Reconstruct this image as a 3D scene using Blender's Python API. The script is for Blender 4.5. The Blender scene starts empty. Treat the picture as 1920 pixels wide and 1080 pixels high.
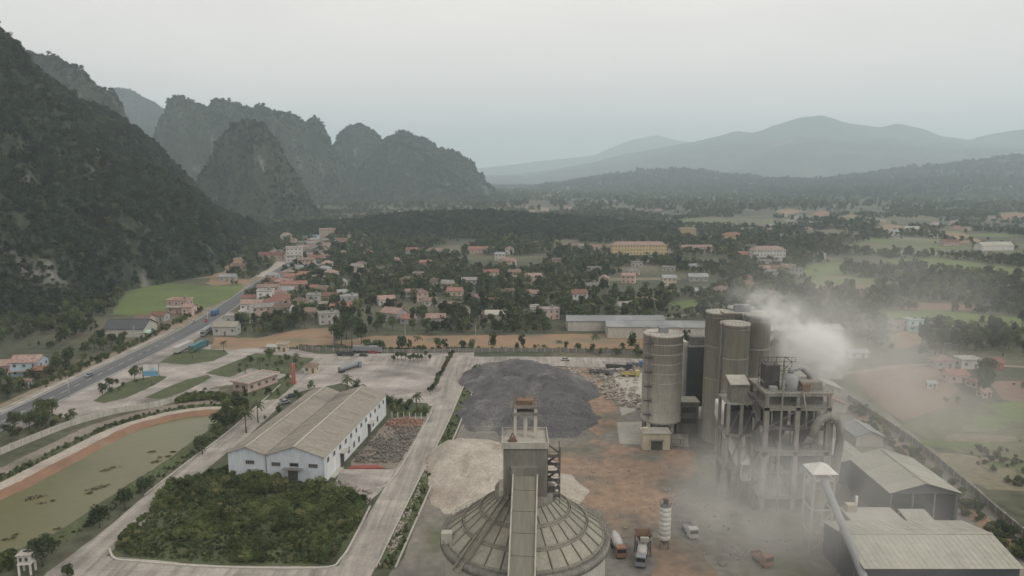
import bpy, bmesh, math, random
import numpy as np
from mathutils import Vector, Matrix, Euler
from mathutils.geometry import tessellate_polygon

scene = bpy.context.scene
COL = scene.collection
R = math.radians

# ------------------------------------------------------------------ camera
CAM_H, CAM_F = 90.0, 1371.0                    # metres above the plant floor; focal length in photo pixels (1920 wide)
PITCH = math.atan2(215.0, CAM_F)
cam_data = bpy.data.cameras.new('camera')
cam = bpy.data.objects.new('camera', cam_data)
COL.objects.link(cam)
cam.location = (0, 0, CAM_H)
cam.rotation_euler = (math.pi / 2 - PITCH, 0, 0)
cam_data.sensor_width = 36.0
cam_data.lens = CAM_F / 1920.0 * 36.0
cam_data.clip_start = 1.0
cam_data.clip_end = 30000.0
scene.camera = cam

# ------------------------------------------------------------------ sky
SUN_EL, SUN_AZ = R(46), R(122)                 # azimuth clockwise from +Y: to the right, a little behind the camera
world = bpy.data.worlds.new('World')
scene.world = world
world.use_nodes = True
wn, wl = world.node_tree.nodes, world.node_tree.links
wn.clear()
w_out = wn.new('ShaderNodeOutputWorld')
w_bg = wn.new('ShaderNodeBackground')
w_sky = wn.new('ShaderNodeTexSky')
w_sky.sky_type = 'NISHITA'
w_sky.sun_disc = False
w_sky.sun_elevation = SUN_EL
w_sky.sun_rotation = SUN_AZ
w_sky.air_density = 1.0
w_sky.dust_density = 4.0
w_hsv = wn.new('ShaderNodeHueSaturation')
w_hsv.inputs['Saturation'].default_value = 0.35
w_tc = wn.new('ShaderNodeTexCoord')
w_map = wn.new('ShaderNodeMapping')
w_map.inputs['Scale'].default_value = (1.0, 1.0, 3.5)
w_noise = wn.new('ShaderNodeTexNoise')
w_noise.inputs['Scale'].default_value = 2.2
w_noise.inputs['Detail'].default_value = 5.0
w_ramp = wn.new('ShaderNodeValToRGB')          # a high, almost even cloud deck
w_ramp.color_ramp.elements[0].position = 0.25
w_ramp.color_ramp.elements[0].color = (9.9, 9.2, 8.6, 1)
w_ramp.color_ramp.elements[1].position = 0.75
w_ramp.color_ramp.elements[1].color = (11.9, 10.9, 10.0, 1)
w_mix = wn.new('ShaderNodeMixRGB')
w_mix.inputs['Fac'].default_value = 0.88
w_bg.inputs['Strength'].default_value = 0.1
wl.new(w_sky.outputs['Color'], w_hsv.inputs['Color'])
wl.new(w_tc.outputs['Generated'], w_map.inputs['Vector'])
wl.new(w_map.outputs['Vector'], w_noise.inputs['Vector'])
wl.new(w_noise.outputs['Fac'], w_ramp.inputs['Fac'])
wl.new(w_hsv.outputs['Color'], w_mix.inputs['Color1'])
wl.new(w_ramp.outputs['Color'], w_mix.inputs['Color2'])
wl.new(w_mix.outputs['Color'], w_bg.inputs['Color'])
wl.new(w_bg.outputs['Background'], w_out.inputs['Surface'])

# ------------------------------------------------------------------ sun behind the overcast
sun_data = bpy.data.lights.new('sun', 'SUN')
sun_data.energy = 1.5
sun_data.angle = R(35)
sun_data.color = (1.0, 0.97, 0.93)
sun = bpy.data.objects.new('sun', sun_data)
COL.objects.link(sun)
_sd = Vector((math.sin(SUN_AZ) * math.cos(SUN_EL), math.cos(SUN_AZ) * math.cos(SUN_EL), math.sin(SUN_EL)))
sun.rotation_euler = (-_sd).to_track_quat('-Z', 'Y').to_euler()
sun.location = (60, 60, 300)

vs = scene.view_settings
vs.view_transform = 'Standard'
vs.look = 'None'
vs.exposure = 0.0
vs.gamma = 1.0
vs.use_curve_mapping = False
scene.cycles.max_bounces = 6
scene.cycles.diffuse_bounces = 3
scene.cycles.volume_bounces = 4
scene.cycles.transparent_max_bounces = 12
scene.cycles.use_denoising = True

# ------------------------------------------------------------------ surveying: where a photo point stands on the ground
def G(px, py, z=0.0):
    u, v = (px - 960) / CAM_F, (540 - py) / CAM_F
    dy = math.cos(PITCH) + v * math.sin(PITCH)
    dz = -math.sin(PITCH) + v * math.cos(PITCH)
    t = (z - CAM_H) / dz
    return (u * t, dy * t)

def ZAT(px, py, Y):
    u, v = (px - 960) / CAM_F, (540 - py) / CAM_F
    dy = math.cos(PITCH) + v * math.sin(PITCH)
    dz = -math.sin(PITCH) + v * math.cos(PITCH)
    t = Y / dy
    return (u * t, CAM_H + dz * t)

# ------------------------------------------------------------------ numpy fractal noise
def vnoise(x, y, seed=0):
    xi, yi = np.floor(x).astype(np.int64), np.floor(y).astype(np.int64)
    fx, fy = x - xi, y - yi
    fx, fy = fx * fx * (3 - 2 * fx), fy * fy * (3 - 2 * fy)
    def h(a, b):
        n = (a * 374761393 + b * 668265263 + seed * 974634777) & 0xffffffff
        n = ((n ^ (n >> 13)) * 1274126177) & 0xffffffff
        return ((n ^ (n >> 16)) & 0xffff) / 65535.0
    a, b, c, d = h(xi, yi), h(xi + 1, yi), h(xi, yi + 1), h(xi + 1, yi + 1)
    return (a * (1 - fx) + b * fx) * (1 - fy) + (c * (1 - fx) + d * fx) * fy

def fbm(x, y, scale, octv=4, seed=0, ridged=False):
    x, y = np.asarray(x, float) / scale, np.asarray(y, float) / scale
    s, amp, tot = 0.0, 1.0, 0.0
    for o in range(octv):
        n = vnoise(x, y, seed + o * 17)
        if ridged:
            n = 1 - np.abs(2 * n - 1)
        s = s + n * amp
        tot += amp
        amp *= 0.5
        x, y = x * 2.03 + 11.3, y * 2.03 - 7.7
    return s / tot

# ------------------------------------------------------------------ mesh builder
class MB:
    def __init__(self):
        self.v, self.f, self.s = [], [], []
    def quad(self, a, b, c, d):
        n = len(self.v)
        self.v += [tuple(a), tuple(b), tuple(c), tuple(d)]
        self.f.append((n, n + 1, n + 2, n + 3)); self.s.append(0)
        return self
    def tri(self, a, b, c):
        n = len(self.v)
        self.v += [tuple(a), tuple(b), tuple(c)]
        self.f.append((n, n + 1, n + 2)); self.s.append(0)
        return self
    def box(self, x0, x1, y0, y1, z0, z1):
        n = len(self.v)
        self.v += [(x0, y0, z0), (x1, y0, z0), (x1, y1, z0), (x0, y1, z0), (x0, y0, z1), (x1, y0, z1), (x1, y1, z1), (x0, y1, z1)]
        for q in ((0, 3, 2, 1), (4, 5, 6, 7), (0, 1, 5, 4), (1, 2, 6, 5), (2, 3, 7, 6), (3, 0, 4, 7)):
            self.f.append(tuple(n + i for i in q)); self.s.append(0)
        return self
    def bar(self, a, b, w, h=None, up=(0, 0, 1)):
        a, b = Vector(a), Vector(b)
        h = w if h is None else h
        d = (b - a).normalized()
        up = Vector(up)
        if abs(d.dot(up)) > 0.98:
            up = Vector((0, 1, 0))
        s = d.cross(up).normalized() * (w / 2)
        t = s.cross(d).normalized() * (h / 2)
        n = len(self.v)
        for p in (a, b):
            self.v += [tuple(p - s - t), tuple(p + s - t), tuple(p + s + t), tuple(p - s + t)]
        for q in ((0, 1, 2, 3), (7, 6, 5, 4), (0, 4, 5, 1), (1, 5, 6, 2), (2, 6, 7, 3), (3, 7, 4, 0)):
            self.f.append(tuple(n + i for i in q)); self.s.append(0)
        return self
    def tube(self, pts, rads, seg=10, cap=True):
        pts = [Vector(p) for p in pts]
        if not hasattr(rads, '__len__'):
            rads = [rads] * len(pts)
        n0 = len(self.v)
        prev = None
        for i, p in enumerate(pts):
            d = (pts[min(i + 1, len(pts) - 1)] - pts[max(i - 1, 0)]).normalized()
            ref = Vector((0, 0, 1)) if abs(d.z) < 0.95 else Vector((0, 1, 0))
            s = d.cross(ref).normalized()
            if prev is not None and s.dot(prev) < 0:
                s = -s
            prev = s
            t = d.cross(s)
            for k in range(seg):
                a = 2 * math.pi * k / seg
                self.v.append(tuple(p + (s * math.cos(a) + t * math.sin(a)) * rads[i]))
        for i in range(len(pts) - 1):
            for k in range(seg):
                a, b = n0 + i * seg + k, n0 + i * seg + (k + 1) % seg
                self.f.append((a, b, b + seg, a + seg)); self.s.append(1)
        if cap:
            self.f.append(tuple(n0 + k for k in range(seg))[::-1]); self.s.append(0)
            e = n0 + (len(pts) - 1) * seg
            self.f.append(tuple(e + k for k in range(seg))); self.s.append(0)
        return self
    def lathe(self, prof, seg=32, c=(0, 0)):
        n0 = len(self.v)
        for r, z in prof:
            for k in range(seg):
                a = 2 * math.pi * k / seg
                self.v.append((c[0] + r * math.cos(a), c[1] + r * math.sin(a), z))
        for i in range(len(prof) - 1):
            for k in range(seg):
                a, b = n0 + i * seg + k, n0 + i * seg + (k + 1) % seg
                self.f.append((a, b, b + seg, a + seg)); self.s.append(1)
        return self
    def prism(self, poly, z0, z1):
        n = len(self.v); m = len(poly)
        self.v += [(p[0], p[1], z0) for p in poly] + [(p[0], p[1], z1) for p in poly]
        tris = tessellate_polygon([[Vector((p[0], p[1], 0)) for p in poly]])
        for t in tris:
            self.f.append(tuple(n + m + i for i in t)); self.s.append(0)
        for i in range(m):
            j = (i + 1) % m
            self.f.append((n + i, n + j, n + m + j, n + m + i)); self.s.append(0)
        return self
    def mesh(self, name):
        me = bpy.data.meshes.new(name)
        me.from_pydata(self.v, [], self.f)
        if any(self.s):
            me.polygons.foreach_set('use_smooth', [bool(x) for x in self.s])
        me.update()
        return me
    def build(self, name, mat, parent=None, fix=True):
        me = self.mesh(name)
        if fix and len(self.f) < 4000:
            bm = bmesh.new(); bm.from_mesh(me)
            bmesh.ops.recalc_face_normals(bm, faces=bm.faces)
            bm.to_mesh(me); bm.free()
        return obj(name, me, mat, parent)

def obj(name, me, mat=None, parent=None):
    o = bpy.data.objects.new(name, me)
    COL.objects.link(o)
    if mat is not None and me is not None and not me.materials:
        me.materials.append(mat)
    if parent is not None:
        o.parent = parent
    return o

def tag(o, label=None, cat=None, group=None, kind=None):
    if label: o['label'] = label
    if cat: o['category'] = cat
    if group: o['group'] = group
    if kind: o['kind'] = kind
    return o

def thing(name, label, cat, loc=(0, 0, 0), rz=0.0, group=None):
    o = bpy.data.objects.new(name, None)
    COL.objects.link(o)
    o.empty_display_size = 0.5
    o.location = loc
    o.rotation_euler = (0, 0, rz)
    return tag(o, label, cat, group)

def copy_tree(src, loc, rz=0.0, scale=1.0, label=None, group=None):
    r = src.copy(); COL.objects.link(r)
    r.location = loc; r.rotation_euler = (0, 0, rz)
    r.scale = scale if hasattr(scale, '__len__') else (scale, scale, scale)
    if label: r['label'] = label
    if group: r['group'] = group
    for ch in src.children:
        c = ch.copy(); COL.objects.link(c); c.parent = r
        for g in ch.children:
            d = g.copy(); COL.objects.link(d); d.parent = c
    return r

# ------------------------------------------------------------------ materials
def nn(nt, t, **kw):
    n = nt.nodes.new(t)
    for k, v in kw.items():
        setattr(n, k, v)
    return n

def mat(name, c1, c2=None, scale=0.3, rough=0.9, fine=6.0, finev=0.25, stretch=None, bump=0.0, bscale=4.0,
        rnd=0.0, metal=0.0, wave=None, contrast=(0.3, 0.7), c3=None, c3scale=0.05, c3pos=(0.55, 0.7), spec=0.3, coord='pos', joint=None, track=None):
    m = bpy.data.materials.new(name)
    m.use_nodes = True
    nt = m.node_tree
    nt.nodes.clear()
    L = nt.links.new
    out = nn(nt, 'ShaderNodeOutputMaterial')
    bs = nn(nt, 'ShaderNodeBsdfPrincipled')
    bs.inputs['Roughness'].default_value = rough
    bs.inputs['Metallic'].default_value = metal
    bs.inputs['Specular IOR Level'].default_value = spec
    L(bs.outputs[0], out.inputs['Surface'])
    if coord == 'pos':
        geo = nn(nt, 'ShaderNodeNewGeometry'); vec = geo.outputs['Position']
    else:
        tc = nn(nt, 'ShaderNodeTexCoord'); vec = tc.outputs['Object']
    if stretch:
        mp = nn(nt, 'ShaderNodeMapping')
        mp.inputs['Scale'].default_value = stretch
        L(vec, mp.inputs['Vector']); vec = mp.outputs['Vector']
    c2 = c2 or tuple(x * 0.7 for x in c1)
    n1 = nn(nt, 'ShaderNodeTexNoise'); n1.inputs['Scale'].default_value = scale; n1.inputs['Detail'].default_value = 6; n1.inputs['Roughness'].default_value = 0.62
    L(vec, n1.inputs['Vector'])
    rp = nn(nt, 'ShaderNodeValToRGB')
    rp.color_ramp.elements[0].position, rp.color_ramp.elements[1].position = contrast
    rp.color_ramp.elements[0].color = (*c2, 1); rp.color_ramp.elements[1].color = (*c1, 1)
    L(n1.outputs['Fac'], rp.inputs['Fac'])
    colr = rp.outputs['Color']
    if c3:
        n3 = nn(nt, 'ShaderNodeTexNoise'); n3.inputs['Scale'].default_value = c3scale; n3.inputs['Detail'].default_value = 5
        L(vec, n3.inputs['Vector'])
        mr = nn(nt, 'ShaderNodeMapRange'); mr.inputs['From Min'].default_value, mr.inputs['From Max'].default_value = c3pos
        L(n3.outputs['Fac'], mr.inputs['Value'])
        mx = nn(nt, 'ShaderNodeMixRGB'); mx.inputs['Color2'].default_value = (*c3, 1)
        L(mr.outputs[0], mx.inputs['Fac']); L(colr, mx.inputs['Color1']); colr = mx.outputs['Color']
    if finev:
        n2 = nn(nt, 'ShaderNodeTexNoise'); n2.inputs['Scale'].default_value = fine; n2.inputs['Detail'].default_value = 4
        L(vec, n2.inputs['Vector'])
        mr = nn(nt, 'ShaderNodeMapRange'); mr.inputs['From Min'].default_value = 0.3; mr.inputs['From Max'].default_value = 0.7
        mr.inputs['To Min'].default_value = 1 - finev; mr.inputs['To Max'].default_value = 1 + finev
        L(n2.outputs['Fac'], mr.inputs['Value'])
        vm = nn(nt, 'ShaderNodeVectorMath', operation='SCALE')
        L(colr, vm.inputs[0]); L(mr.outputs[0], vm.inputs['Scale']); colr = vm.outputs[0]
    if joint:                                  # poured slabs: thin dark joints, each slab a little different
        mp2 = nn(nt, 'ShaderNodeMapping'); mp2.inputs['Rotation'].default_value = (0, 0, joint[2])
        L(nn(nt, 'ShaderNodeNewGeometry').outputs['Position'], mp2.inputs['Vector'])
        bk = nn(nt, 'ShaderNodeTexBrick'); bk.offset = 0.0
        bk.inputs['Scale'].default_value = 1.0; bk.inputs['Brick Width'].default_value = joint[0]; bk.inputs['Row Height'].default_value = joint[1]
        bk.inputs['Mortar Size'].default_value = 0.07; bk.inputs['Mortar Smooth'].default_value = 0.6
        bk.inputs['Color1'].default_value = (1, 1, 1, 1); bk.inputs['Color2'].default_value = (0.84, 0.84, 0.83, 1); bk.inputs['Mortar'].default_value = (0.6, 0.59, 0.56, 1)
        L(mp2.outputs[0], bk.inputs['Vector'])
        mj = nn(nt, 'ShaderNodeMixRGB', blend_type='MULTIPLY'); mj.inputs['Fac'].default_value = 1.0
        L(colr, mj.inputs['Color1']); L(bk.outputs['Color'], mj.inputs['Color2']); colr = mj.outputs['Color']
    if track:                                  # tyre marks and spilt dust drawn out along the way the trucks drive
        mp3 = nn(nt, 'ShaderNodeMapping'); mp3.inputs['Scale'].default_value = track
        L(nn(nt, 'ShaderNodeNewGeometry').outputs['Position'], mp3.inputs['Vector'])
        n4 = nn(nt, 'ShaderNodeTexNoise'); n4.inputs['Scale'].default_value = 1.0; n4.inputs['Detail'].default_value = 5; n4.inputs['Distortion'].default_value = 0.4
        L(mp3.outputs[0], n4.inputs['Vector'])
        mr = nn(nt, 'ShaderNodeMapRange'); mr.inputs['From Min'].default_value = 0.36; mr.inputs['From Max'].default_value = 0.62
        mr.inputs['To Min'].default_value = 0.74; mr.inputs['To Max'].default_value = 1.1
        L(n4.outputs['Fac'], mr.inputs['Value'])
        vm = nn(nt, 'ShaderNodeVectorMath', operation='SCALE')
        L(colr, vm.inputs[0]); L(mr.outputs[0], vm.inputs['Scale']); colr = vm.outputs[0]
    if rnd:
        oi = nn(nt, 'ShaderNodeObjectInfo')
        mr = nn(nt, 'ShaderNodeMapRange'); mr.inputs['To Min'].default_value = 1 - rnd; mr.inputs['To Max'].default_value = 1 + rnd
        L(oi.outputs['Random'], mr.inputs['Value'])
        vm = nn(nt, 'ShaderNodeVectorMath', operation='SCALE')
        L(colr, vm.inputs[0]); L(mr.outputs[0], vm.inputs['Scale']); colr = vm.outputs[0]
    L(colr, bs.inputs['Base Color'])
    nrm = None
    if wave:
        tc = nn(nt, 'ShaderNodeTexCoord')
        wv = nn(nt, 'ShaderNodeTexWave'); wv.bands_direction = wave[0]; wv.inputs['Scale'].default_value = wave[1]; wv.inputs['Distortion'].default_value = 0.0
        L(tc.outputs['Object'], wv.inputs['Vector'])
        bp = nn(nt, 'ShaderNodeBump'); bp.inputs['Strength'].default_value = 0.6; bp.inputs['Distance'].default_value = 0.08
        L(wv.outputs['Fac'], bp.inputs['Height']); nrm = bp.outputs['Normal']
    if bump:
        nb = nn(nt, 'ShaderNodeTexNoise'); nb.inputs['Scale'].default_value = bscale; nb.inputs['Detail'].default_value = 5
        L(vec, nb.inputs['Vector'])
        bp = nn(nt, 'ShaderNodeBump'); bp.inputs['Strength'].default_value = 0.8; bp.inputs['Distance'].default_value = bump
        L(nb.outputs['Fac'], bp.inputs['Height'])
        if nrm: L(nrm, bp.inputs['Normal'])
        nrm = bp.outputs['Normal']
    if nrm: L(nrm, bs.inputs['Normal'])
    return m

def leaf_mat(name, c1, c2, scale=0.6, rnd=0.35, dry=None):
    m = bpy.data.materials.new(name)
    m.use_nodes = True
    nt = m.node_tree; nt.nodes.clear(); L = nt.links.new
    out = nn(nt, 'ShaderNodeOutputMaterial')
    df = nn(nt, 'ShaderNodeBsdfDiffuse'); tr = nn(nt, 'ShaderNodeBsdfTranslucent'); mx = nn(nt, 'ShaderNodeMixShader')
    mx.inputs['Fac'].default_value = 0.22
    geo = nn(nt, 'ShaderNodeNewGeometry')
    n1 = nn(nt, 'ShaderNodeTexNoise'); n1.inputs['Scale'].default_value = scale; n1.inputs['Detail'].default_value = 4
    L(geo.outputs['Position'], n1.inputs['Vector'])
    rp = nn(nt, 'ShaderNodeValToRGB')
    rp.color_ramp.elements[0].position, rp.color_ramp.elements[1].position = 0.35, 0.68
    rp.color_ramp.elements[0].color = (*c2, 1); rp.color_ramp.elements[1].color = (*c1, 1)
    L(n1.outputs['Fac'], rp.inputs['Fac'])
    colr = rp.outputs['Color']
    oi = nn(nt, 'ShaderNodeObjectInfo')
    if dry:
        mr = nn(nt, 'ShaderNodeMapRange'); mr.inputs['From Min'].default_value = 0.85; mr.inputs['From Max'].default_value = 1.0; mr.inputs['To Max'].default_value = 0.8
        L(oi.outputs['Random'], mr.inputs['Value'])
        mc = nn(nt, 'ShaderNodeMixRGB'); mc.inputs['Color2'].default_value = (*dry, 1)
        L(mr.outputs[0], mc.inputs['Fac']); L(colr, mc.inputs['Color1']); colr = mc.outputs['Color']
    ma = nn(nt, 'ShaderNodeMath', operation='MULTIPLY'); ma.inputs[1].default_value = 7.13
    fr = nn(nt, 'ShaderNodeMath', operation='FRACT')
    L(oi.outputs['Random'], ma.inputs[0]); L(ma.outputs[0], fr.inputs[0])
    mr = nn(nt, 'ShaderNodeMapRange'); mr.inputs['To Min'].default_value = 1 - rnd; mr.inputs['To Max'].default_value = 1 + rnd
    L(fr.outputs[0], mr.inputs['Value'])
    vm = nn(nt, 'ShaderNodeVectorMath', operation='SCALE')
    L(colr, vm.inputs[0]); L(mr.outputs[0], vm.inputs['Scale']); colr = vm.outputs[0]
    L(colr, df.inputs['Color']); L(colr, tr.inputs['Color'])
    L(df.outputs[0], mx.inputs[1]); L(tr.outputs[0], mx.inputs[2])
    L(mx.outputs[0], out.inputs['Surface'])
    return m

MT = {}
MT['concrete_road'] = mat('dusty_concrete_slab', (0.38, 0.352, 0.312), (0.25, 0.232, 0.207), 0.12, joint=(9.0, 5.0, 0.06), track=(0.55, 0.03, 1), fine=1.5, finev=0.14, c3=(0.17, 0.16, 0.145), c3scale=0.06, bump=0.02)
MT['yard'] = mat('yard_concrete', (0.38, 0.348, 0.318), (0.28, 0.257, 0.235), 0.05, joint=(6.0, 6.0, 0.1), track=(0.07, 0.14, 1), fine=0.8, finev=0.12, c3=(0.15, 0.14, 0.125), c3scale=0.03)
MT['asphalt'] = mat('worn_asphalt', (0.13, 0.135, 0.138), (0.095, 0.098, 0.1), 0.08, track=(0.7, 0.02, 1), fine=2, finev=0.1, stretch=(1, 0.1, 1))
MT['paint'] = mat('road_paint', (0.6, 0.59, 0.56), (0.4, 0.39, 0.37), 0.6)
MT['verge'] = mat('soil_verge', (0.26, 0.21, 0.155), (0.17, 0.14, 0.105), 0.2, c3=(0.1, 0.115, 0.06), c3scale=0.12)
MT['clay'] = mat('red_clay', (0.24, 0.14, 0.09), (0.16, 0.1, 0.065), 0.15, bump=0.15, bscale=1.2, c3=(0.2, 0.16, 0.115), c3scale=0.1)
MT['orange'] = mat('orange_earth', (0.29, 0.19, 0.115), (0.19, 0.13, 0.085), 0.1, bump=0.15, bscale=1, c3=(0.15, 0.135, 0.085), c3scale=0.05, c3pos=(0.5,0.66))
MT['dirt'] = mat('grey_dirt', (0.235, 0.2, 0.165), (0.15, 0.13, 0.105), 0.08, fine=1.2, finev=0.3, c3=(0.095, 0.1, 0.06), c3scale=0.07, bump=0.1, bscale=1)
MT['reddirt'] = mat('reddish_plant_dirt', (0.275, 0.185, 0.125), (0.19, 0.145, 0.11), 0.045, fine=0.35, finev=0.22, c3=(0.13, 0.122, 0.098), c3scale=0.05, c3pos=(0.48, 0.62), bump=0.04, bscale=0.5)
MT['graydirt'] = mat('ash_dirt', (0.205, 0.188, 0.16), (0.125, 0.118, 0.105), 0.06, fine=0.4, finev=0.22, c3=(0.105, 0.11, 0.072), c3scale=0.04, c3pos=(0.5, 0.64), bump=0.04, bscale=0.5)
MT['water'] = mat('silty_water', (0.12, 0.116, 0.052), (0.105, 0.1, 0.046), 0.02, rough=0.22, finev=0.05, fine=0.3, spec=0.22, bump=0.012, bscale=1.5, c3=(0.085, 0.088, 0.04), c3scale=0.03)
MT['grass'] = mat('rough_grass', (0.085, 0.1, 0.045), (0.05, 0.062, 0.03), 0.15, fine=2.0, finev=0.4, bump=0.25, bscale=1.5)
MT['field'] = mat('green_field', (0.12, 0.158, 0.05), (0.075, 0.102, 0.036), 0.03, fine=0.5, finev=0.2)
MT['field2'] = mat('olive_field', (0.125, 0.125, 0.068), (0.085, 0.088, 0.048), 0.025, fine=0.4, finev=0.25)
MT['field3'] = mat('ploughed_field', (0.19, 0.125, 0.09), (0.14, 0.095, 0.07), 0.03, fine=0.4, finev=0.2)
MT['field4'] = mat('dry_field', (0.185, 0.162, 0.105), (0.13, 0.12, 0.075), 0.025, fine=0.4, finev=0.2)
MT['coal'] = mat('coal', (0.115, 0.113, 0.112), (0.062, 0.06, 0.06), 0.12, fine=1.5, finev=0.4, bump=0.3, bscale=1.0, c3=(0.17, 0.16, 0.145), c3scale=0.09, c3pos=(0.56, 0.7))
MT['sand'] = mat('crushed_limestone', (0.40, 0.365, 0.31), (0.27, 0.24, 0.2), 0.15, fine=1.5, finev=0.2, bump=0.3, bscale=1.0, c3=(0.24, 0.2, 0.16), c3scale=0.07)
MT['concrete'] = mat('weathered_concrete', (0.42, 0.4, 0.352), (0.325, 0.31, 0.273), 0.35, fine=2, finev=0.15, stretch=(1, 1, 0.16), bump=0.02)
MT['tower'] = mat('dusty_tower_concrete', (0.27, 0.26, 0.225), (0.17, 0.163, 0.14), 0.35, fine=2, finev=0.2, stretch=(1, 1, 0.2))
MT['concrete_dark'] = mat('sooty_concrete', (0.2, 0.19, 0.165), (0.12, 0.115, 0.1), 0.3, fine=2, finev=0.2, stretch=(1, 1, 0.2))
MT['concrete_lt'] = mat('cement_dusted_concrete', (0.37, 0.35, 0.305), (0.295, 0.28, 0.245), 0.3, fine=1.6, finev=0.12, stretch=(1, 1, 0.14))
MT['cone_panel'] = mat('dusty_roof_panel', (0.265, 0.255, 0.205), (0.2, 0.19, 0.155), 0.25, fine=2, finev=0.12, rnd=0.06)
MT['rib'] = mat('rib_steel', (0.225, 0.21, 0.17), (0.15, 0.14, 0.115), 0.4)
MT['steel'] = mat('grey_steel', (0.17, 0.17, 0.16), (0.1, 0.095, 0.09), 0.5, rough=0.7)
MT['steel_dark'] = mat('dark_steel', (0.085, 0.08, 0.078), (0.045, 0.042, 0.04), 0.5, rough=0.7)
MT['rust'] = mat('rusty_steel', (0.2, 0.125, 0.085), (0.12, 0.08, 0.06), 0.6)
MT['gallery'] = mat('gallery_sheet', (0.18, 0.174, 0.138), (0.13, 0.124, 0.098), 0.2, stretch=(1, 0.2, 0.2), c3=(0.27, 0.19, 0.12), c3scale=0.12, fine=2, finev=0.1)
MT['tin'] = mat('dust_coated_sheet_roof', (0.275, 0.248, 0.208), (0.215, 0.195, 0.165), 0.05, fine=0.7, finev=0.12, c3=(0.17, 0.155, 0.135), c3scale=0.05, rough=0.75, rnd=0.06)
MT['tin_pale'] = mat('pale_sheet_roof', (0.355, 0.345, 0.29), (0.27, 0.262, 0.222), 0.07, fine=0.7, finev=0.1, rough=0.7, rnd=0.06)
MT['tin_grey'] = mat('grey_sheet', (0.26, 0.27, 0.27), (0.18, 0.185, 0.185), 0.1, rough=0.65, rnd=0.1)
MT['tin_dark'] = mat('charcoal_sheet_roof', (0.07, 0.075, 0.08), (0.05, 0.052, 0.056), 0.1, rough=0.7)
MT['tin_blue'] = mat('blue_grey_sheet', (0.2, 0.25, 0.28), (0.15, 0.19, 0.215), 0.1, rough=0.6)
MT['wall_white'] = mat('stained_whitewash', (0.66, 0.68, 0.68), (0.47, 0.485, 0.48), 0.4, stretch=(1, 1, 0.18), fine=2.5, finev=0.1)
MT['wall_front'] = mat('shaded_whitewash', (0.5, 0.545, 0.585), (0.37, 0.405, 0.43), 0.35, stretch=(1, 1, 0.18), fine=2, finev=0.1)  # white wall with the front's shade painted in, darker and bluer
MT['glass'] = mat('dark_window', (0.035, 0.037, 0.04), (0.02, 0.021, 0.023), 0.5, rough=0.25, finev=0)
MT['frame'] = mat('window_frame', (0.3, 0.29, 0.27), (0.2, 0.195, 0.18), 1.0, finev=0)
MT['rubble'] = mat('rubble', (0.3, 0.27, 0.235), (0.16, 0.14, 0.12), 0.8, rnd=0.35)
MT['brickrubble'] = mat('brick_rubble', (0.26, 0.15, 0.11), (0.17, 0.11, 0.085), 0.5, rnd=0.3)
MT['bark'] = mat('bark', (0.13, 0.105, 0.08), (0.07, 0.055, 0.045), 2.0, rnd=0.2)
MT['rock'] = mat('forested_limestone', (0.038, 0.048, 0.025), (0.02, 0.028, 0.016), 0.03, fine=0.25, finev=0.6, stretch=(1, 1, 0.45), c3=(0.13, 0.127, 0.11), c3scale=0.03, c3pos=(0.62, 0.72), bump=3.0, bscale=0.15)
MT['hillside'] = mat('far_hillside', (0.06, 0.078, 0.055), (0.03, 0.044, 0.034), 0.006, fine=0.03, finev=0.4, c3=(0.15, 0.13, 0.085), c3scale=0.0022, c3pos=(0.6, 0.75), bump=6.0, bscale=0.015)
MT['tyre'] = mat('tyre_rubber', (0.03, 0.03, 0.03), (0.02, 0.02, 0.02), 2.0, finev=0)
MT['debris'] = mat('floating_weed', (0.15, 0.125, 0.07), (0.09, 0.075, 0.045), 1.5)
for nm, c in {'wall_cream': (0.5, 0.45, 0.34), 'wall_pink': (0.5, 0.38, 0.33), 'wall_grey': (0.38, 0.37, 0.345), 'wall_yellow': (0.5, 0.4, 0.22),
              'wall_cyan': (0.42, 0.6, 0.58), 'wall_blue': (0.4, 0.5, 0.56), 'wall_plain': (0.58, 0.56, 0.52), 'wall_mint': (0.35, 0.48, 0.4)}.items():
    MT[nm] = mat(nm.replace('wall_', '') + '_render', c, tuple(x * 0.7 for x in c), 0.5, stretch=(1, 1, 0.25), finev=0.12, rnd=0.12)
for nm, c in {'tile_red': (0.225, 0.118, 0.09), 'tile_brown': (0.19, 0.14, 0.112), 'tile_pink': (0.265, 0.185, 0.155), 'tile_grey': (0.22, 0.205, 0.19), 'flat_roof': (0.3, 0.28, 0.25)}.items():
    MT[nm] = mat(nm + '_roofing', c, tuple(x * 0.68 for x in c), 0.5, fine=1.2, finev=0.35, rnd=0.3)
for nm, c in {'car_white': (0.42, 0.41, 0.385), 'car_red': (0.35, 0.06, 0.05), 'car_blue': (0.06, 0.13, 0.26), 'car_teal': (0.05, 0.15, 0.17), 'car_grey': (0.22, 0.23, 0.25), 'car_orange': (0.21, 0.115, 0.075),
              'car_yellow': (0.45, 0.36, 0.12), 'car_dark': (0.05, 0.055, 0.06), 'pillar_red': (0.35, 0.1, 0.08), 'sign_blue': (0.12, 0.3, 0.42)}.items():
    MT[nm] = mat(nm + '_paint', c, tuple(x * 0.8 for x in c), 1.0, rough=0.5, finev=0.08, spec=0.4)
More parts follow.
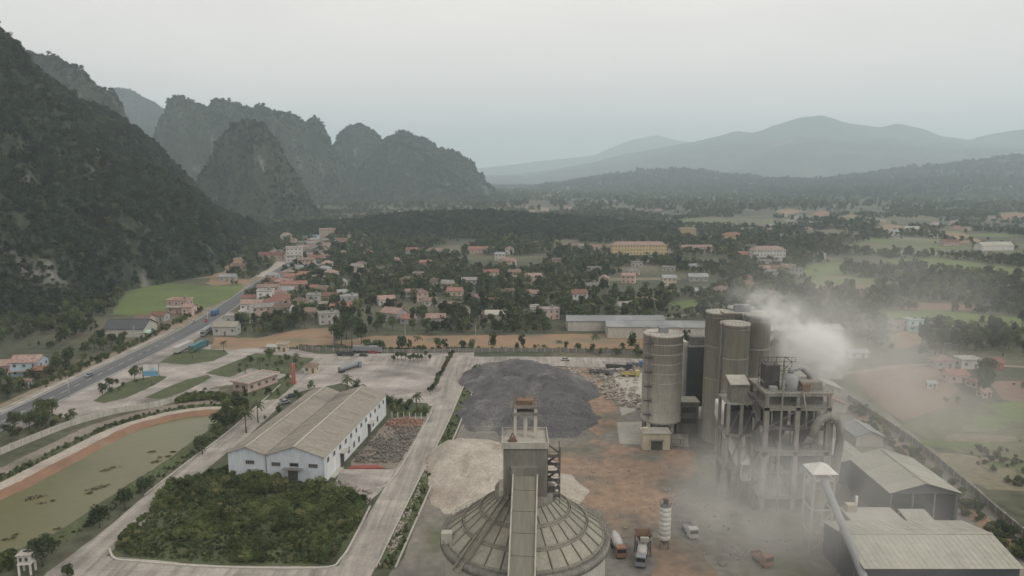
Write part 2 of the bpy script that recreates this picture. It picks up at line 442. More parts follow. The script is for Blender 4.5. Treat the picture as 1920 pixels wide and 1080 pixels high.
LEAF = {
    'broad': leaf_mat('broadleaf_foliage', (0.105, 0.125, 0.052), (0.045, 0.06, 0.029), 0.7, 0.5, dry=(0.15, 0.145, 0.06)),
    'forest': leaf_mat('mountain_foliage', (0.05, 0.068, 0.033), (0.02, 0.031, 0.018), 0.03, 0.5, dry=(0.085, 0.08, 0.04)),
    'dark': leaf_mat('dark_foliage', (0.075, 0.093, 0.045), (0.035, 0.048, 0.026), 0.7, 0.35),
    'shrub': leaf_mat('shrub_foliage', (0.125, 0.148, 0.056), (0.05, 0.068, 0.03), 0.16, 0.35, dry=(0.2, 0.18, 0.09)),
    'palm': leaf_mat('palm_foliage', (0.11, 0.125, 0.06), (0.06, 0.07, 0.038), 0.8, 0.2),
}

# ================================================================== THE SETTING
def inside(poly, x, y):
    x, y = np.asarray(x, float), np.asarray(y, float)
    r = np.zeros(x.shape, bool)
    n = len(poly)
    for i in range(n):
        x0, y0 = poly[i]; x1, y1 = poly[(i + 1) % n]
        if y0 == y1:
            continue
        c = ((y0 > y) != (y1 > y)) & (x < (x1 - x0) * (y - y0) / (y1 - y0) + x0)
        r ^= c
    return r

EXCL = []          # ground where no tree stands (polygons in metres)

def rough_edge(pts, step, amp, rng):
    out = []
    n = len(pts)
    for i in range(n):
        a, b = Vector(pts[i]), Vector(pts[(i + 1) % n])
        k = max(1, int((b - a).length / step))
        for j in range(k):
            p = a.lerp(b, j / k)
            out.append((p.x + rng.uniform(-amp, amp), p.y + rng.uniform(-amp, amp)))
    return out

def patch(name, px, z, m, step=3.0, amp=0.35, world_pts=False, excl=True, seed=1, kind='structure', label=None):
    pts = px if world_pts else [G(*p) for p in px]
    if excl: EXCL.append(pts)
    rng = random.Random(seed + len(EXCL))
    e = rough_edge(pts, step, amp, rng)
    mb = MB()
    tris = tessellate_polygon([[Vector((p[0], p[1], 0)) for p in e]])
    mb.v = [(p[0], p[1], z) for p in e]
    for t in tris:
        a, b, c = [Vector(mb.v[i]) for i in t]
        mb.f.append(tuple(t) if (b - a).cross(c - a).z > 0 else tuple(t[::-1])); mb.s.append(0)
    o = mb.build(name, MT[m] if isinstance(m, str) else m, fix=False)
    return tag(o, label, kind=kind)

def offset_line(pts, d):
    out = []
    for i, p in enumerate(pts):
        a, b = Vector(pts[max(i - 1, 0)]), Vector(pts[min(i + 1, len(pts) - 1)])
        t = (b - a).normalized()
        out.append((p[0] + t.y * d, p[1] - t.x * d))
    return out

def smooth_line(pts, k=6):
    out = []
    P = [Vector(p) for p in pts]
    for i in range(len(P) - 1):
        p0, p1, p2, p3 = P[max(i - 1, 0)], P[i], P[i + 1], P[min(i + 2, len(P) - 1)]
        for j in range(k):
            t = j / k
            q = 0.5 * ((2 * p1) + (p2 - p0) * t + (2 * p0 - 5 * p1 + 4 * p2 - p3) * t * t + (3 * p1 - p0 - 3 * p2 + p3) * t ** 3)
            out.append((q.x, q.y))
    out.append(tuple(P[-1]))
    return out

def ribbon(name, pts, w0, w1, z, m, parent=None, jag=0.0, excl=True, seed=3, kind='structure'):
    """a strip along a line, from w0 to w1 metres right of it"""
    pts = smooth_line(pts)
    rng = random.Random(seed)
    L, Rr = offset_line(pts, w0), offset_line(pts, w1)
    L = [(a + rng.uniform(-jag, jag), b + rng.uniform(-jag, jag)) for a, b in L]
    Rr = [(a + rng.uniform(-jag, jag), b + rng.uniform(-jag, jag)) for a, b in Rr]
    if excl: EXCL.append(L + Rr[::-1])
    mb = MB()
    for i in range(len(pts) - 1):
        mb.quad((*L[i], z), (*Rr[i], z), (*Rr[i + 1], z), (*L[i + 1], z))
    o = mb.build(name, MT[m], parent, fix=False)
    if parent is None: tag(o, kind=kind)
    return o

def low_wall(mb, pts, w, h, z0=0.0, off=0.0):
    pts = smooth_line(pts)
    L, Rr = offset_line(pts, off - w / 2), offset_line(pts, off + w / 2)
    for i in range(len(pts) - 1):
        a, b, c, d = L[i], Rr[i], Rr[i + 1], L[i + 1]
        mb.quad((*a, z0 + h), (*b, z0 + h), (*c, z0 + h), (*d, z0 + h))
        mb.quad((*a, z0), (*a, z0 + h), (*d, z0 + h), (*d, z0))
        mb.quad((*b, z0 + h), (*b, z0), (*c, z0), (*c, z0 + h))
    for q in ((L[0], Rr[0]), (Rr[-1], L[-1])):
        mb.quad((*q[0], z0), (*q[1], z0), (*q[1], z0 + h), (*q[0], z0 + h))
    return mb

# ------------------------------------------------------------------ the valley floor, one sheet to the horizon
def spread(lo, hi, n, k=3.2):
    t = np.linspace(-1, 1, n)
    s = np.sinh(k * t) / np.sinh(k)
    return np.where(s < 0, -s * lo, s * hi)
gx, gy = spread(-16000, 16000, 121), np.concatenate([[-420, -200], np.linspace(0, 600, 31)[1:], np.geomspace(640, 18000, 64)])
mb = MB()
mb.v = [(x, y, 0.0) for y in gy for x in gx]
nx = len(gx)
mb.f = [(j * nx + i, j * nx + i + 1, (j + 1) * nx + i + 1, (j + 1) * nx + i) for j in range(len(gy) - 1) for i in range(nx - 1)]
mb.s = [0] * len(mb.f)
MT['ground'] = mat('valley_floor', (0.082, 0.084, 0.05), (0.046, 0.052, 0.032), 0.012, fine=0.25, finev=0.35, c3=(0.15, 0.125, 0.085), c3scale=0.008, c3pos=(0.5, 0.7))
ground = tag(mb.build('ground', MT['ground'], fix=False), kind='structure')

# ------------------------------------------------------------------ highway on the left, nearly parallel to the view
HWY = [(-187, 180), (-187, 300), (-187, 400), (-191, 460), (-203, 560), (-213, 650), (-225, 760), (-245, 900), (-275, 1150), (-285, 1450), (-270, 1800)]
ribbon('highway_verge', HWY[:6], -16, -7, 0.02, 'verge', jag=1.0)
ribbon('roadside_apron', [(-187, 250), (-187, 300), (-187, 400), (-191, 450)], 6.5, 13, 0.03, 'yard', jag=0.5)
hwy = ribbon('highway', HWY, -7, 7, 0.06, 'asphalt')
for off in (-6.2, 6.2):
    ribbon('edge_line', HWY[:6], off - 0.18, off + 0.18, 0.075, 'paint', hwy)
mb = MB()
for k in range(46):
    y = 185 + k * 9
    if y < 400: mb.quad((-187.12, y, 0.075), (-186.88, y, 0.075), (-186.88, y + 4, 0.075), (-187.12, y + 4, 0.075))
cl = mb.build('centre_line', MT['paint'], hwy, fix=False); cl['kind'] = 'stuff'
ribbon('gravel_pull_off', [(-196, 268), (-196, 330), (-197, 420)], -2.0, 1.6, 0.035, 'concrete_road', jag=0.6)
ribbon('gravel_track', [(-214, 640), (-222, 700), (-236, 780), (-240, 850)], -12, 2, 0.05, 'sand', jag=1.2)

# ------------------------------------------------------------------ plant roads and yards
patch('plant_floor', [(722, 1100), (905, 688), (1215, 688), (1420, 690), (1560, 715), (1650, 765), (1760, 850), (1930, 1000), (1990, 1100)], 0.02, 'graydirt')
patch('red_earth', [(1030, 838), (1120, 825), (1180, 838), (1300, 842), (1310, 880), (1260, 930), (1240, 990), (1165, 1012), (1120, 960), (1060, 930)], 0.045, 'reddirt', amp=1.2)
patch('red_earth', [(1050, 690), (1120, 690), (1150, 740), (1160, 800), (1120, 820), (1080, 760)], 0.045, 'reddirt', amp=1.5)
patch('red_earth', [(1225, 1010), (1265, 1000), (1330, 1050), (1370, 1100), (1230, 1100)], 0.045, 'reddirt', amp=1.0)
patch('yard', [(596, 664), (890, 661), (888, 690), (832, 764), (775, 757), (728, 748), (640, 718), (560, 735), (525, 752), (505, 742), (555, 712)], 0.045, 'yard', amp=0.4)
patch('truck_stop', [(78, 770), (165, 722), (262, 684), (300, 652), (345, 640), (420, 650), (560, 656), (598, 664), (556, 706), (480, 720), (425, 722), (330, 742), (240, 768), (150, 790)], 0.04, 'yard', amp=0.5)
for nm_, isl in (('planted_island', [(298, 680), (330, 661), (380, 655), (420, 656), (428, 664), (400, 677), (350, 684)]),
            ('planted_island', [(175, 752), (200, 735), (250, 712), (300, 704), (313, 707), (290, 722), (240, 745), (195, 756)]),
            ('planted_island', [(272, 746), (310, 728), (350, 712), (390, 703), (398, 708), (345, 735), (300, 749)]),
            ('planted_island', [(385, 700), (440, 678), (480, 662), (590, 672), (560, 696), (545, 704), (470, 690), (430, 708)]),
            ('planted_island', [(425, 748), (470, 735), (540, 703), (556, 718), (522, 748), (440, 756)])):
    patch(nm_, isl, 0.09, 'grass', amp=0.25, excl=False)
SIDE_ROAD = [G(*p) for p in ((592, 676), (545, 722), (490, 775), (440, 820), (385, 862), (300, 930), (225, 995), (110, 1085))]
ribbon('plant_road', SIDE_ROAD, -4.2, 4.2, 0.07, 'concrete_road', jag=0.15)
MAIN_ROAD = [(-37.5, 120), (-36, 157), (-32.3, 205), (-28, 256), (-23.3, 338), (-22, 352)]
ribbon('plant_road', MAIN_ROAD, -4.3, 4.3, 0.075, 'concrete_road', jag=0.12)
ribbon('plant_road', [G(120, 1052), G(230, 1062), G(400, 1076), G(640, 1078)], -3.6, 5.5, 0.065, 'concrete_road', jag=0.12)
ribbon('plant_road', [(-100, 350), (-24, 345), (30, 344), (75, 338), (110, 332)], -9, 9, 0.06, 'concrete_road', jag=0.5)
ribbon('grass_verge', MAIN_ROAD[1:5], 4.8, 9.5, 0.085, 'grass', jag=0.5)
ribbon('grass_verge', [G(*p) for p in ((430, 850), (360, 885), (290, 945), (215, 1000), (120, 1060))], -11.5, -3.8, 0.058, 'grass', jag=0.4)
patch('concrete_pad', [(640, 880), (742, 880), (716, 918), (690, 945), (616, 928)], 0.062, 'yard', amp=0.2)
patch('work_yard', [(655, 872), (728, 785), (800, 780), (796, 800), (748, 880)], 0.05, 'dirt', amp=0.5)
patch('hedge_plot', [(726, 780), (726, 750), (800, 756), (806, 772), (802, 782)], 0.055, 'grass', amp=0.4, excl=False)
THICKET = [(208, 1036), (225, 1000), (300, 935), (370, 895), (425, 880), (600, 905), (640, 930), (690, 950), (665, 1000), (640, 1040), (610, 1062), (400, 1060), (250, 1048)]
patch('thicket_ground', THICKET, 0.05, 'grass', amp=0.2)
pad_z = 0.06
patch('concrete_pad', [(1150, 700), (1205, 700), (1205, 765), (1165, 780)], 0.06, 'concrete_lt', amp=0.2)
patch('concrete_pad', [(1157, 792), (1215, 790), (1290, 812), (1292, 838), (1162, 832)], 0.06, 'concrete_lt', amp=0.2)
patch('orange_terrace', [(395, 655), (400, 632), (480, 634), (560, 618), (622, 614), (626, 646), (560, 650)], 0.05, 'orange', amp=0.8)
patch('orange_terrace', [(620, 642), (700, 630), (960, 628), (1215, 624), (1335, 628), (1335, 642), (1215, 654), (700, 656)], 0.045, 'orange', amp=0.8)
# fields
FLD = [('field', [(208, 590), (235, 548), (300, 530), (400, 537), (462, 534), (440, 556), (390, 577), (300, 592)], 0.03),
       ('field', [(1630, 602), (1650, 584), (1760, 582), (1920, 596), (2000, 604), (2000, 622), (1700, 612)], 0.03),
       ('field3', [(1690, 580), (1720, 568), (1790, 568), (1860, 580), (1760, 583)], 0.035),
       ('field', [(1500, 508), (1520, 495), (1582, 490), (1578, 512), (1560, 522), (1510, 524)], 0.03),
       ('field3', [(1515, 526), (1580, 516), (1640, 530), (1640, 548), (1520, 545)], 0.035),
       ('field2', [(1560, 462), (1640, 452), (1780, 458), (1920, 476), (2000, 484), (2000, 492), (1650, 476)], 0.04),
       ('field', [(1640, 488), (1760, 484), (1920, 504), (2000, 510), (2000, 524), (1800, 512)], 0.04),
       ('field2', [(1240, 416), (1330, 407), (1440, 411), (1470, 420), (1300, 425)], 0.05),
       ('field4', [(1000, 424), (1080, 418), (1180, 420), (1180, 428), (1040, 432)], 0.05),
       ('field2', [(1480, 437), (1560, 430), (1620, 438), (1560, 446)], 0.05),
       ('field', [(1250, 568), (1300, 562), (1330, 572), (1290, 584)], 0.03),
       ('field2', [(1690, 800), (1760, 772), (1830, 776), (2000, 806), (2000, 880), (1800, 846)], 0.03),
       ('field', [(1850, 760), (1920, 752), (2000, 760), (2000, 800), (1900, 790)], 0.035),
       ('field3', [(1600, 700), (1660, 684), (1760, 690), (1800, 730), (1760, 765), (1690, 790), (1640, 752)], 0.03),
       ('field3', [(1858, 716), (2000, 714), (2000, 764), (1885, 752)], 0.04),
       ('field4', [(1710, 848), (1800, 850), (2000, 884), (2000, 926), (1850, 920), (1790, 890)], 0.035),
       ('orange', [(1660, 630), (1700, 618), (1780, 622), (1760, 634), (1700, 652), (1672, 650)], 0.035),
       ('orange', [(328, 524), (346, 498), (400, 489), (455, 482), (462, 500), (430, 520), (380, 522)], 0.035),
       ('orange', [(385, 530), (400, 522), (470, 524), (478, 530), (400, 536)], 0.035),
       ('orange', [(1640, 427), (1668, 420), (1702, 426), (1692, 438), (1662, 436)], 0.06),
       ('orange', [(1748, 432), (1800, 434), (1842, 452), (1802, 457), (1770, 446)], 0.06),
       ('orange', [(1568, 408), (1596, 402), (1618, 408), (1600, 418), (1572, 416)], 0.06),
       ('clay', [(1522, 402), (1540, 394), (1562, 400), (1550, 408)], 0.06),
       ('clay', [(1862, 402), (1900, 398), (1940, 402), (1930, 412), (1880, 412)], 0.06),
       ('orange', [(1450, 396), (1480, 391), (1505, 396), (1480, 403)], 0.06),
       ('field4', [(560, 440), (640, 424), (660, 432), (600, 452)], 0.04),
       ('field2', [(1560, 655), (1640, 650), (1660, 664), (1570, 672)], 0.03)]
for k, (m_, pts, z) in enumerate(FLD):
    patch('bare_earth' if m_ in ('orange', 'clay') else 'field', pts, z, m_, step=8, amp=1.5, seed=k)
rs = random.Random(41)
def strips(xa, xb, ya, yb, n, hpx, mats, z0):
    for k in range(n):
        x0 = rs.uniform(xa, xb); w = rs.uniform(0.12, 0.45) * (xb - xa); y0 = rs.uniform(ya, yb); h = hpx * rs.uniform(0.5, 1.3); t = rs.uniform(-0.02, 0.06) * w
        patch('field', [(x0, y0), (x0 + w * 0.5, y0 - h * 0.3 + t * 0.5), (x0 + w, y0 + t), (x0 + w + 6, y0 + h + t), (x0 + w * 0.4, y0 + h * 1.15 + t * 0.5), (x0 - 4, y0 + h)], z0 + 0.0016 * k, rs.choice(mats), step=10, amp=1.2, seed=200 + k, excl=(k % 2 == 0))
strips(1690, 2000, 775, 900, 16, 9, ('field', 'field2', 'field4', 'field2'), 0.04)
strips(1560, 2000, 585, 640, 9, 5, ('field', 'field2', 'field4'), 0.04)
strips(1480, 2000, 436, 530, 26, 4, ('field', 'field', 'field2', 'field4'), 0.062)
strips(1180, 1700, 402, 440, 16, 2.5, ('field', 'field2', 'field4'), 0.07)
strips(620, 1240, 455, 560, 14, 4, ('field2', 'field4', 'field3'), 0.04)
ribbon('dirt_lane', [G(*p) for p in ((1575, 742), (1640, 775), (1700, 820), (1780, 885), (1860, 950), (1960, 1030))], 5.0, 9.5, 0.075, 'orange', jag=0.5)
ribbon('dirt_lane', [G(*p) for p in ((1560, 704), (1700, 686), (1800, 683), (1960, 690))], -1.5, 1.5, 0.05, 'verge', jag=0.3)
ribbon('dirt_lane', [G(*p) for p in ((1210, 600), (1330, 584), (1420, 560), (1520, 540), (1640, 536))], -2, 2, 0.05, 'verge', jag=0.5)
ribbon('canal', [G(*p) for p in ((1225, 485), (1330, 492), (1440, 490), (1545, 489))], -1.5, 1.5, 0.05, 'concrete_lt', jag=0.3)

# ------------------------------------------------------------------ pond with its banks
pondL = [G(*p) for p in ((-80, 975), (0, 937), (55, 911), (97, 889), (146, 863), (207, 830), (253, 808), (291, 796), (340, 784), (380, 779), (420, 778))]
pondR = [G(*p) for p in ((425, 790), (395, 805), (360, 830), (324, 856), (291, 879), (259, 898), (210, 930), (162, 963), (107, 999), (49, 1025), (0, 1051), (-80, 1095))]
patch('pond_water', pondL + pondR, 0.03, 'water', step=2.5, amp=0.25, world_pts=True)
def bank(name, line, d0, d1, d2, d3, h, m, jag=0.3, z0=0.0):
    """earth bank: rises from offset d0 to d1, level to d2, falls to d3"""
    pts = smooth_line(line, 5); rng = random.Random(7)
    rows = []
    for d, z in ((d0, z0), (d1, h), (d2, h), (d3, z0)):
        o_ = offset_line(pts, d)
        rows.append([(x + rng.uniform(-jag, jag), y + rng.uniform(-jag, jag), z + (rng.uniform(-0.15, 0.15) if z == h else 0)) for x, y in o_])
    EXCL.append([p[:2] for p in rows[0]] + [p[:2] for p in rows[3]][::-1])
    mb = MB()
    for r in range(3):
        for i in range(len(pts) - 1):
            mb.quad(rows[r][i], rows[r][i + 1], rows[r + 1][i + 1], rows[r + 1][i])
    return tag(mb.build(name, MT[m]), kind='structure')
bank('pond_bank', pondL, 0.6, -2.0, -3.0, -4.6, 1.3, 'clay')
bank('pond_bank', pondR[1:], 0.4, -1.5, -2.5, -4.5, 0.9, 'grass')
ribbon('dirt_path', pondL, -10.5, -4.7, 0.055, 'sand', jag=0.4)
ribbon('weed_strip', pondL, -13.5, -10.8, 0.06, 'grass', jag=0.7)
ribbon('dirt_path', pondL, -19.5, -13.8, 0.05, 'dirt', jag=0.6)

# ------------------------------------------------------------------ stockpiles
def mound(name, m, label, cones, x0, x1, y0, y1, step=1.5, namp=0.9, seed=5, nscale=7.0):
    xs, ys = np.arange(x0, x1, step), np.arange(y0, y1, step)
    X, Y = np.meshgrid(xs, ys)
    Z = np.full(X.shape, -9.0)
    wx, wy = (fbm(X, Y, 16, 3, seed) - 0.5) * 12, (fbm(X, Y, 16, 3, seed + 5) - 0.5) * 12
    for cx, cy, rx, ry, h in cones:
        d = np.sqrt(((X + wx - cx) / rx) ** 2 + ((Y + wy - cy) / ry) ** 2)
        Z = np.maximum(Z, h * (1 - d) - 0.25 * np.exp(-(d * 6) ** 2) * h)
    Z = np.where(Z > -1, Z + (fbm(X, Y, nscale, 4, seed + 9, ridged=True) - 0.55) * namp * 2 * np.clip(Z / 3 + 0.3, 0, 1), -1.0)
    Z = np.clip(Z, -0.6, None)
    mb = MB()
    mb.v = [(float(a), float(b), float(c)) for a, b, c in zip(X.ravel(), Y.ravel(), Z.ravel())]
    n = len(xs)
    for j in range(len(ys) - 1):
        for i in range(n - 1):
            q = (j * n + i, j * n + i + 1, (j + 1) * n + i + 1, (j + 1) * n + i)
            if max(mb.v[k][2] for k in q) > -0.5:
                mb.f.append(q); mb.s.append(1)
    o = mb.build(name, MT[m], fix=False)
    return tag(o, label, 'stockpile')
rq = random.Random(17)
coal_cones = [(4, 318, 22, 22, 8.5), (16, 300, 18, 24, 9.0), (-3, 292, 17, 24, 6.2), (18, 268, 14, 22, 7.2), (3, 264, 16, 20, 5.4), (-8, 318, 14, 22, 5.6), (10, 250, 17, 14, 4.6), (-10, 268, 11, 20, 4.0)]
for k in range(46):                             # single truck loads tipped along the flanks
    a, t = rq.uniform(0, 6.283), rq.uniform(0.45, 0.95)
    coal_cones.append((5 + math.cos(a) * 23 * t, 286 + math.sin(a) * 46 * t, rq.uniform(3, 6), rq.uniform(3, 6), rq.uniform(1.6, 3.6) + 4.5 * (1 - t)))
mound('coal_pile', 'coal', 'broad dark grey coal stockpile beside the concrete plant road', coal_cones, -26, 40, 228, 346, step=1.0, namp=1.5, nscale=6.0)
stone_cones = [(-13, 221, 15, 20, 8.2), (-6, 212, 14, 17, 7.0), (4, 214, 13, 16, 6), (-16, 200, 9, 18, 3.4), (-8, 194, 14, 14, 4.0), (10, 200, 12, 12, 4)]
for k in range(34):
    a, t = rq.uniform(0, 6.283), rq.uniform(0.3, 0.95)
    stone_cones.append((-5 + math.cos(a) * 16 * t, 208 + math.sin(a) * 24 * t, rq.uniform(2.2, 4.5), rq.uniform(2.2, 4.5), rq.uniform(1.2, 2.6) + 4.2 * (1 - t)))
mound('crushed_stone_pile', 'sand', 'pale beige heap of crushed limestone left of the round clinker silo', stone_cones, -30, 28, 172, 248, step=0.8, namp=1.1, nscale=5.0)

# ------------------------------------------------------------------ mountains
FOREST_PTS = {'near': [], 'mid': [], 'hill': []}
def mountain(name, crest, wid, dome, step, pad, seed, nscale, nwarp, hn, m, forest=None, fd=30.0, fs=(4, 7), label=None, ridg=0.25):
    """heightfield that falls away from a crest line: crest = [(X, Y, Z)], wid = reach of the slopes in metres"""
    C = np.array(crest, float)
    wid = np.array(wid if hasattr(wid, '__len__') else [wid] * len(C), float)
    x0, x1 = (C[:, 0] - wid).min() - pad, (C[:, 0] + wid).max() + pad
    y0, y1 = (C[:, 1] - wid).min() - pad, (C[:, 1] + wid).max() + pad
    xs, ys = np.arange(x0, x1, step), np.arange(y0, y1, step)
    X, Y = np.meshgrid(xs, ys)
    def height(X, Y):
        warp = (fbm(X, Y, nscale, 4, seed) - 0.5) * 2
        spur = fbm(X, Y, nscale * 1.7, 3, seed + 40, ridged=True) - 0.6
        dm = np.full(X.shape, 1e9); ws = np.zeros(X.shape); zs = np.zeros(X.shape); wd = np.zeros(X.shape)
        for i in range(len(C) - 1):
            a, b = C[i], C[i + 1]
            dx, dy = b[0] - a[0], b[1] - a[1]
            L2 = dx * dx + dy * dy
            t = np.clip(((X - a[0]) * dx + (Y - a[1]) * dy) / L2, 0, 1)
            d = np.hypot(X - a[0] - t * dx, Y - a[1] - t * dy)
            k = 1.0 / (d + step * 0.6) ** 4
            ws += k; zs += k * (a[2] + (b[2] - a[2]) * t); wd += k * (wid[i] + (wid[i + 1] - wid[i]) * t)
            dm = np.minimum(dm, d)
        w = wd / ws
        q = np.clip(dm / w + (warp * nwarp + spur * ridg) * np.clip(dm / w * 3, 0, 1), 0, 1.25)
        best = zs / ws * np.where(q < 1, (1 - q ** dome), -(q - 1) * 1.5)
        return best + (fbm(X, Y, nscale * 0.22, 3, seed + 80) - 0.5) * hn * np.clip(best / 30, 0, 1)
    Z = np.clip(height(X, Y), -4, None)
    mb = MB()
    mb.v = list(zip(X.ravel().tolist(), Y.ravel().tolist(), Z.ravel().tolist()))
    n = len(xs)
    Zl = Z
    keep = np.maximum.reduce([Zl[:-1, :-1], Zl[1:, :-1], Zl[:-1, 1:], Zl[1:, 1:]]) > -3.5
    for j, i in zip(*np.nonzero(keep)):
        mb.f.append((int(j * n + i), int(j * n + i + 1), int((j + 1) * n + i + 1), int((j + 1) * n + i))); mb.s.append(1)
    o = tag(mb.build(name, MT[m], fix=False), label, kind='structure')
    if forest:
        rng = np.random.default_rng(seed)
        N = int((x1 - x0) * (y1 - y0) / fd)
        px, py = rng.uniform(x0, x1, N), rng.uniform(y0, y1, N)
        pz = height(px, py)
        e = 3.0
        sl = np.hypot(height(px + e, py) - pz, height(px, py + e) - pz) / e
        rockn = fbm(px, py, nscale * 0.5, 4, seed + 7)
        vis = np.abs(px) < py * 0.74 + 40
        ok = (pz > 0.5) & vis & ((rng.random(N) < 0.3) | (~((sl > 1.2) & (rockn > 0.63))) & ~((sl > 2.4) & (rockn > 0.56)))
        s = fs[0] + (fs[1] - fs[0]) * rng.uniform(0, 1, N) ** 1.6 * np.clip(0.45 + fbm(px, py, nscale * 0.35, 3, seed + 3) * 1.1, 0.5, 1.25)
        FOREST_PTS[forest].append(np.stack([px, py, pz - s * 0.25, s], 1)[ok])
    return o

def crest_px(pts):
    return [(ZAT(px, py, Y)[0], Y, ZAT(px, py, Y)[1]) for px, py, Y in pts]

mountain('karst_mountain', [(-480, 330, 150), (-478, 430, 215), (-482, 560, 262)] + crest_px([(-40, 30, 660), (0, 62, 700), (60, 128, 745), (130, 182, 800), (200, 206, 880), (260, 250, 960), (310, 300, 1020), (340, 350, 1080), (385, 405, 1140)]),
         [170, 185, 195, 185, 180, 170, 160, 150, 140, 130, 110, 80], 1.05, 5.0, 40, 11, 90, 0.22, 12, 'rock', 'near', 5.2, (2.0, 7.0),
         'steep dark forested limestone mountain filling the left edge', ridg=0.35)
mountain('karst_mountain', [(-900, 1120, 330)] + crest_px([(60, 102, 1400), (100, 104, 1410), (125, 120, 1420), (150, 131, 1430), (190, 166, 1450), (212, 172, 1460), (232, 206, 1470), (262, 330, 1480)]),
         [200, 190, 170, 150, 140, 120, 110, 90, 50], 1.5, 7.0, 40, 23, 60, 0.25, 22, 'rock', 'mid', 20, (3, 8.5), 'second limestone ridge rising behind the dark left mountain')
mountain('karst_mountain', crest_px([(190, 175, 3700), (222, 167, 3700), (242, 170, 3700), (280, 190, 3700), (305, 206, 3700), (345, 230, 3700), (400, 240, 3700)]),
         350, 1.5, 16.0, 40, 33, 160, 0.15, 14, 'rock', 'mid', 60, (7, 13), 'blue hazy ridge in the gap between two limestone mountains')
mountain('karst_mountain', crest_px([(300, 330, 2150), (306, 262, 2150), (312, 191, 2150), (340, 183, 2150), (366, 196, 2160), (386, 205, 2170), (402, 190, 2180), (440, 195, 2190), (466, 208, 2190), (486, 200, 2200), (520, 213, 2210), (550, 216, 2220), (574, 232, 2230), (592, 219, 2240), (606, 236, 2240), (616, 262, 2240), (626, 310, 2240), (650, 385, 2230)]),
         [75, 100, 135, 170, 175, 170, 175, 180, 180, 180, 180, 175, 170, 160, 135, 110, 85, 50], 1.8, 7.0, 30, 45, 60, 0.28, 26, 'rock', 'mid', 22, (3.5, 9), 'flat topped limestone massif with cliffs behind the village', ridg=0.4)
mountain('karst_mountain', crest_px([(372, 380, 1450), (388, 320, 1450), (405, 272, 1460), (430, 240, 1460), (462, 224, 1470), (490, 233, 1470), (512, 262, 1470), (534, 320, 1460), (552, 385, 1450)]),
         [40, 60, 75, 88, 95, 90, 75, 60, 40], 1.9, 6.0, 30, 57, 48, 0.3, 20, 'rock', 'mid', 16, (3, 8), 'rounded dark limestone knob in front of the massif', ridg=0.3)
mountain('karst_mountain', crest_px([(612, 350, 2650), (624, 276, 2650), (642, 250, 2650), (660, 238, 2650), (676, 235, 2650), (700, 250, 2650), (717, 268, 2650), (730, 258, 2650), (752, 252, 2650), (772, 254, 2650), (800, 266, 2650), (826, 281, 2650), (852, 287, 2640), (880, 302, 2630), (894, 322, 2620), (904, 346, 2610), (914, 385, 2600)]),
         [110, 160, 200, 225, 230, 225, 220, 225, 235, 235, 225, 215, 200, 165, 120, 85, 50], 1.7, 8.0, 30, 63, 80, 0.26, 26, 'rock', 'mid', 26, (4, 10), 'farthest limestone massif dropping steeply to the valley floor', ridg=0.4)
mountain('karst_mountain', crest_px([(655, 350, 2410), (690, 300, 2420), (730, 268, 2430), (770, 272, 2430), (810, 300, 2420), (850, 330, 2400), (880, 372, 2380)]),
         [70, 110, 150, 155, 140, 110, 65], 1.7, 7.0, 30, 68, 60, 0.28, 20, 'rock', 'mid', 24, (4, 9), 'rounded limestone dome standing before the farthest massif', ridg=0.35)
mountain('wooded_hill', crest_px([(660, 424, 1180), (720, 412, 1180), (790, 405, 1190), (860, 403, 1200), (940, 405, 1200), (1010, 410, 1190), (1080, 420, 1170), (1150, 434, 1150)]),
         [110, 150, 190, 210, 210, 200, 170, 120], 1.3, 8.0, 30, 71, 90, 0.12, 2, 'hillside', 'hill', 26, (5, 9.5), 'low wooded hill in the middle of the valley')
mountain('hill_range', crest_px([(1180, 326, 4400), (1270, 318, 4400), (1360, 330, 4200), (1450, 338, 4000), (1560, 340, 3800), (1660, 330, 3800), (1760, 314, 3900), (1860, 300, 3900), (1960, 292, 3900), (2100, 284, 3900)]),
         [500, 700, 900, 1100, 1300, 1400, 1500, 1500, 1500, 1500], 1.0, 50.0, 100, 77, 500, 0.25, 26, 'hillside', 'hill', 520, (12, 22), 'low dark forested foothills on the right', ridg=0.3)
mountain('hill_range', crest_px([(1010, 322, 8400), (1100, 305, 8400), (1180, 285, 8400), (1290, 266, 8400), (1340, 256, 8400), (1382, 245, 8400), (1412, 249, 8400), (1450, 236, 8300), (1500, 220, 8300), (1542, 214, 8300), (1582, 226, 8300), (1650, 238, 8300), (1682, 233, 8300), (1722, 240, 8300), (1762, 252, 8300), (1815, 259, 8200), (1850, 250, 8200), (1900, 240, 8200), (1960, 234, 8200), (2120, 225, 8100)]),
         [1400, 2100, 3000] + [4000] * 17, 0.8, 70.0, 200, 83, 1300, 0.25, 50, 'hillside', None, label='long hazy mountain range on the right horizon', ridg=0.55)
mountain('hill_range', crest_px([(830, 318, 12500), (930, 312, 12500), (1000, 303, 12500), (1060, 297, 12500), (1110, 292, 12500), (1140, 280, 12500), (1185, 261, 12500), (1230, 252, 12500), (1268, 262, 12500), (1330, 270, 12500), (1400, 280, 12500)]),
         1800, 1.0, 110.0, 200, 91, 1100, 0.2, 34, 'hillside', None, label='faintest mountain far up the valley')

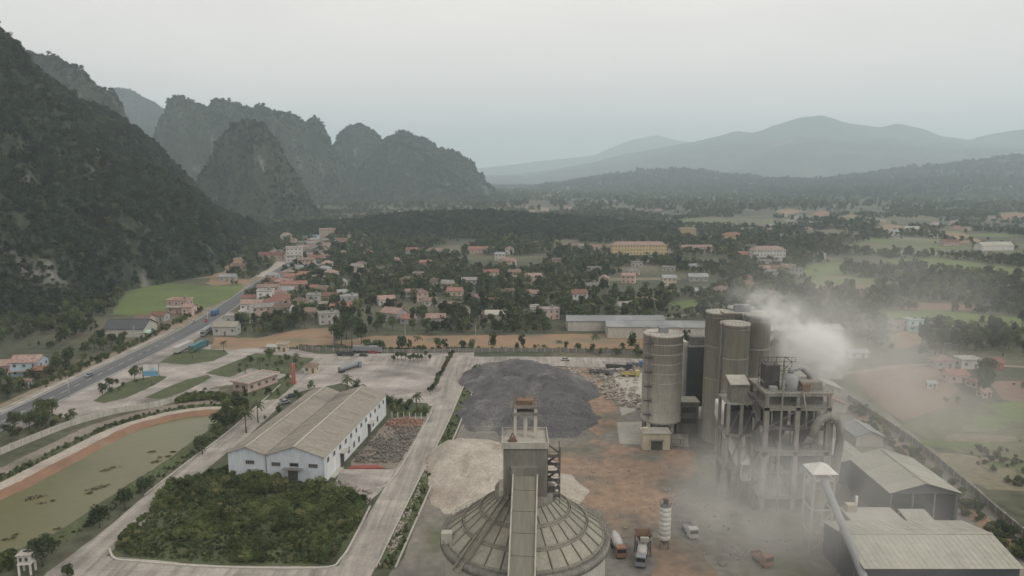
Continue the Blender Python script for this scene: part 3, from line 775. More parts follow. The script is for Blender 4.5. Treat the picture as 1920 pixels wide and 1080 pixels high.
# ================================================================== THE PLANT
_wc = {}
def window(parent, x, y, z, w, h, face='-y', panes=4, frame='frame', depth=0.12):
    """a window set 3 mm proud of a wall: frame with mullions, and each dark pane behind it"""
    key = (round(w, 2), round(h, 2), panes, frame)
    if key not in _wc:
        fm, pm = MB(), MB()
        t = 0.12
        fm.box(-w / 2, w / 2, -depth, 0, -h / 2, -h / 2 + t).box(-w / 2, w / 2, -depth, 0, h / 2 - t, h / 2)
        fm.box(-w / 2, -w / 2 + t, -depth, 0, -h / 2 + t, h / 2 - t).box(w / 2 - t, w / 2, -depth, 0, -h / 2 + t, h / 2 - t)
        for k in range(1, panes):
            xx = -w / 2 + w * k / panes
            fm.box(xx - 0.06, xx + 0.06, -depth * 0.8, 0, -h / 2 + t, h / 2 - t)
        pm.box(-w / 2 + t * 0.5, w / 2 - t * 0.5, -depth * 0.5, -0.004, -h / 2 + t * 0.5, h / 2 - t * 0.5)
        a, b = fm.mesh('window_frame'), pm.mesh('window_pane')
        a.materials.append(MT[frame]); b.materials.append(MT['glass'])
        _wc[key] = (a, b)
    a, b = _wc[key]
    f = obj('window', a, None, parent)
    p = obj('pane', b, None, f)
    f.location = (x, y, z)
    f.rotation_euler = (0, 0, {'-y': 0, '+x': math.pi / 2, '+y': math.pi, '-x': -math.pi / 2}[face])
    return f

def wall_prism(poly_xz, y0, y1, name, m, parent):
    """a wall with the outline poly_xz in the x-z plane, from y0 to y1"""
    mb = MB()
    n = len(poly_xz)
    mb.v = [(x, y0, z) for x, z in poly_xz] + [(x, y1, z) for x, z in poly_xz]
    for t in tessellate_polygon([[Vector((x, z, 0)) for x, z in poly_xz]]):
        mb.f.append(tuple(t)); mb.f.append(tuple(i + n for i in t[::-1])); mb.s += [0, 0]
    for i in range(n):
        j = (i + 1) % n
        mb.f.append((i, j, n + j, n + i)); mb.s.append(0)
    return mb.build(name, MT[m], parent)

def slope_panels(parent, xa, za, xb, zb, y0, y1, n, m, th=0.12, name='roof_panel', gap=0.04, strips=0, ribs=0.0):
    """one roof slope (eave xa,za to ridge xb,zb) split into n sheet panels along y, each its own part"""
    ly = (y1 - y0) / n
    mb = MB()
    ln = math.hypot(xb - xa, zb - za)
    nx_, nz_ = -(zb - za) / ln * th, (xb - xa) / ln * th
    if nz_ < 0: nx_, nz_ = -nx_, -nz_
    a0, a1, b0, b1 = (xa, za), (xa + nx_, za + nz_), (xb, zb), (xb + nx_, zb + nz_)
    def sl(ya, yb, lift=0.0):
        k = lift / th
        v = []
        for yy in (ya, yb):
            for (q, r) in ((a0, a1), (b0, b1)):
                v.append((q[0] + (r[0] - q[0]) * (1.0 if lift else 0.0), yy, q[1] + (r[1] - q[1]) * (1.0 if lift else 0.0)))
                v.append((r[0] + (r[0] - q[0]) * k, yy, r[1] + (r[1] - q[1]) * k))
        n0 = len(mb.v); mb.v += v
        for q in ((0, 1, 3, 2), (4, 6, 7, 5), (0, 4, 5, 1), (2, 3, 7, 6), (1, 5, 7, 3), (0, 2, 6, 4)):
            mb.f.append(tuple(n0 + i for i in q)); mb.s.append(0)
    sl(gap, ly - gap)
    if ribs:
        k = int(ly / ribs)
        for i in range(1, k):
            sl(i * ly / k - 0.05, i * ly / k + 0.05, 0.06)
    me = None
    out = []
    for i in range(n):
        if me is None:
            o = mb.build(name, MT[m], parent); me = o.data
        else:
            o = obj(name, me, None, parent)
        o.location = (0, y0 + i * ly, 0)
        out.append(o)
    return out

# ------------------------------------------------------------------ the white double-gabled warehouse
WH = thing('warehouse', 'long white warehouse with two parallel dust brown gable roofs beside the thicket', 'warehouse', (-54.9, 203.2, 0.0), -math.atan2(7.5, 61.2))
Lw, W1, W2 = 62.0, 17.8, 11.9                   # right and left bays, x runs to the left (negative)
xa, xb, xc = 0.0, -W1, -W1 - W2
EV, RD1, RD2 = 8.2, 11.0, 10.2
front = [(xa, 0), (xa, EV), (-W1 / 2, RD1 - 0.15), (xb, EV - 0.05), (xb, 0)]
wall_prism(front, 0, 0.3, 'front_wall', 'wall_front', WH)
wall_prism([(xb - 0.02, 0), (xb - 0.02, EV - 0.05), (xb - W2 / 2, RD2 - 0.15), (xc, EV), (xc, 0)], 0.02, 0.3, 'front_wall', 'wall_front', WH)
wall_prism(front, Lw - 0.3, Lw, 'rear_wall', 'wall_white', WH)
wall_prism([(xb - 0.02, 0), (xb - 0.02, EV - 0.05), (xb - W2 / 2, RD2 - 0.15), (xc, EV), (xc, 0)], Lw - 0.32, Lw - 0.02, 'rear_wall', 'wall_white', WH)
MB().box(xa - 0.3, xa + 0.003, 0.303, Lw - 0.303, 0, EV - 0.12).build('side_wall', MT['wall_white'], WH)
MB().box(xc - 0.003, xc + 0.3, 0.303, Lw - 0.323, 0, EV - 0.12).build('side_wall', MT['wall_white'], WH)
for (p, q) in (((0.45, EV - 0.13), (-W1 / 2, RD1)), ((xb + 0.15, EV - 0.1), (-W1 / 2, RD1)), ((xb - 0.15, EV - 0.1), (xb - W2 / 2, RD2)), ((xc - 0.45, EV - 0.13), (xb - W2 / 2, RD2))):
    slope_panels(WH, p[0], p[1], q[0], q[1], -0.5, Lw + 0.5, 12, 'tin', ribs=0.9, gap=0.02)
MB().box(-W1 / 2 - 0.35, -W1 / 2 + 0.35, -0.5, Lw + 0.5, RD1 + 0.1, RD1 + 0.2).build('ridge_cap', MT['tin_pale'], WH)
MB().box(xb - W2 / 2 - 0.35, xb - W2 / 2 + 0.35, -0.5, Lw + 0.5, RD2 + 0.1, RD2 + 0.2).build('ridge_cap', MT['tin_pale'], WH)
MB().box(xb - 0.28, xb + 0.28, -0.45, Lw + 0.45, EV - 0.2, EV - 0.02).build('valley_gutter', MT['steel_dark'], WH)
rng = random.Random(12)
for side, (ex, ez, rx_, rz_) in enumerate(((0.45, EV, -W1 / 2, RD1), (xb + 0.2, EV, -W1 / 2, RD1), (xc - 0.4, EV, xb - W2 / 2, RD2))):   # pale rooflights
    for k in range(9):
        y = 3 + k * 6.6 + rng.uniform(-0.6, 0.6)
        t0, t1 = 0.22, rng.uniform(0.62, 0.8)
        mb = MB()
        a = (ex + (rx_ - ex) * t0, ez + (rz_ - ez) * t0 + 0.19); b = (ex + (rx_ - ex) * t1, ez + (rz_ - ez) * t1 + 0.19)
        mb.quad((a[0], y, a[1]), (a[0], y + 0.32, a[1]), (b[0], y + 0.32, b[1]), (b[0], y, b[1]))
        mb.build('rooflight', MT['tin_pale'], WH)
for k in range(12):
    y = 3.0 + k * 5.05
    window(WH, 0.003, y, 6.2, 1.6, 1.5, '+x', 3)
for y in (20.6, 25.6, 30.6, 46.0, 51.0):
    window(WH, 0.003, y, 2.3, 1.5, 2.0, '+x', 2)
for k in range(12):
    window(WH, xc - 0.003, 3.0 + k * 5.05, 6.0, 1.6, 1.5, '-x', 3)
for x, z, w, h, n_ in ((-3.4, 5.3, 2.8, 1.25, 5), (-9.2, 5.35, 2.8, 1.25, 1), (-14.8, 5.3, 2.8, 1.25, 5)):
    window(WH, x, -0.003, z, w, h, '-y', n_)
for x, z, w, h, n_ in ((-22.9, 5.5, 2.7, 1.25, 4), (-23.2, 2.7, 1.3, 1.3, 3), (-19.4, 2.7, 1.1, 1.3, 2), (-22.2, 0.9, 1.3, 1.0, 2), (-19.3, 0.9, 1.1, 0.7, 2)):
    window(WH, x, 0.017, z, w, h, '-y', n_)
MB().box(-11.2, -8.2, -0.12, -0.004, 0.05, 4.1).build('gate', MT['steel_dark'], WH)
MB().box(-12.4, -6.6, -1.8, -0.005, 4.25, 4.4).build('canopy', MT['steel'], WH)
for y in (14.6, 41.5):
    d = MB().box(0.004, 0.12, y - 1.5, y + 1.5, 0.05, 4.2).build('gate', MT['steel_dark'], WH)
    MB().box(0.005, 1.8, y - 2.0, y + 2.0, 4.3, 4.45).build('canopy', MT['concrete'], WH)
MB().bar((xb, -0.25, 0.1), (xb, -0.25, EV - 0.2), 0.18).build('downpipe', MT['steel'], WH)
MB().box(-0.3, 1.6, 4.0, 11.5, 0.02, 0.35).build('loading_ledge', MT['concrete'], WH)
EXCL.append([(-92, 200), (-50, 200), (-42, 268), (-84, 272)])

# ------------------------------------------------------------------ the round clinker silo
CX, CY, CR = 2.5, 131.0, 16.2
CS = thing('clinker_silo', 'huge round concrete silo with ribbed cone roof and square headhouse, front centre', 'silo', (CX, CY, 0))
MB().lathe([(15.3, 0), (15.3, 21.2)], 64).build('wall', MT['concrete'], CS)
MB().lathe([(15.32, 20.6), (16.2, 20.9), (16.2, 22.0), (15.75, 22.15), (14.9, 22.15), (14.9, 21.4)], 64).build('rim_beam', MT['concrete_dark'], CS)
rr = [15.15, 11.9, 8.6, 5.7]
def cz(r): return 22.2 + (15.15 - r) / (15.15 - 5.7) * 7.4
NS = 30
for ring in range(3):
    me = None
    for k in range(NS):
        if me is None:
            mb = MB()
            a0, a1 = 0.012, 2 * math.pi / NS - 0.012
            am = (a0 + a1) / 2
            r0, r1 = rr[ring] - 0.06, rr[ring + 1] + 0.06
            for (p, q) in ((a0, am), (am, a1)):
                t = 0.1
                mb.quad((r0 * math.cos(p), r0 * math.sin(p), cz(r0)), (r0 * math.cos(q), r0 * math.sin(q), cz(r0)), (r1 * math.cos(q), r1 * math.sin(q), cz(r1)), (r1 * math.cos(p), r1 * math.sin(p), cz(r1)))
            mb.quad((r0 * math.cos(a0), r0 * math.sin(a0), cz(r0) - 0.1), (r0 * math.cos(a1), r0 * math.sin(a1), cz(r0) - 0.1), (r0 * math.cos(a1), r0 * math.sin(a1), cz(r0)), (r0 * math.cos(a0), r0 * math.sin(a0), cz(r0)))
            o = mb.build('roof_panel', MT['cone_panel'], CS); me = o.data
        else:
            o = obj('roof_panel', me, None, CS)
        o.rotation_euler = (0, 0, 2 * math.pi * k / NS)
me = None
for k in range(NS):
    if me is None:
        mb = MB()
        mb.bar((15.3, 0, cz(15.3) + 0.08), (5.6, 0, cz(5.6) + 0.08), 0.13, 0.3)
        o = mb.build('rib', MT['rib'], CS); me = o.data
    else:
        o = obj('rib', me, None, CS)
    o.rotation_euler = (0, 0, 2 * math.pi * k / NS)
for r in rr[1:3]:
    for dr in (-0.16, 0.16):
        MB().lathe([(r + dr - 0.09, cz(r + dr) + 0.05), (r + dr - 0.09, cz(r + dr) + 0.42), (r + dr + 0.09, cz(r + dr) + 0.42), (r + dr + 0.09, cz(r + dr) + 0.05)], 60).build('ring_beam', MT['rib'], CS)
MB().lathe([(15.05, 22.2), (15.05, 22.5), (14.75, 22.62), (14.75, 22.3)], 60).build('ring_beam', MT['rib'], CS)
mb = MB()
for k in range(60):
    a = 2 * math.pi * k / 60
    p = (15.95 * math.cos(a), 15.95 * math.sin(a))
    mb.bar((*p, 22.0), (*p, 23.0), 0.06)
    b = 2 * math.pi * (k + 1) / 60
    q = (15.95 * math.cos(b), 15.95 * math.sin(b))
    for z in (22.5, 23.0):
        mb.bar((*p, z), (*q, z), 0.05)
o = mb.build('rim_railing', MT['steel'], CS, fix=False)
MB().lathe([(5.75, 29.3), (5.75, 31.2), (5.2, 31.3), (0.1, 31.3)], 36).build('collar', MT['concrete_dark'], CS)
HH = MB().box(-4.1, 3.9, -4.2, 3.6, 30.6, 40.6).build('headhouse', MT['concrete_dark'], CS)
MB().box(-4.4, 4.2, -4.5, 3.9, 40.6, 41.3).build('roof_slab', MT['concrete_lt'], HH)
MB().box(-4.4, 4.2, -4.5, -4.3, 41.3, 41.75).box(-4.4, 4.2, 3.7, 3.9, 41.3, 41.75).box(-4.4, -4.2, -4.3, 3.7, 41.3, 41.75).box(4.0, 4.2, -4.3, 3.7, 41.3, 41.75).build('parapet', MT['concrete_lt'], HH)
mb = MB()
for x in (-1.9, 1.9):
    for y in (-0.5, 2.5):
        mb.box(x - 0.28, x + 0.28, y - 0.28, y + 0.28, 41.3, 47.0)
mb.box(-0.35, 0.35, -0.4, 0.2, 41.3, 45.6)
mb.build('column', MT['concrete'], CS)
MB().box(-2.3, 2.3, -1.0, 3.0, 45.7, 46.2).box(-2.2, 2.2, -0.9, 2.9, 47.0, 47.3).box(-2.9, -2.3, -0.8, 2.8, 46.9, 47.1).build('hoist_platform', MT['concrete_dark'], CS)
mb = MB()
for i in range(9):
    x = -2.2 + i * 0.55
    mb.bar((x, -0.9, 47.3), (x, -0.9, 48.5), 0.07); mb.bar((x, 2.9, 47.3), (x, 2.9, 48.5), 0.07)
for z in (47.9, 48.5):
    for y in (-0.9, 2.9): mb.bar((-2.2, y, z), (2.2, y, z), 0.08)
    for x in (-2.2, 2.2): mb.bar((x, -0.9, z), (x, 2.9, z), 0.08)
mb.build('hoist_railing', MT['rust'], CS)
MB().box(-1.6, 1.3, 0.3, 2.4, 47.3, 48.1).build('motor_housing', MT['rust'], CS)
mb = MB()                                        # pulley frame on the roof
mb.bar((-3.2, -2.6, 41.3), (-2.4, -2.6, 42.9), 0.2); mb.bar((-1.6, -2.6, 41.3), (-2.4, -2.6, 42.9), 0.2)
mb.box(-3.0, -1.8, -3.0, -2.2, 41.3, 42.0)
mb.build('pulley_frame', MT['rust'], CS)
mb = MB()                                        # steel stair tower clinging to the right side
for x in (4.1, 6.4):
    for y in (-2.6, 0.6): mb.bar((x, y, 29.0), (x, y, 40.2), 0.13)
zz = 30.5
fl = 0
while zz < 39.5:
    a, b = ((4.2, 6.3) if fl % 2 == 0 else (6.3, 4.2))
    mb.bar((a, -1.0 + (fl % 2) * 0.9, zz), (b, -1.0 + (fl % 2) * 0.9, zz + 1.55), 0.8, 0.12)
    mb.box(4.1, 6.4, -2.6, -1.6, zz - 0.05, zz + 0.05)
    for z in (zz + 0.5, zz + 1.0):
        mb.bar((4.1, -2.6, z), (6.4, -2.6, z), 0.06); mb.bar((6.4, -2.6, z), (6.4, 0.6, z), 0.06)
    zz += 1.55; fl += 1
mb.build('stair_tower', MT['steel_dark'], CS)
mb = MB()                                        # pipe bridge with stair running down the cone to the rim on the left
a, b = Vector((-3.4, -4.4, 31.5)), Vector((-12.5, -12.0, 21.0))
for off in (-0.7, 0.7):
    s = Vector((0.64, -0.77, 0)) * off
    mb.bar(a + s, b + s, 0.22, 0.5)
for k in range(34):
    p = a.lerp(b, k / 33)
    mb.bar(p - Vector((0.64, -0.77, 0)) * 0.7, p + Vector((0.64, -0.77, 0)) * 0.7, 0.1)
s = Vector((0.64, -0.77, 0)) * 0.75
mb.bar(a + s + Vector((0, 0, 0.95)), b + s + Vector((0, 0, 0.95)), 0.08)
mb.build('cone_stair', MT['rib'], CS)
MB().box(-15.6, -13.6, -4.6, -3.0, 22.15, 24.2).build('rim_cabinet', MT['tin_pale'], CS)
mb = MB()                                        # loose kit lying on the collar
mb.box(-4.9, -4.1, -4.0, 1.0, 31.3, 32.4)
mb.build('collar_locker', MT['concrete'], CS)

# ------------------------------------------------------------------ pan conveyor gallery climbing from the foreground
CG = thing('conveyor_gallery', 'steep sheeted conveyor gallery climbing from the foreground to the silo headhouse', 'conveyor', (2.4, 127.4, 0))
t0, t1 = Vector((0.05, -0.6, 36.4)), Vector((-2.4, -41.0, -0.2))
dirv = (t1 - t0)
up = Vector((1, 0, 0)).cross(dirv).normalized()
if up.z < 0: up = -up
NP = 14
for k in range(NP):
    a, b = t0.lerp(t1, k / NP + 0.0006), t0.lerp(t1, (k + 1) / NP - 0.0006)
    mb = MB()
    for sx, sz, w, h in ((0, 0.0, 4.3, 0.25),):
        mb.bar(a, b, w, h, up=up)
    mb.build('roof_panel', MT['gallery'], CG)
for sx in (-2.15, 2.15):
    o = MB().bar(t0 + Vector((sx, 0, 0)) - up * 0.9, t1 + Vector((sx, 0, 0)) - up * 0.9, 0.16, 2.4, up=up).build('side_sheet', MT['concrete'], CG)
for sx in (-2.2, 2.2):
    MB().bar(t0 + Vector((sx, 0, 0)) + up * 0.34, t1 + Vector((sx, 0, 0)) + up * 0.34, 0.26, 0.2, up=up).build('edge_trim', MT['concrete_lt'], CG)
MB().bar(t0 - up * 2.2, t1 - up * 2.2, 3.9, 0.3, up=up).build('floor_deck', MT['steel'], CG)
for k in (0.35, 0.62, 0.85):
    p = t0.lerp(t1, k)
    if p.z < 20 or True:
        mb = MB()
        for sx in (-1.8, 1.8):
            mb.bar((p.x + sx, p.y, p.z - 2.4), (p.x + sx * 1.25, p.y, 0.0), 0.45)
        mb.bar((p.x - 2, p.y, p.z * 0.5 - 1), (p.x + 2, p.y, p.z * 0.5 - 1), 0.3)
        mb.build('trestle', MT['concrete'], CG)
MB().box(-2.6, 2.6, -1.6, 0.8, 33.3, 37.3).build('head_chute', MT['concrete_dark'], CG)

# ------------------------------------------------------------------ cement silos
def ladder(mb, x, y, z0, z1, w=0.5):
    for s in (-w / 2, w / 2):
        mb.bar((x + s, y, z0), (x + s, y, z1), 0.07)
    z = z0
    while z < z1:
        mb.bar((x - w / 2, y, z), (x + w / 2, y, z), 0.05); z += 0.6

S1 = thing('cement_silo', 'wide grey concrete silo on legs with ladder platforms and cream annex at its foot', 'silo', (51.2, 242, 0))
MB().lathe([(6.65, 7.2), (6.65, 36.2), (6.75, 36.2), (6.75, 36.8), (6.3, 36.9), (6.2, 36.5), (0.1, 37.0)], 48).build('wall', MT['concrete'], S1)
for k in range(8):
    z = 10.5 + k * 3.3
    MB().lathe([(6.66, z), (6.71, z + 0.06), (6.71, z + 0.16), (6.66, z + 0.22)], 48).build('pour_ring', MT['concrete_lt'], S1)
MB().lathe([(6.7, 6.4), (6.85, 6.5), (6.85, 7.6), (6.67, 7.7)], 48).build('ring_beam', MT['concrete_lt'], S1)
MB().lathe([(6.3, 7.0), (1.2, 2.4)], 32).build('hopper', MT['concrete_dark'], S1)
for k in range(8):
    a = k * math.pi / 4 + 0.3
    MB().box(6.0 * math.cos(a) - 0.5, 6.0 * math.cos(a) + 0.5, 6.0 * math.sin(a) - 0.5, 6.0 * math.sin(a) + 0.5, 0, 6.5).build('leg', MT['concrete_dark'], S1)
mb = MB(); ladder(mb, -5.4, -4.5, 0.5, 38, 0.7); mb.build('ladder', MT['steel'], S1)
for k in range(6):
    z = 9.5 + k * 4.9
    mb = MB().box(-6.9, -4.3, -5.6, -4.0, z, z + 0.15)
    for (p, q) in (((-6.9, -5.6), (-4.3, -5.6)), ((-6.9, -5.6), (-6.9, -4.0))):
        mb.bar((*p, z + 0.6), (*q, z + 0.6), 0.07); mb.bar((*p, z + 1.1), (*q, z + 1.1), 0.07)
    mb.build('platform', MT['steel_dark'], S1)
mb = MB()
for k in range(30):
    a, b = 2 * math.pi * k / 30, 2 * math.pi * (k + 1) / 30
    mb.bar((6.5 * math.cos(a), 6.5 * math.sin(a), 36.8), (6.5 * math.cos(a), 6.5 * math.sin(a), 37.9), 0.06)
    mb.bar((6.5 * math.cos(a), 6.5 * math.sin(a), 37.9), (6.5 * math.cos(b), 6.5 * math.sin(b), 37.9), 0.06)
mb.build('railing', MT['steel'], S1, fix=False)
MB().box(-1.5, 1.5, -1.2, 1.2, 36.8, 38.8).build('roof_filter', MT['tin_grey'], S1)
AX = thing('loading_annex', 'small cream loading building with dark bay in front of the wide grey silo', 'building', (47.6, 232.4, 0))
MB().box(-4.6, 4.4, -3.0, 2.6, 0, 5.6).build('wall', MT['wall_cream'], AX)
MB().box(-4.9, 4.7, -3.3, 2.9, 5.6, 5.9).build('roof', MT['concrete_lt'], AX)
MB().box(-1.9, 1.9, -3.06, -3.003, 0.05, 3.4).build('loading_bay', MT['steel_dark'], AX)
MB().box(-2.2, 2.2, -4.2, -3.003, 3.5, 3.65).build('canopy', MT['steel'], AX)
MB().box(-4.4, -2.7, -2.2, -0.6, 5.9, 7.2).build('roof_cabin', MT['wall_cream'], AX)
mb = MB(); mb.box(4.9, 9.2, -2.6, 2.2, 3.4, 3.7)
for x in (5.1, 9.0):
    for y in (-2.4, 2.0): mb.box(x - 0.15, x + 0.15, y - 0.15, y + 0.15, 0, 3.4)
mb.build('lean_to', MT['concrete_dark'], AX)

def tall_silo(x, y, r, h, label, m='concrete_lt', pipe=True):
    s = thing('cement_silo', label, 'silo', (x, y, 0), group='row of tall cement silos')
    MB().lathe([(r, 0), (r, h), (r + 0.12, h), (r + 0.12, h + 0.5), (r - 0.3, h + 0.55), (0.1, h + 0.9)], 40).build('wall', MT[m], s)
    MB().lathe([(r + 0.01, h - 1.4), (r + 0.07, h - 1.3), (r + 0.07, h - 1.1), (r + 0.01, h - 1.0)], 40).build('ring_band', MT['concrete_dark'], s)
    for z in (h * 0.25, h * 0.5, h * 0.75):
        MB().lathe([(r + 0.005, z), (r + 0.04, z + 0.05), (r + 0.04, z + 0.15), (r + 0.005, z + 0.2)], 40).build('pour_ring', MT['concrete'], s)
    mb = MB()
    for k in range(24):
        a, b = 2 * math.pi * k / 24, 2 * math.pi * (k + 1) / 24
        mb.bar((r * math.cos(a), r * math.sin(a), h + 0.5), (r * math.cos(a), r * math.sin(a), h + 1.6), 0.06)
        mb.bar((r * math.cos(a), r * math.sin(a), h + 1.6), (r * math.cos(b), r * math.sin(b), h + 1.6), 0.06)
    mb.build('railing', MT['steel'], s, fix=False)
    if pipe:
        mb = MB().tube([(-r * 0.98, -r * 0.32, 0), (-r * 0.98, -r * 0.32, h + 1)], 0.32, 8)
        mb.build('dust_pipe', MT['steel'], s)
        mb = MB(); ladder(mb, -r * 0.9, -r * 0.52, 1, h + 1, 0.6); mb.build('ladder', MT['steel_dark'], s)
    return s
tall_silo(71.0, 228, 4.65, 42.6, 'nearest tall cream cylindrical silo right of the wide grey silo')
tall_silo(69.5, 240, 4.65, 44.0, 'tall cylindrical silo half hidden left behind the nearest tall silo', pipe=False)
tall_silo(82.2, 241, 4.6, 42.6, 'tall pale cylindrical silo just right behind the nearest tall silo')
tall_silo(80.6, 253, 4.65, 43.0, 'rearmost tall cylindrical silo veiled by smoke', pipe=False)
SB = thing('silo_top_gallery', 'flat conveyor bridge lying across the tops of the tall silos', 'conveyor', (76, 236, 44.9))
MB().box(-7, 7, -2, 2, 0, 0.3).build('deck', MT['concrete'], SB)
mb = MB()
for k in range(8): mb.bar((-7 + k * 2, -2, 0.3), (-7 + k * 2, -2, 1.3), 0.06)
mb.bar((-7, -2, 1.3), (7, -2, 1.3), 0.07); mb.bar((-7, -2, 0.8), (7, -2, 0.8), 0.05)
mb.build('railing', MT['steel'], SB)
MB().box(-3, 2, -1.2, 1.4, 0.3, 2.6).build('drive_house', MT['tin_grey'], SB)

BF = thing('filter_house', 'dark grey sheeted filter tower standing between the silos', 'tower', (68.5, 264, 0))
MB().box(-4.2, -0.1, -4, 4, 5, 27).build('wall_panel', MT['tin_dark'], BF)
MB().box(-0.1, 4.2, -4.02, 4, 5, 27.2).build('wall_panel', MT['steel_dark'], BF)
for x in (-3.9, 0, 3.9):
    for y in (-3.7, 3.7): MB().box(x - 0.3, x + 0.3, y - 0.3, y + 0.3, 0, 5).build('leg', MT['concrete'], BF)
MB().box(-5.6, -4.25, -3, 3, 8, 29).build('duct', MT['concrete'], BF)
mb = MB().box(-4.4, 4.4, -4.2, 4.2, 27.2, 27.5)
for k in range(7): mb.bar((-4.3 + k * 1.43, -4.1, 27.5), (-4.3 + k * 1.43, -4.1, 28.8), 0.08)
mb.bar((-4.3, -4.1, 28.8), (4.3, -4.1, 28.8), 0.1)
mb.box(-2.5, 2.5, -1, 2, 27.5, 30.5)
mb.build('roof_plant', MT['steel'], BF)
PL = thing('low_workshop', 'small dark workshop with pale flat roof squeezed between the silos', 'building', (61.5, 247, 0))
MB().box(-3.2, 3.2, -3, 3, 0, 11.5).build('wall', MT['concrete_dark'], PL)
MB().box(-3.5, 3.5, -3.3, 3.3, 11.5, 11.9).build('roof', MT['concrete_lt'], PL)
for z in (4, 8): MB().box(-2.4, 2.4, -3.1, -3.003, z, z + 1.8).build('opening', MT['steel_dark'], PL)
MB().box(3.21, 6.5, -2, 2, 0, 5.5).build('lower_block', MT['concrete'], PL)

# ------------------------------------------------------------------ preheater tower
PT = thing('preheater_tower', 'tall open concrete kiln tower with cyclones and bent gas duct, wrapped in dust', 'tower', (67.0, 186.0, 0))
PW, PD = 17.4, 14.0
for x in (0.5, 8.7, 16.9):
    for y in (0.5, PD / 2, PD - 0.5):
        if y == PD / 2 and x == 8.7: continue
        MB().box(x - 0.6, x + 0.6, y - 0.6, y + 0.6, 0, 29.2 if x < 16 else 28.6).build('column', MT['tower'], PT)
for z, t in ((4.0, 0.7), (16.6, 1.1), (28.9, 0.9), (32.6, 0.7)):
    f = MB().box(-0.3, PW + 0.3, -0.3, PD + 0.3, z, z + 0.25).build('floor_slab', MT['tower'], PT)
    MB().box(-0.1, PW + 0.1, -0.1, 0.6, z - t, z - 0.003).box(-0.1, PW + 0.1, PD - 0.6, PD + 0.1, z - t, z - 0.003).box(-0.08, 0.6, 0.6, PD - 0.6, z - t, z - 0.004).box(PW - 0.6, PW + 0.08, 0.6, PD - 0.6, z - t, z - 0.004).build('edge_beam', MT['tower'], f)
    mb = MB()
    for k in range(14):
        x = k * PW / 13
        mb.bar((x, -0.25, z + 0.25), (x, -0.25, z + 1.35), 0.06)
    for zz in (0.8, 1.35): mb.bar((0, -0.25, z + zz), (PW, -0.25, z + zz), 0.06); mb.bar((PW + 0.25, -0.2, z + zz), (PW + 0.25, PD, z + zz), 0.06)
    mb.build('railing', MT['steel'], f)
for x in (0.5, 8.7, 16.9):
    for y in (0.5, PD - 0.5): MB().box(x - 0.4, x + 0.4, y - 0.4, y + 0.4, 29.15, 32.55).build('column', MT['tower'], PT)
MB().box(1.2, 16.2, 2.5, 11, 29.2, 31.8).build('machine_room', MT['concrete_dark'], PT)
for (x, y, z0, r) in ((5.2, 5.0, 17.4, 2.6), (12.0, 5.2, 17.2, 2.9), (5.0, 10.4, 18.0, 2.6), (8.0, 4.2, 5.5, 2.3), (12.8, 5.6, 4.6, 2.6)):
    c = MB().lathe([(0.5, z0 - 0.6), (0.6, z0), (r, z0 + 4.4), (r, z0 + 9.2), (r * 0.5, z0 + 9.9), (0.05, z0 + 10.0)], 24, (x, y)).build('cyclone', MT['steel_dark'], PT)
    MB().tube([(x, y, z0 + 9.8), (x, y, z0 + 11.0), (x + 2.4, y + 0.8, z0 + 11.2)], 0.8, 10).build('outlet', MT['steel'], c)
MB().tube([(12.6, -0.8, 21.0), (12.9, -0.9, 23.6), (14.2, -0.9, 25.8), (16.2, -0.9, 26.8), (18.4, -0.8, 26.2), (19.8, -0.6, 24.0), (20.2, -0.3, 20.6), (20.1, 0.4, 14), (19.8, 1.4, 2.0)], [1.1, 1.1, 1.15, 1.15, 1.15, 1.15, 1.1, 1.05, 1.05], 16).build('gas_duct', MT['tower'], PT)
MB().tube([(17.9, 0.9, 0), (17.9, 0.9, 24.5)], 0.75, 10).build('riser_pipe', MT['tower'], PT)
MB().tube([(4.3, -0.9, 0), (3.9, -0.9, 16), (4.0, -0.9, 33.4), (4.2, -0.8, 36.5)], 0.27, 8).build('feed_pipe', MT['tower'], PT)
MB().tube([(9.4, -0.7, 33.5), (10.6, -0.8, 27.5), (10.8, -0.6, 23)], 0.22, 8).build('feed_pipe', MT['tower'], PT)
for z in (10.4, 22.8):
    f = MB().box(0.2, PW - 0.2, 0.2, 3.0, z, z + 0.15).box(0.2, 3.0, 3.003, PD - 0.2, z, z + 0.15).build('walkway', MT['steel'], PT)
    mb = MB()
    for k in range(12): mb.bar((0.3 + k * 1.5, 0.2, z + 0.15), (0.3 + k * 1.5, 0.2, z + 1.2), 0.06)
    for zz in (0.7, 1.2): mb.bar((0.3, 0.2, z + zz), (PW - 0.3, 0.2, z + zz), 0.06)
    mb.bar((0.3, 0.1, z - 0.15), (PW - 0.3, 0.1, z - 0.15), 0.3)
    mb.build('railing', MT['steel_dark'], f)
rg_ = random.Random(31)
for k in range(16):
    x, z0 = rg_.uniform(1, 16), rg_.choice((4.3, 10.6, 17, 23, 29.3))
    y = rg_.uniform(0.8, 6)
    MB().tube([(x, y, z0), (x, y, z0 + rg_.uniform(3, 5.5)), (x + rg_.uniform(-3, 3), y + 0.5, z0 + rg_.uniform(5.6, 6.2))], rg_.uniform(0.12, 0.32), 7).build('process_pipe', MT[rg_.choice(('steel', 'concrete', 'rust', 'steel_dark'))], PT)
for k in range(14):
    x, z0 = rg_.uniform(1, 14), rg_.choice((4.26, 10.56, 16.86, 29.16, 32.86))
    w_, h_ = rg_.uniform(0.8, 2.2), rg_.uniform(0.8, 2.4)
    MB().box(x, x + w_, 0.7 + rg_.random(), 2.6, z0, z0 + h_).build('machine_box', MT[rg_.choice(('steel', 'concrete_dark', 'steel_dark', 'tin_grey', 'rust'))], PT)
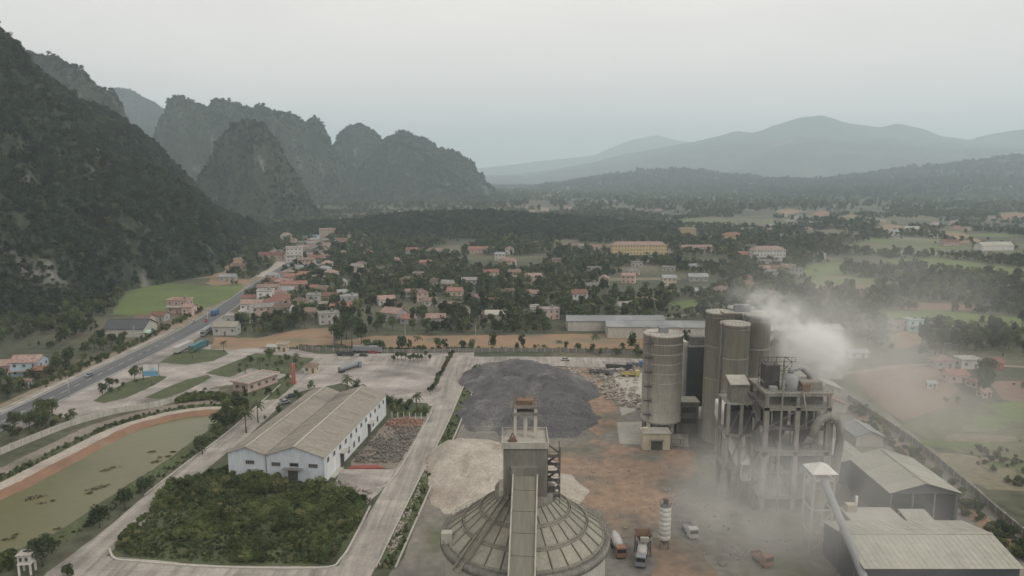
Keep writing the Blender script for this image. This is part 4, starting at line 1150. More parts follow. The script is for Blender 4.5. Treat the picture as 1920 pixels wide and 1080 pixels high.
for (x0, x1) in ((0.5, 8.7), (8.7, 16.9)):
    for (z0, z1) in ((4.3, 10), (23, 28.2)):
        MB().bar((x0, 0.0, z0), (x1, 0.0, z1), 0.22).build('brace', MT['steel'], PT)
fl = 0
for z0 in (0.2, 4.3, 8.4, 12.5, 16.9, 21.0, 25.1):
    a, b = ((-2.2, 0.4) if fl % 2 == 0 else (0.4 - 2.6, 0.4))
    y0_, y1_ = (0.6, 4.4) if fl % 2 == 0 else (4.4, 0.6)
    MB().bar((-1.0 + 0.5 * (fl % 2) - 0.6, y0_, z0), (-1.0 + 0.5 * (fl % 2) - 0.6, y1_, z0 + 4.0), 0.8, 0.14).build('stair_flight', MT['steel_dark'], PT)
    fl += 1
MB().box(1.0, 4.8, 4.0, 8.0, 32.9, 39.2).build('elevator_head', MT['steel_dark'], PT)
mb = MB()
for x in (0.6, 3.0, 5.4, 7.6):
    for y in (3.4, 8.4): mb.bar((x, y, 32.9), (x, y, 40.6), 0.14)
for z in (35.5, 38.0, 40.4):
    for y in (3.4, 8.4): mb.bar((-1.0 if z > 40 else 0.6, y, z), (8.8 if z > 40 else 7.6, y, z), 0.12)
    for x in (0.6, 7.6): mb.bar((x, 3.4, z), (x, 8.4, z), 0.12)
for k in range(10): mb.bar((-0.9 + k * 1.05, 3.4, 40.4), (-0.9 + k * 1.05, 3.4, 41.6), 0.07)
mb.bar((-0.9, 3.4, 41.6), (8.6, 3.4, 41.6), 0.08)
for z in (33.0, 35.5, 38.0): mb.bar((5.4, 3.4, z), (7.6, 3.4, z + 2.5), 0.1)
mb.build('lattice_frame', MT['steel_dark'], PT)
MB().lathe([(1.9, 32.9), (2.1, 34.0), (2.1, 36.4), (0.9, 37.4), (0.1, 37.5)], 20, (7.2, 3.0)).build('top_cyclone', MT['tin_grey'], PT)
MB().tube([(7.2, 3.0, 37.3), (7.6, 3.2, 38.4), (10.5, 4.4, 38.6), (13.5, 6, 36.2), (14.2, 6.4, 33)], 0.75, 12).build('gas_duct', MT['tin_grey'], PT)
MB().box(10.2, 15.8, 2.5, 8.5, 32.9, 35.0).build('fan_house', MT['tower'], PT)
# lower left wing
WG = MB().box(-8.2, -0.35, 6.0, 15.0, 27.6, 28.0).build('wing_floor', MT['tower'], PT)
for z in (9.0, 18.5): MB().box(-8.2, -0.35, 6.0, 15.0, z, z + 0.4).build('slab', MT['tower'], WG)
for x in (-7.8, -4.2):
    for y in (6.4, 14.6): MB().box(x - 0.4, x + 0.4, y - 0.4, y + 0.4, 0, 27.6).build('column', MT['tower'], PT)
mb = MB()
for (z0, z1) in ((0.5, 9), (9.4, 18.5), (18.9, 27.6)):
    mb.bar((-7.8, 5.9, z0), (-4.2, 5.9, z1), 0.2); mb.bar((-4.2, 5.8, z0), (-0.6, 5.8, z1), 0.2)
mb.build('bracing', MT['steel'], PT)
MB().box(-6.8, -1.2, 7.5, 13.5, 18.9, 25.5).build('hopper_bin', MT['steel_dark'], PT)
mb = MB().box(-7.0, -2.6, 7.0, 11.0, 28.0, 33.2)
mb.build('lift_house', MT['concrete_dark'], PT)
MB().quad((-7.5, 6.4, 33.2), (-2.2, 6.4, 33.2), (-2.2, 11.5, 34.6), (-7.5, 11.5, 34.6)).quad((-7.5, 6.4, 33.0), (-7.5, 11.5, 34.4), (-2.2, 11.5, 34.4), (-2.2, 6.4, 33.0)).build('lift_house_roof', MT['tin_pale'], PT)
IC = thing('inclined_conveyor', 'narrow inclined conveyor with pale sheeted side left of the kiln tower', 'conveyor', (61.0, 203, 0))
a, b = Vector((-1.4, 4, 22.5)), Vector((2.4, -12, 8.5))
for k in range(4):
    p, q = a.lerp(b, k / 4 + 0.004), a.lerp(b, (k + 1) / 4 - 0.004)
    mb = MB(); mb.quad(p + Vector((0, 0, -2.4)), q + Vector((0, 0, -2.4)), q + Vector((0, 0, 2.2)), p + Vector((0, 0, 2.2)))
    mb.quad(p + Vector((2.6, 0, -2.4)), q + Vector((2.6, 0, -2.4)), q + Vector((2.6, 0, 2.2)), p + Vector((2.6, 0, 2.2)))
    mb.quad(p + Vector((0, 0, 2.2)), q + Vector((0, 0, 2.2)), q + Vector((2.6, 0, 2.2)), p + Vector((2.6, 0, 2.2)))
    mb.quad(p + Vector((0, 0, -2.4)), q + Vector((0, 0, -2.4)), q + Vector((2.6, 0, -2.4)), p + Vector((2.6, 0, -2.4)))
    mb.build('sheet_panel', MT['wall_plain'], IC)
mb = MB()
for t in (0.25, 0.6, 0.95):
    p = a.lerp(b, t)
    for dx in (0.2, 2.4): mb.bar((p.x + dx, p.y, 0), (p.x + dx, p.y, p.z - 2.5), 0.35)
mb.build('trestle', MT['steel'], IC)

# ------------------------------------------------------------------ tube conveyor in the right foreground
TC = thing('tube_conveyor', 'long round tube conveyor sloping down to the bottom right from a hooded transfer head', 'conveyor', (74.6, 164.0, 0))
MB().tube([(-1.2, -1.0, 18.6), (-0.8, -12, 11.8), (-0.6, -22, 5.8), (-0.4, -30, 1.0)], 0.85, 14).build('tube', MT['tin_grey'], TC)
mb = MB()
for k in range(9):
    t = k / 8
    y = -2 - 27 * t; z = 18.0 - 16.6 * t
    mb.lathe([(0.1, 0), (0.1, 0)], 3) if False else None
    mb.bar((-1.1 + 0.7 * t - 0.95, y, z + 0.2), (-1.1 + 0.7 * t + 0.95, y, z + 0.2), 0.14)
mb.build('clamp_band', MT['steel'], TC)
MB().box(-3.6, 1.6, -1.0, 4.6, 18.2, 18.7).build('transfer_deck', MT['concrete'], TC)
mb = MB()
for p in (((-4.0, -1.4, 20.2), (2.0, -1.4, 20.2), (-1.0, 1.8, 22.0)), ((2.0, -1.4, 20.2), (2.0, 5.0, 20.2), (-1.0, 1.8, 22.0)), ((2.0, 5.0, 20.2), (-4.0, 5.0, 20.2), (-1.0, 1.8, 22.0)), ((-4.0, 5.0, 20.2), (-4.0, -1.4, 20.2), (-1.0, 1.8, 22.0))): mb.tri(*p)
mb.quad((-4.0, -1.4, 20.1), (-4.0, 5.0, 20.1), (2.0, 5.0, 20.1), (2.0, -1.4, 20.1))
mb.build('hood', MT['wall_plain'], TC)
mb = MB()
for x in (-3.4, 1.4):
    for y in (-0.8, 4.4): mb.bar((x, y, 0), (x, y, 20.2), 0.4)
for z in (5, 11, 16.5):
    mb.bar((-3.4, -0.8, z), (1.4, -0.8, z), 0.25); mb.bar((1.4, -0.8, z), (1.4, 4.4, z), 0.25); mb.bar((-3.4, -0.8, z), (-3.4, 4.4, z), 0.25)
for z in (0.3, 5.2, 11.2): mb.bar((-3.4, -0.8, z), (1.4, -0.8, z + 5), 0.16)
mb.build('support_tower', MT['concrete'], TC)
MB().lathe([(0.8, 9.0), (2.1, 13.0), (2.1, 18.1)], 20, (-1.0, 1.8)).build('hopper', MT['concrete_lt'], TC)
mb = MB()
for t in (0.35, 0.62, 0.86):
    y, z = -1 - 29 * t, 18.6 - 17.6 * t
    for dx in (-1.6, 0.4): mb.bar((dx, y, 0), (dx * 0.6 - 0.4, y, z - 0.9), 0.25)
mb.build('trestle', MT['steel'], TC)

# ------------------------------------------------------------------ sheet-roofed sheds of the right side
def gable_shed(name, label, x0, x1, y0, y1, ev, rd, roof, wall, n=6, along='y', open_front=False, rz=0.0, closed=True):
    cx, cy = (x0 + x1) / 2, (y0 + y1) / 2
    s = thing(name, label, 'shed', (cx, cy, 0), rz + (math.pi / 2 if along == 'x' else 0))
    w, l = (x1 - x0, y1 - y0) if along == 'y' else (y1 - y0, x1 - x0)
    w2, l2 = w / 2, l / 2
    for sx in (-1, 1):
        slope_panels(s, sx * (w2 + 0.5), ev - 0.1, 0, rd, -l2 - 0.6, l2 + 0.6, n, roof, ribs=1.1, gap=0.02)
    MB().box(-0.4, 0.4, -l2 - 0.6, l2 + 0.6, rd + 0.1, rd + 0.2).build('ridge_cap', MT[roof], s)
    if closed:
        for sx in (-1, 1):
            MB().box(min(sx * w2, sx * (w2 - 0.15)), max(sx * w2, sx * (w2 - 0.15)), -l2, l2, 0, ev - 0.25).build('side_wall', MT[wall], s)
        wall_prism([(-w2, 0), (-w2, ev - 0.2), (0, rd - 0.2), (w2, ev - 0.2), (w2, 0)], l2 - 0.15, l2 - 0.003, 'end_wall', wall, s)
    if open_front or not closed:
        wall_prism([(-w2, ev - 0.3), (0, rd - 0.25), (w2, ev - 0.3)], -l2, -l2 + 0.12, 'gable_sheet', wall, s)
        k = max(3, int(w / 5) + 1)
        for i in range(k):
            x = -w2 + 0.3 + i * (w - 0.6) / (k - 1)
            MB().box(x - 0.2, x + 0.2, -l2 + 0.1, -l2 + 0.5, 0, ev - 0.35).build('post', MT['steel'], s)
            if not closed: MB().box(x - 0.2, x + 0.2, l2 - 0.5, l2 - 0.1, 0, ev - 0.35).build('post', MT['steel'], s)
        mb = MB()
        mb.bar((-w2, -l2 + 0.3, ev - 0.4), (w2, -l2 + 0.3, ev - 0.4), 0.25)
        for i in range(6):
            x = -w2 + i * w / 6
            mb.bar((x, -l2 + 0.3, ev - 0.4), (x + w / 6, -l2 + 0.3, ev - 0.4 + (rd - ev) * (1 - abs(x + w / 12) / w2)), 0.12)
        mb.build('roof_truss', MT['steel_dark'], s)
    else:
        wall_prism([(-w2, 0), (-w2, ev - 0.2), (0, rd - 0.2), (w2, ev - 0.2), (w2, 0)], -l2 + 0.003, -l2 + 0.15, 'end_wall', wall, s)
    return s
gable_shed('storage_shed', 'pale gabled shed with open dark front between the kiln tower and dirt lane', 97.6, 115.2, 178.0, 200.8, 8.8, 11.4, 'tin_pale', 'tin_dark', 7, open_front=True)
gable_shed('storage_shed', 'broad pale shed with low ridge at the bottom right corner', 74.5, 107.0, 143.0, 163.6, 8.0, 10.2, 'tin_pale', 'tin_dark', 9, along='x')
gable_shed('storage_shed', 'small pale shed tucked behind the open gabled shed', 96.2, 104.4, 203.0, 219.0, 7.0, 7.9, 'tin_pale', 'concrete_dark', 5)
LT = thing('lean_to_roof', 'low blue grey lean-to roof along the front of the bottom right shed', 'shed', (91, 139.8, 0))
for k in range(8):
    x = -16 + k * 4.0
    MB().quad((x + 0.03, -3.5, 4.6), (x + 3.97, -3.5, 4.6), (x + 3.97, 2.8, 5.8), (x + 0.03, 2.8, 5.8)).quad((x + 0.03, -3.5, 4.5), (x + 0.03, 2.8, 5.7), (x + 3.97, 2.8, 5.7), (x + 3.97, -3.5, 4.5)).build('roof_panel', MT['tin_blue'], LT)
for k in range(5): MB().box(-15.8 + k * 7.9 - 0.15, -15.8 + k * 7.9 + 0.15, -3.3, -3.0, 0, 4.5).build('post', MT['steel'], LT)
PO = thing('open_canopy', 'small mono-pitch canopy on four posts in front of the open shed', 'canopy', (101.8, 178.0 - 5.5, 0))
MB().quad((-3.4, -3.4, 4.4), (3.4, -3.4, 4.4), (3.4, 3.2, 5.4), (-3.4, 3.2, 5.4)).quad((-3.4, -3.4, 4.3), (-3.4, 3.2, 5.3), (3.4, 3.2, 5.3), (3.4, -3.4, 4.3)).build('roof', MT['tin_pale'], PO)
for x in (-3.1, 0.3, 3.1): MB().box(x - 0.14, x + 0.14, -3.2, -2.9, 0, 4.4).build('post', MT['wall_plain'], PO)
for x in (-3.1, 3.1): MB().box(x - 0.14, x + 0.14, 2.6, 2.9, 0, 5.2).build('post', MT['wall_plain'], PO)
FL = thing('flat_store', 'flat roofed grey store with a small roof vent beside the open canopy', 'building', (91.0, 173.2, 0))
MB().box(-6.6, 6.0, -3.6, 3.8, 0, 4.8).build('wall', MT['concrete_dark'], FL)
MB().box(-6.9, 6.3, -3.9, 4.1, 4.8, 5.05).build('roof', MT['concrete_lt'], FL)
MB().box(-5.9, -3.6, 1.2, 3.2, 5.05, 6.9).build('roof_cabin', MT['wall_cream'], FL)
MB().tube([(-3.0, 3.0, 5.0), (-3.0, 3.0, 8.6)], 0.35, 10).build('vent', MT['wall_plain'], FL)
# long low roofs farther back
for k, (x, y, w, l, ev, roof, lab) in enumerate([
        (84, 402, 17, 62, 6.5, 'tin_grey', 'long grey corrugated shed in the row behind the tall silos'),
        (60, 420, 14, 56, 6, 'tin_grey', 'left grey corrugated shed behind the wide grey silo'),
        (150, 398, 12, 64, 5, 'tin_pale', 'very long low pale shed half lost in the white smoke'),
        (128, 292, 12, 10, 3.6, 'tin_pale', 'low pale roofed store to the right of the smoke'),
        (143, 318, 7, 9, 3, 'tin_grey', 'tiny flat grey shed at the edge of the dirt field'),
        (122, 272, 10, 9, 3.4, 'tile_pink', 'low pinkish roofed store beside the kiln plant'),
        (112, 255, 9, 12, 3.8, 'tin_grey', 'low grey shed behind the gas duct'),
        (119, 238, 9, 11, 3.6, 'tin_grey', 'low dusty shed uphill of the small pale shed')]):
    gable_shed('storage_shed', lab, x - (l if l > 30 else w) / 2, x + (l if l > 30 else w) / 2, y - (w if l > 30 else l) / 2, y + (w if l > 30 else l) / 2, ev, ev + 1.9, roof, 'concrete', 6 if l > 30 else 3, along='x' if l > 30 else 'y', rz=0.05 * (k % 3 - 1))
EXCL.append([(20, 385), (190, 370), (190, 440), (20, 440)])
EXCL.append([(-30, 100), (130, 100), (150, 300), (110, 345), (-30, 345)])
KD = thing('kiln_tube', 'long rotary kiln tube lying on piers right of the kiln tower', 'kiln', (96, 226, 0), R(10))
MB().tube([(-2, -8, 9.5), (4, 44, 8.2)], 1.9, 18).build('shell', MT['concrete_dark'], KD)
for t in (0.15, 0.5, 0.85):
    p = Vector((-2, -8, 9.5)).lerp(Vector((4, 44, 8.2)), t)
    MB().tube([p + Vector((-0.06, -0.5, 0)), p + Vector((0.06, 0.5, 0))], 2.3, 18).build('riding_ring', MT['steel'], KD)
    MB().box(p.x - 2.2, p.x + 2.2, p.y - 1.2, p.y + 1.2, 0, p.z - 2.1).build('pier', MT['concrete_lt'], KD)

# ------------------------------------------------------------------ small batching plant right of the clinker silo
WS = thing('banded_silo', 'slim white banded steel silo standing on legs in the dirt yard', 'silo', (37.0, 166.0, 0))
for k in range(7):
    MB().lathe([(1.38, 2.4 + k * 1.2), (1.42, 2.44 + k * 1.2), (1.42, 3.52 + k * 1.2), (1.38, 3.56 + k * 1.2)], 24).build('drum_band', MT['wall_plain'], WS)
MB().lathe([(1.36, 2.4), (1.36, 10.8), (0.6, 11.4), (0.05, 11.5)], 24).build('shell', MT['steel'], WS)
MB().lathe([(1.36, 2.5), (0.3, 0.9)], 20).build('cone', MT['steel'], WS)
for k in range(4):
    a = k * math.pi / 2 + 0.6
    MB().bar((1.3 * math.cos(a), 1.3 * math.sin(a), 0), (1.3 * math.cos(a), 1.3 * math.sin(a), 2.6), 0.2).build('leg', MT['steel'], WS)
mb = MB(); mb.box(-0.5, 0.5, -0.5, 0.5, 11.4, 12.6)
for k in range(8):
    a, b = k * math.pi / 4, (k + 1) * math.pi / 4
    mb.bar((1.4 * math.cos(a), 1.4 * math.sin(a), 10.9), (1.4 * math.cos(a), 1.4 * math.sin(a), 11.9), 0.06)
    mb.bar((1.4 * math.cos(a), 1.4 * math.sin(a), 11.9), (1.4 * math.cos(b), 1.4 * math.sin(b), 11.9), 0.06)
mb.build('top_railing', MT['steel_dark'], WS)
BP = thing('batching_hopper', 'small rusty batching hopper on a lattice frame beside the banded silo', 'hopper', (31.2, 163.0, 0))
mb = MB()
for x in (-1.6, 1.6):
    for y in (-1.4, 1.4): mb.bar((x, y, 0), (x, y, 4.2), 0.2)
for x in (-1.6, 1.6): mb.bar((x, -1.4, 0.4), (x, 1.4, 4.0), 0.12)
mb.bar((-1.6, -1.4, 0.4), (1.6, -1.4, 4.0), 0.12)
mb.build('frame', MT['steel_dark'], BP)
mb = MB()
for (a, b, c, d) in (((-1.9, -1.7, 5.6), (1.9, -1.7, 5.6), (0.6, -0.5, 3.2), (-0.6, -0.5, 3.2)), ((1.9, -1.7, 5.6), (1.9, 1.7, 5.6), (0.6, 0.5, 3.2), (0.6, -0.5, 3.2)), ((1.9, 1.7, 5.6), (-1.9, 1.7, 5.6), (-0.6, 0.5, 3.2), (0.6, 0.5, 3.2)), ((-1.9, 1.7, 5.6), (-1.9, -1.7, 5.6), (-0.6, -0.5, 3.2), (-0.6, 0.5, 3.2))): mb.quad(a, b, c, d)
mb.build('bin', MT['rust'], BP)
MB().box(-1.0, 1.0, -2.6, -1.75, 4.4, 5.4).build('control_cabin', MT['tin_pale'], BP)

# ================================================================== VILLAGE, VEHICLES, SMALL THINGS
HOUSE_SPOTS = []
def house(px, py, w, d, h, rz=0.0, kind='gable', wall='wall_cream', roof='tile_red', label='', group=None, storeys=None, win=True, at=None, extra=None, cat='house', name='house'):
    X, Y = at if at else G(px, py)
    Y += d / 2
    HOUSE_SPOTS.append((X, Y, max(w, d) * 0.62))
    s = thing(name, label, cat, (X, Y, 0), rz, group)
    w2, d2 = w / 2, d / 2
    MB().box(-w2, w2, -d2, d2, 0, h).build('wall', MT[wall], s)
    ov = 0.5
    if kind == 'gable':
        r = h + min(w, d) * 0.27
        mb = MB()
        th = 0.18
        if w >= d:
            A = [(-d2 - ov, h - 0.12), (0, r), (d2 + ov, h - 0.12)]
            P = lambda u, x, z: (x, u, z)
            lo, hi = -w2 - ov, w2 + ov
        else:
            A = [(-w2 - ov, h - 0.12), (0, r), (w2 + ov, h - 0.12)]
            P = lambda u, x, z: (u, x, z)
            lo, hi = -d2 - ov, d2 + ov
        for (p, q) in ((A[0], A[1]), (A[1], A[2])):
            mb.quad(P(p[0], lo, p[1] + th), P(q[0], lo, q[1] + th), P(q[0], hi, q[1] + th), P(p[0], hi, p[1] + th))
            mb.quad(P(p[0], lo, p[1]), P(p[0], hi, p[1]), P(q[0], hi, q[1]), P(q[0], lo, q[1]))
            mb.quad(P(p[0], lo, p[1]), P(q[0], lo, q[1]), P(q[0], lo, q[1] + th), P(p[0], lo, p[1] + th))
            mb.quad(P(p[0], hi, p[1]), P(p[0], hi, p[1] + th), P(q[0], hi, q[1] + th), P(q[0], hi, q[1]))
            e = p if p[1] < q[1] else q
            mb.quad(P(e[0], lo, e[1]), P(e[0], hi, e[1]), P(e[0], hi, e[1] + th), P(e[0], lo, e[1] + th))
        mb.build('roof', MT[roof], s, fix=False)
        g = MB()
        if w >= d:
            for x in (-w2 + 0.003, w2 - 0.003): g.tri((x, -d2, h), (x, d2, h), (x, 0, r - 0.05))
        else:
            for y in (-d2 + 0.003, d2 - 0.003): g.tri((-w2, y, h), (w2, y, h), (0, y, r - 0.05))
        g.build('gable', MT[wall], s, fix=False)
    elif kind == 'hip':
        r = h + min(w, d) * 0.3
        k = max(0.0, w2 - d2)
        k2 = max(0.0, d2 - w2)
        e = h - 0.1
        c = [(-w2 - ov, -d2 - ov, e), (w2 + ov, -d2 - ov, e), (w2 + ov, d2 + ov, e), (-w2 - ov, d2 + ov, e)]
        if w >= d: t = [(-k - 0.2, 0, r), (k + 0.2, 0, r)]; fs = [(c[0], c[1], t[1], t[0]), (c[2], c[3], t[0], t[1])]; ts = [(c[1], c[2], t[1]), (c[3], c[0], t[0])]
        else: t = [(0, -k2 - 0.2, r), (0, k2 + 0.2, r)]; fs = [(c[1], c[2], t[1], t[0]), (c[3], c[0], t[0], t[1])]; ts = [(c[0], c[1], t[0]), (c[2], c[3], t[1])]
        mb = MB()
        for f in fs: mb.quad(*f)
        for f in ts: mb.tri(*f)
        mb.quad(c[3], c[2], c[1], c[0])
        mb.build('roof', MT[roof], s, fix=False)
    else:
        MB().box(-w2 - 0.3, w2 + 0.3, -d2 - 0.3, d2 + 0.3, h, h + 0.25).build('roof', MT[roof], s)
        mb = MB().box(-w2 - 0.25, w2 + 0.25, -d2 - 0.25, -d2 - 0.05, h + 0.25, h + 0.8).box(-w2 - 0.25, w2 + 0.25, d2 + 0.05, d2 + 0.25, h + 0.25, h + 0.8)
        mb.box(-w2 - 0.25, -w2 - 0.05, -d2 - 0.05, d2 + 0.05, h + 0.25, h + 0.8).box(w2 + 0.05, w2 + 0.25, -d2 - 0.05, d2 + 0.05, h + 0.25, h + 0.8)
        mb.build('parapet', MT[wall], s)
        if h > 5: MB().lathe([(0.02, h + 0.4), (0.7, h + 0.4), (0.7, h + 2.0), (0.02, h + 2.3)], 12, (w2 * 0.4, d2 * 0.4)).build('water_tank', MT['tin_grey'], s)
    if win:
        ns = storeys or max(1, int(h / 3.2))
        nw = max(2, int(w / 3.4))
        for f in range(ns):
            z = h * (f + 0.55) / ns
            for i in range(nw):
                x = -w2 + w * (i + 0.5) / nw
                if f == 0 and i == nw // 2:
                    MB().box(x - 0.55, x + 0.55, -d2 - 0.08, -d2 - 0.003, 0.03, 2.3).build('door', MT['rust'], s)
                else:
                    window(s, x, -d2 - 0.003, z, 1.3, 1.3, '-y', 2)
            nd = max(1, int(d / 4.5))
            for i in range(nd):
                window(s, (w2 if X < 0 else -w2) + (0.003 if X < 0 else -0.003), -d2 + d * (i + 0.5) / nd, z, 1.3, 1.3, '+x' if X < 0 else '-x', 2)
    if extra == 'porch':
        MB().box(-w2 - 0.2, w2 + 0.2, -d2 - 2.2, -d2 - 0.35, 2.7, 2.85).build('porch_roof', MT[roof], s)
        for x in (-w2, w2): MB().box(x - 0.12, x + 0.12, -d2 - 2.1, -d2 - 1.86, 0, 2.7).build('porch_post', MT[wall], s)
    if extra == 'balcony':
        MB().box(-w2, w2, -d2 - 1.2, -d2 - 0.003, h / 2 - 0.1, h / 2 + 0.1).box(-w2, w2, -d2 - 1.2, -d2 - 1.08, h / 2 + 0.1, h / 2 + 0.9).build('balcony', MT['wall_plain'], s)
    return s

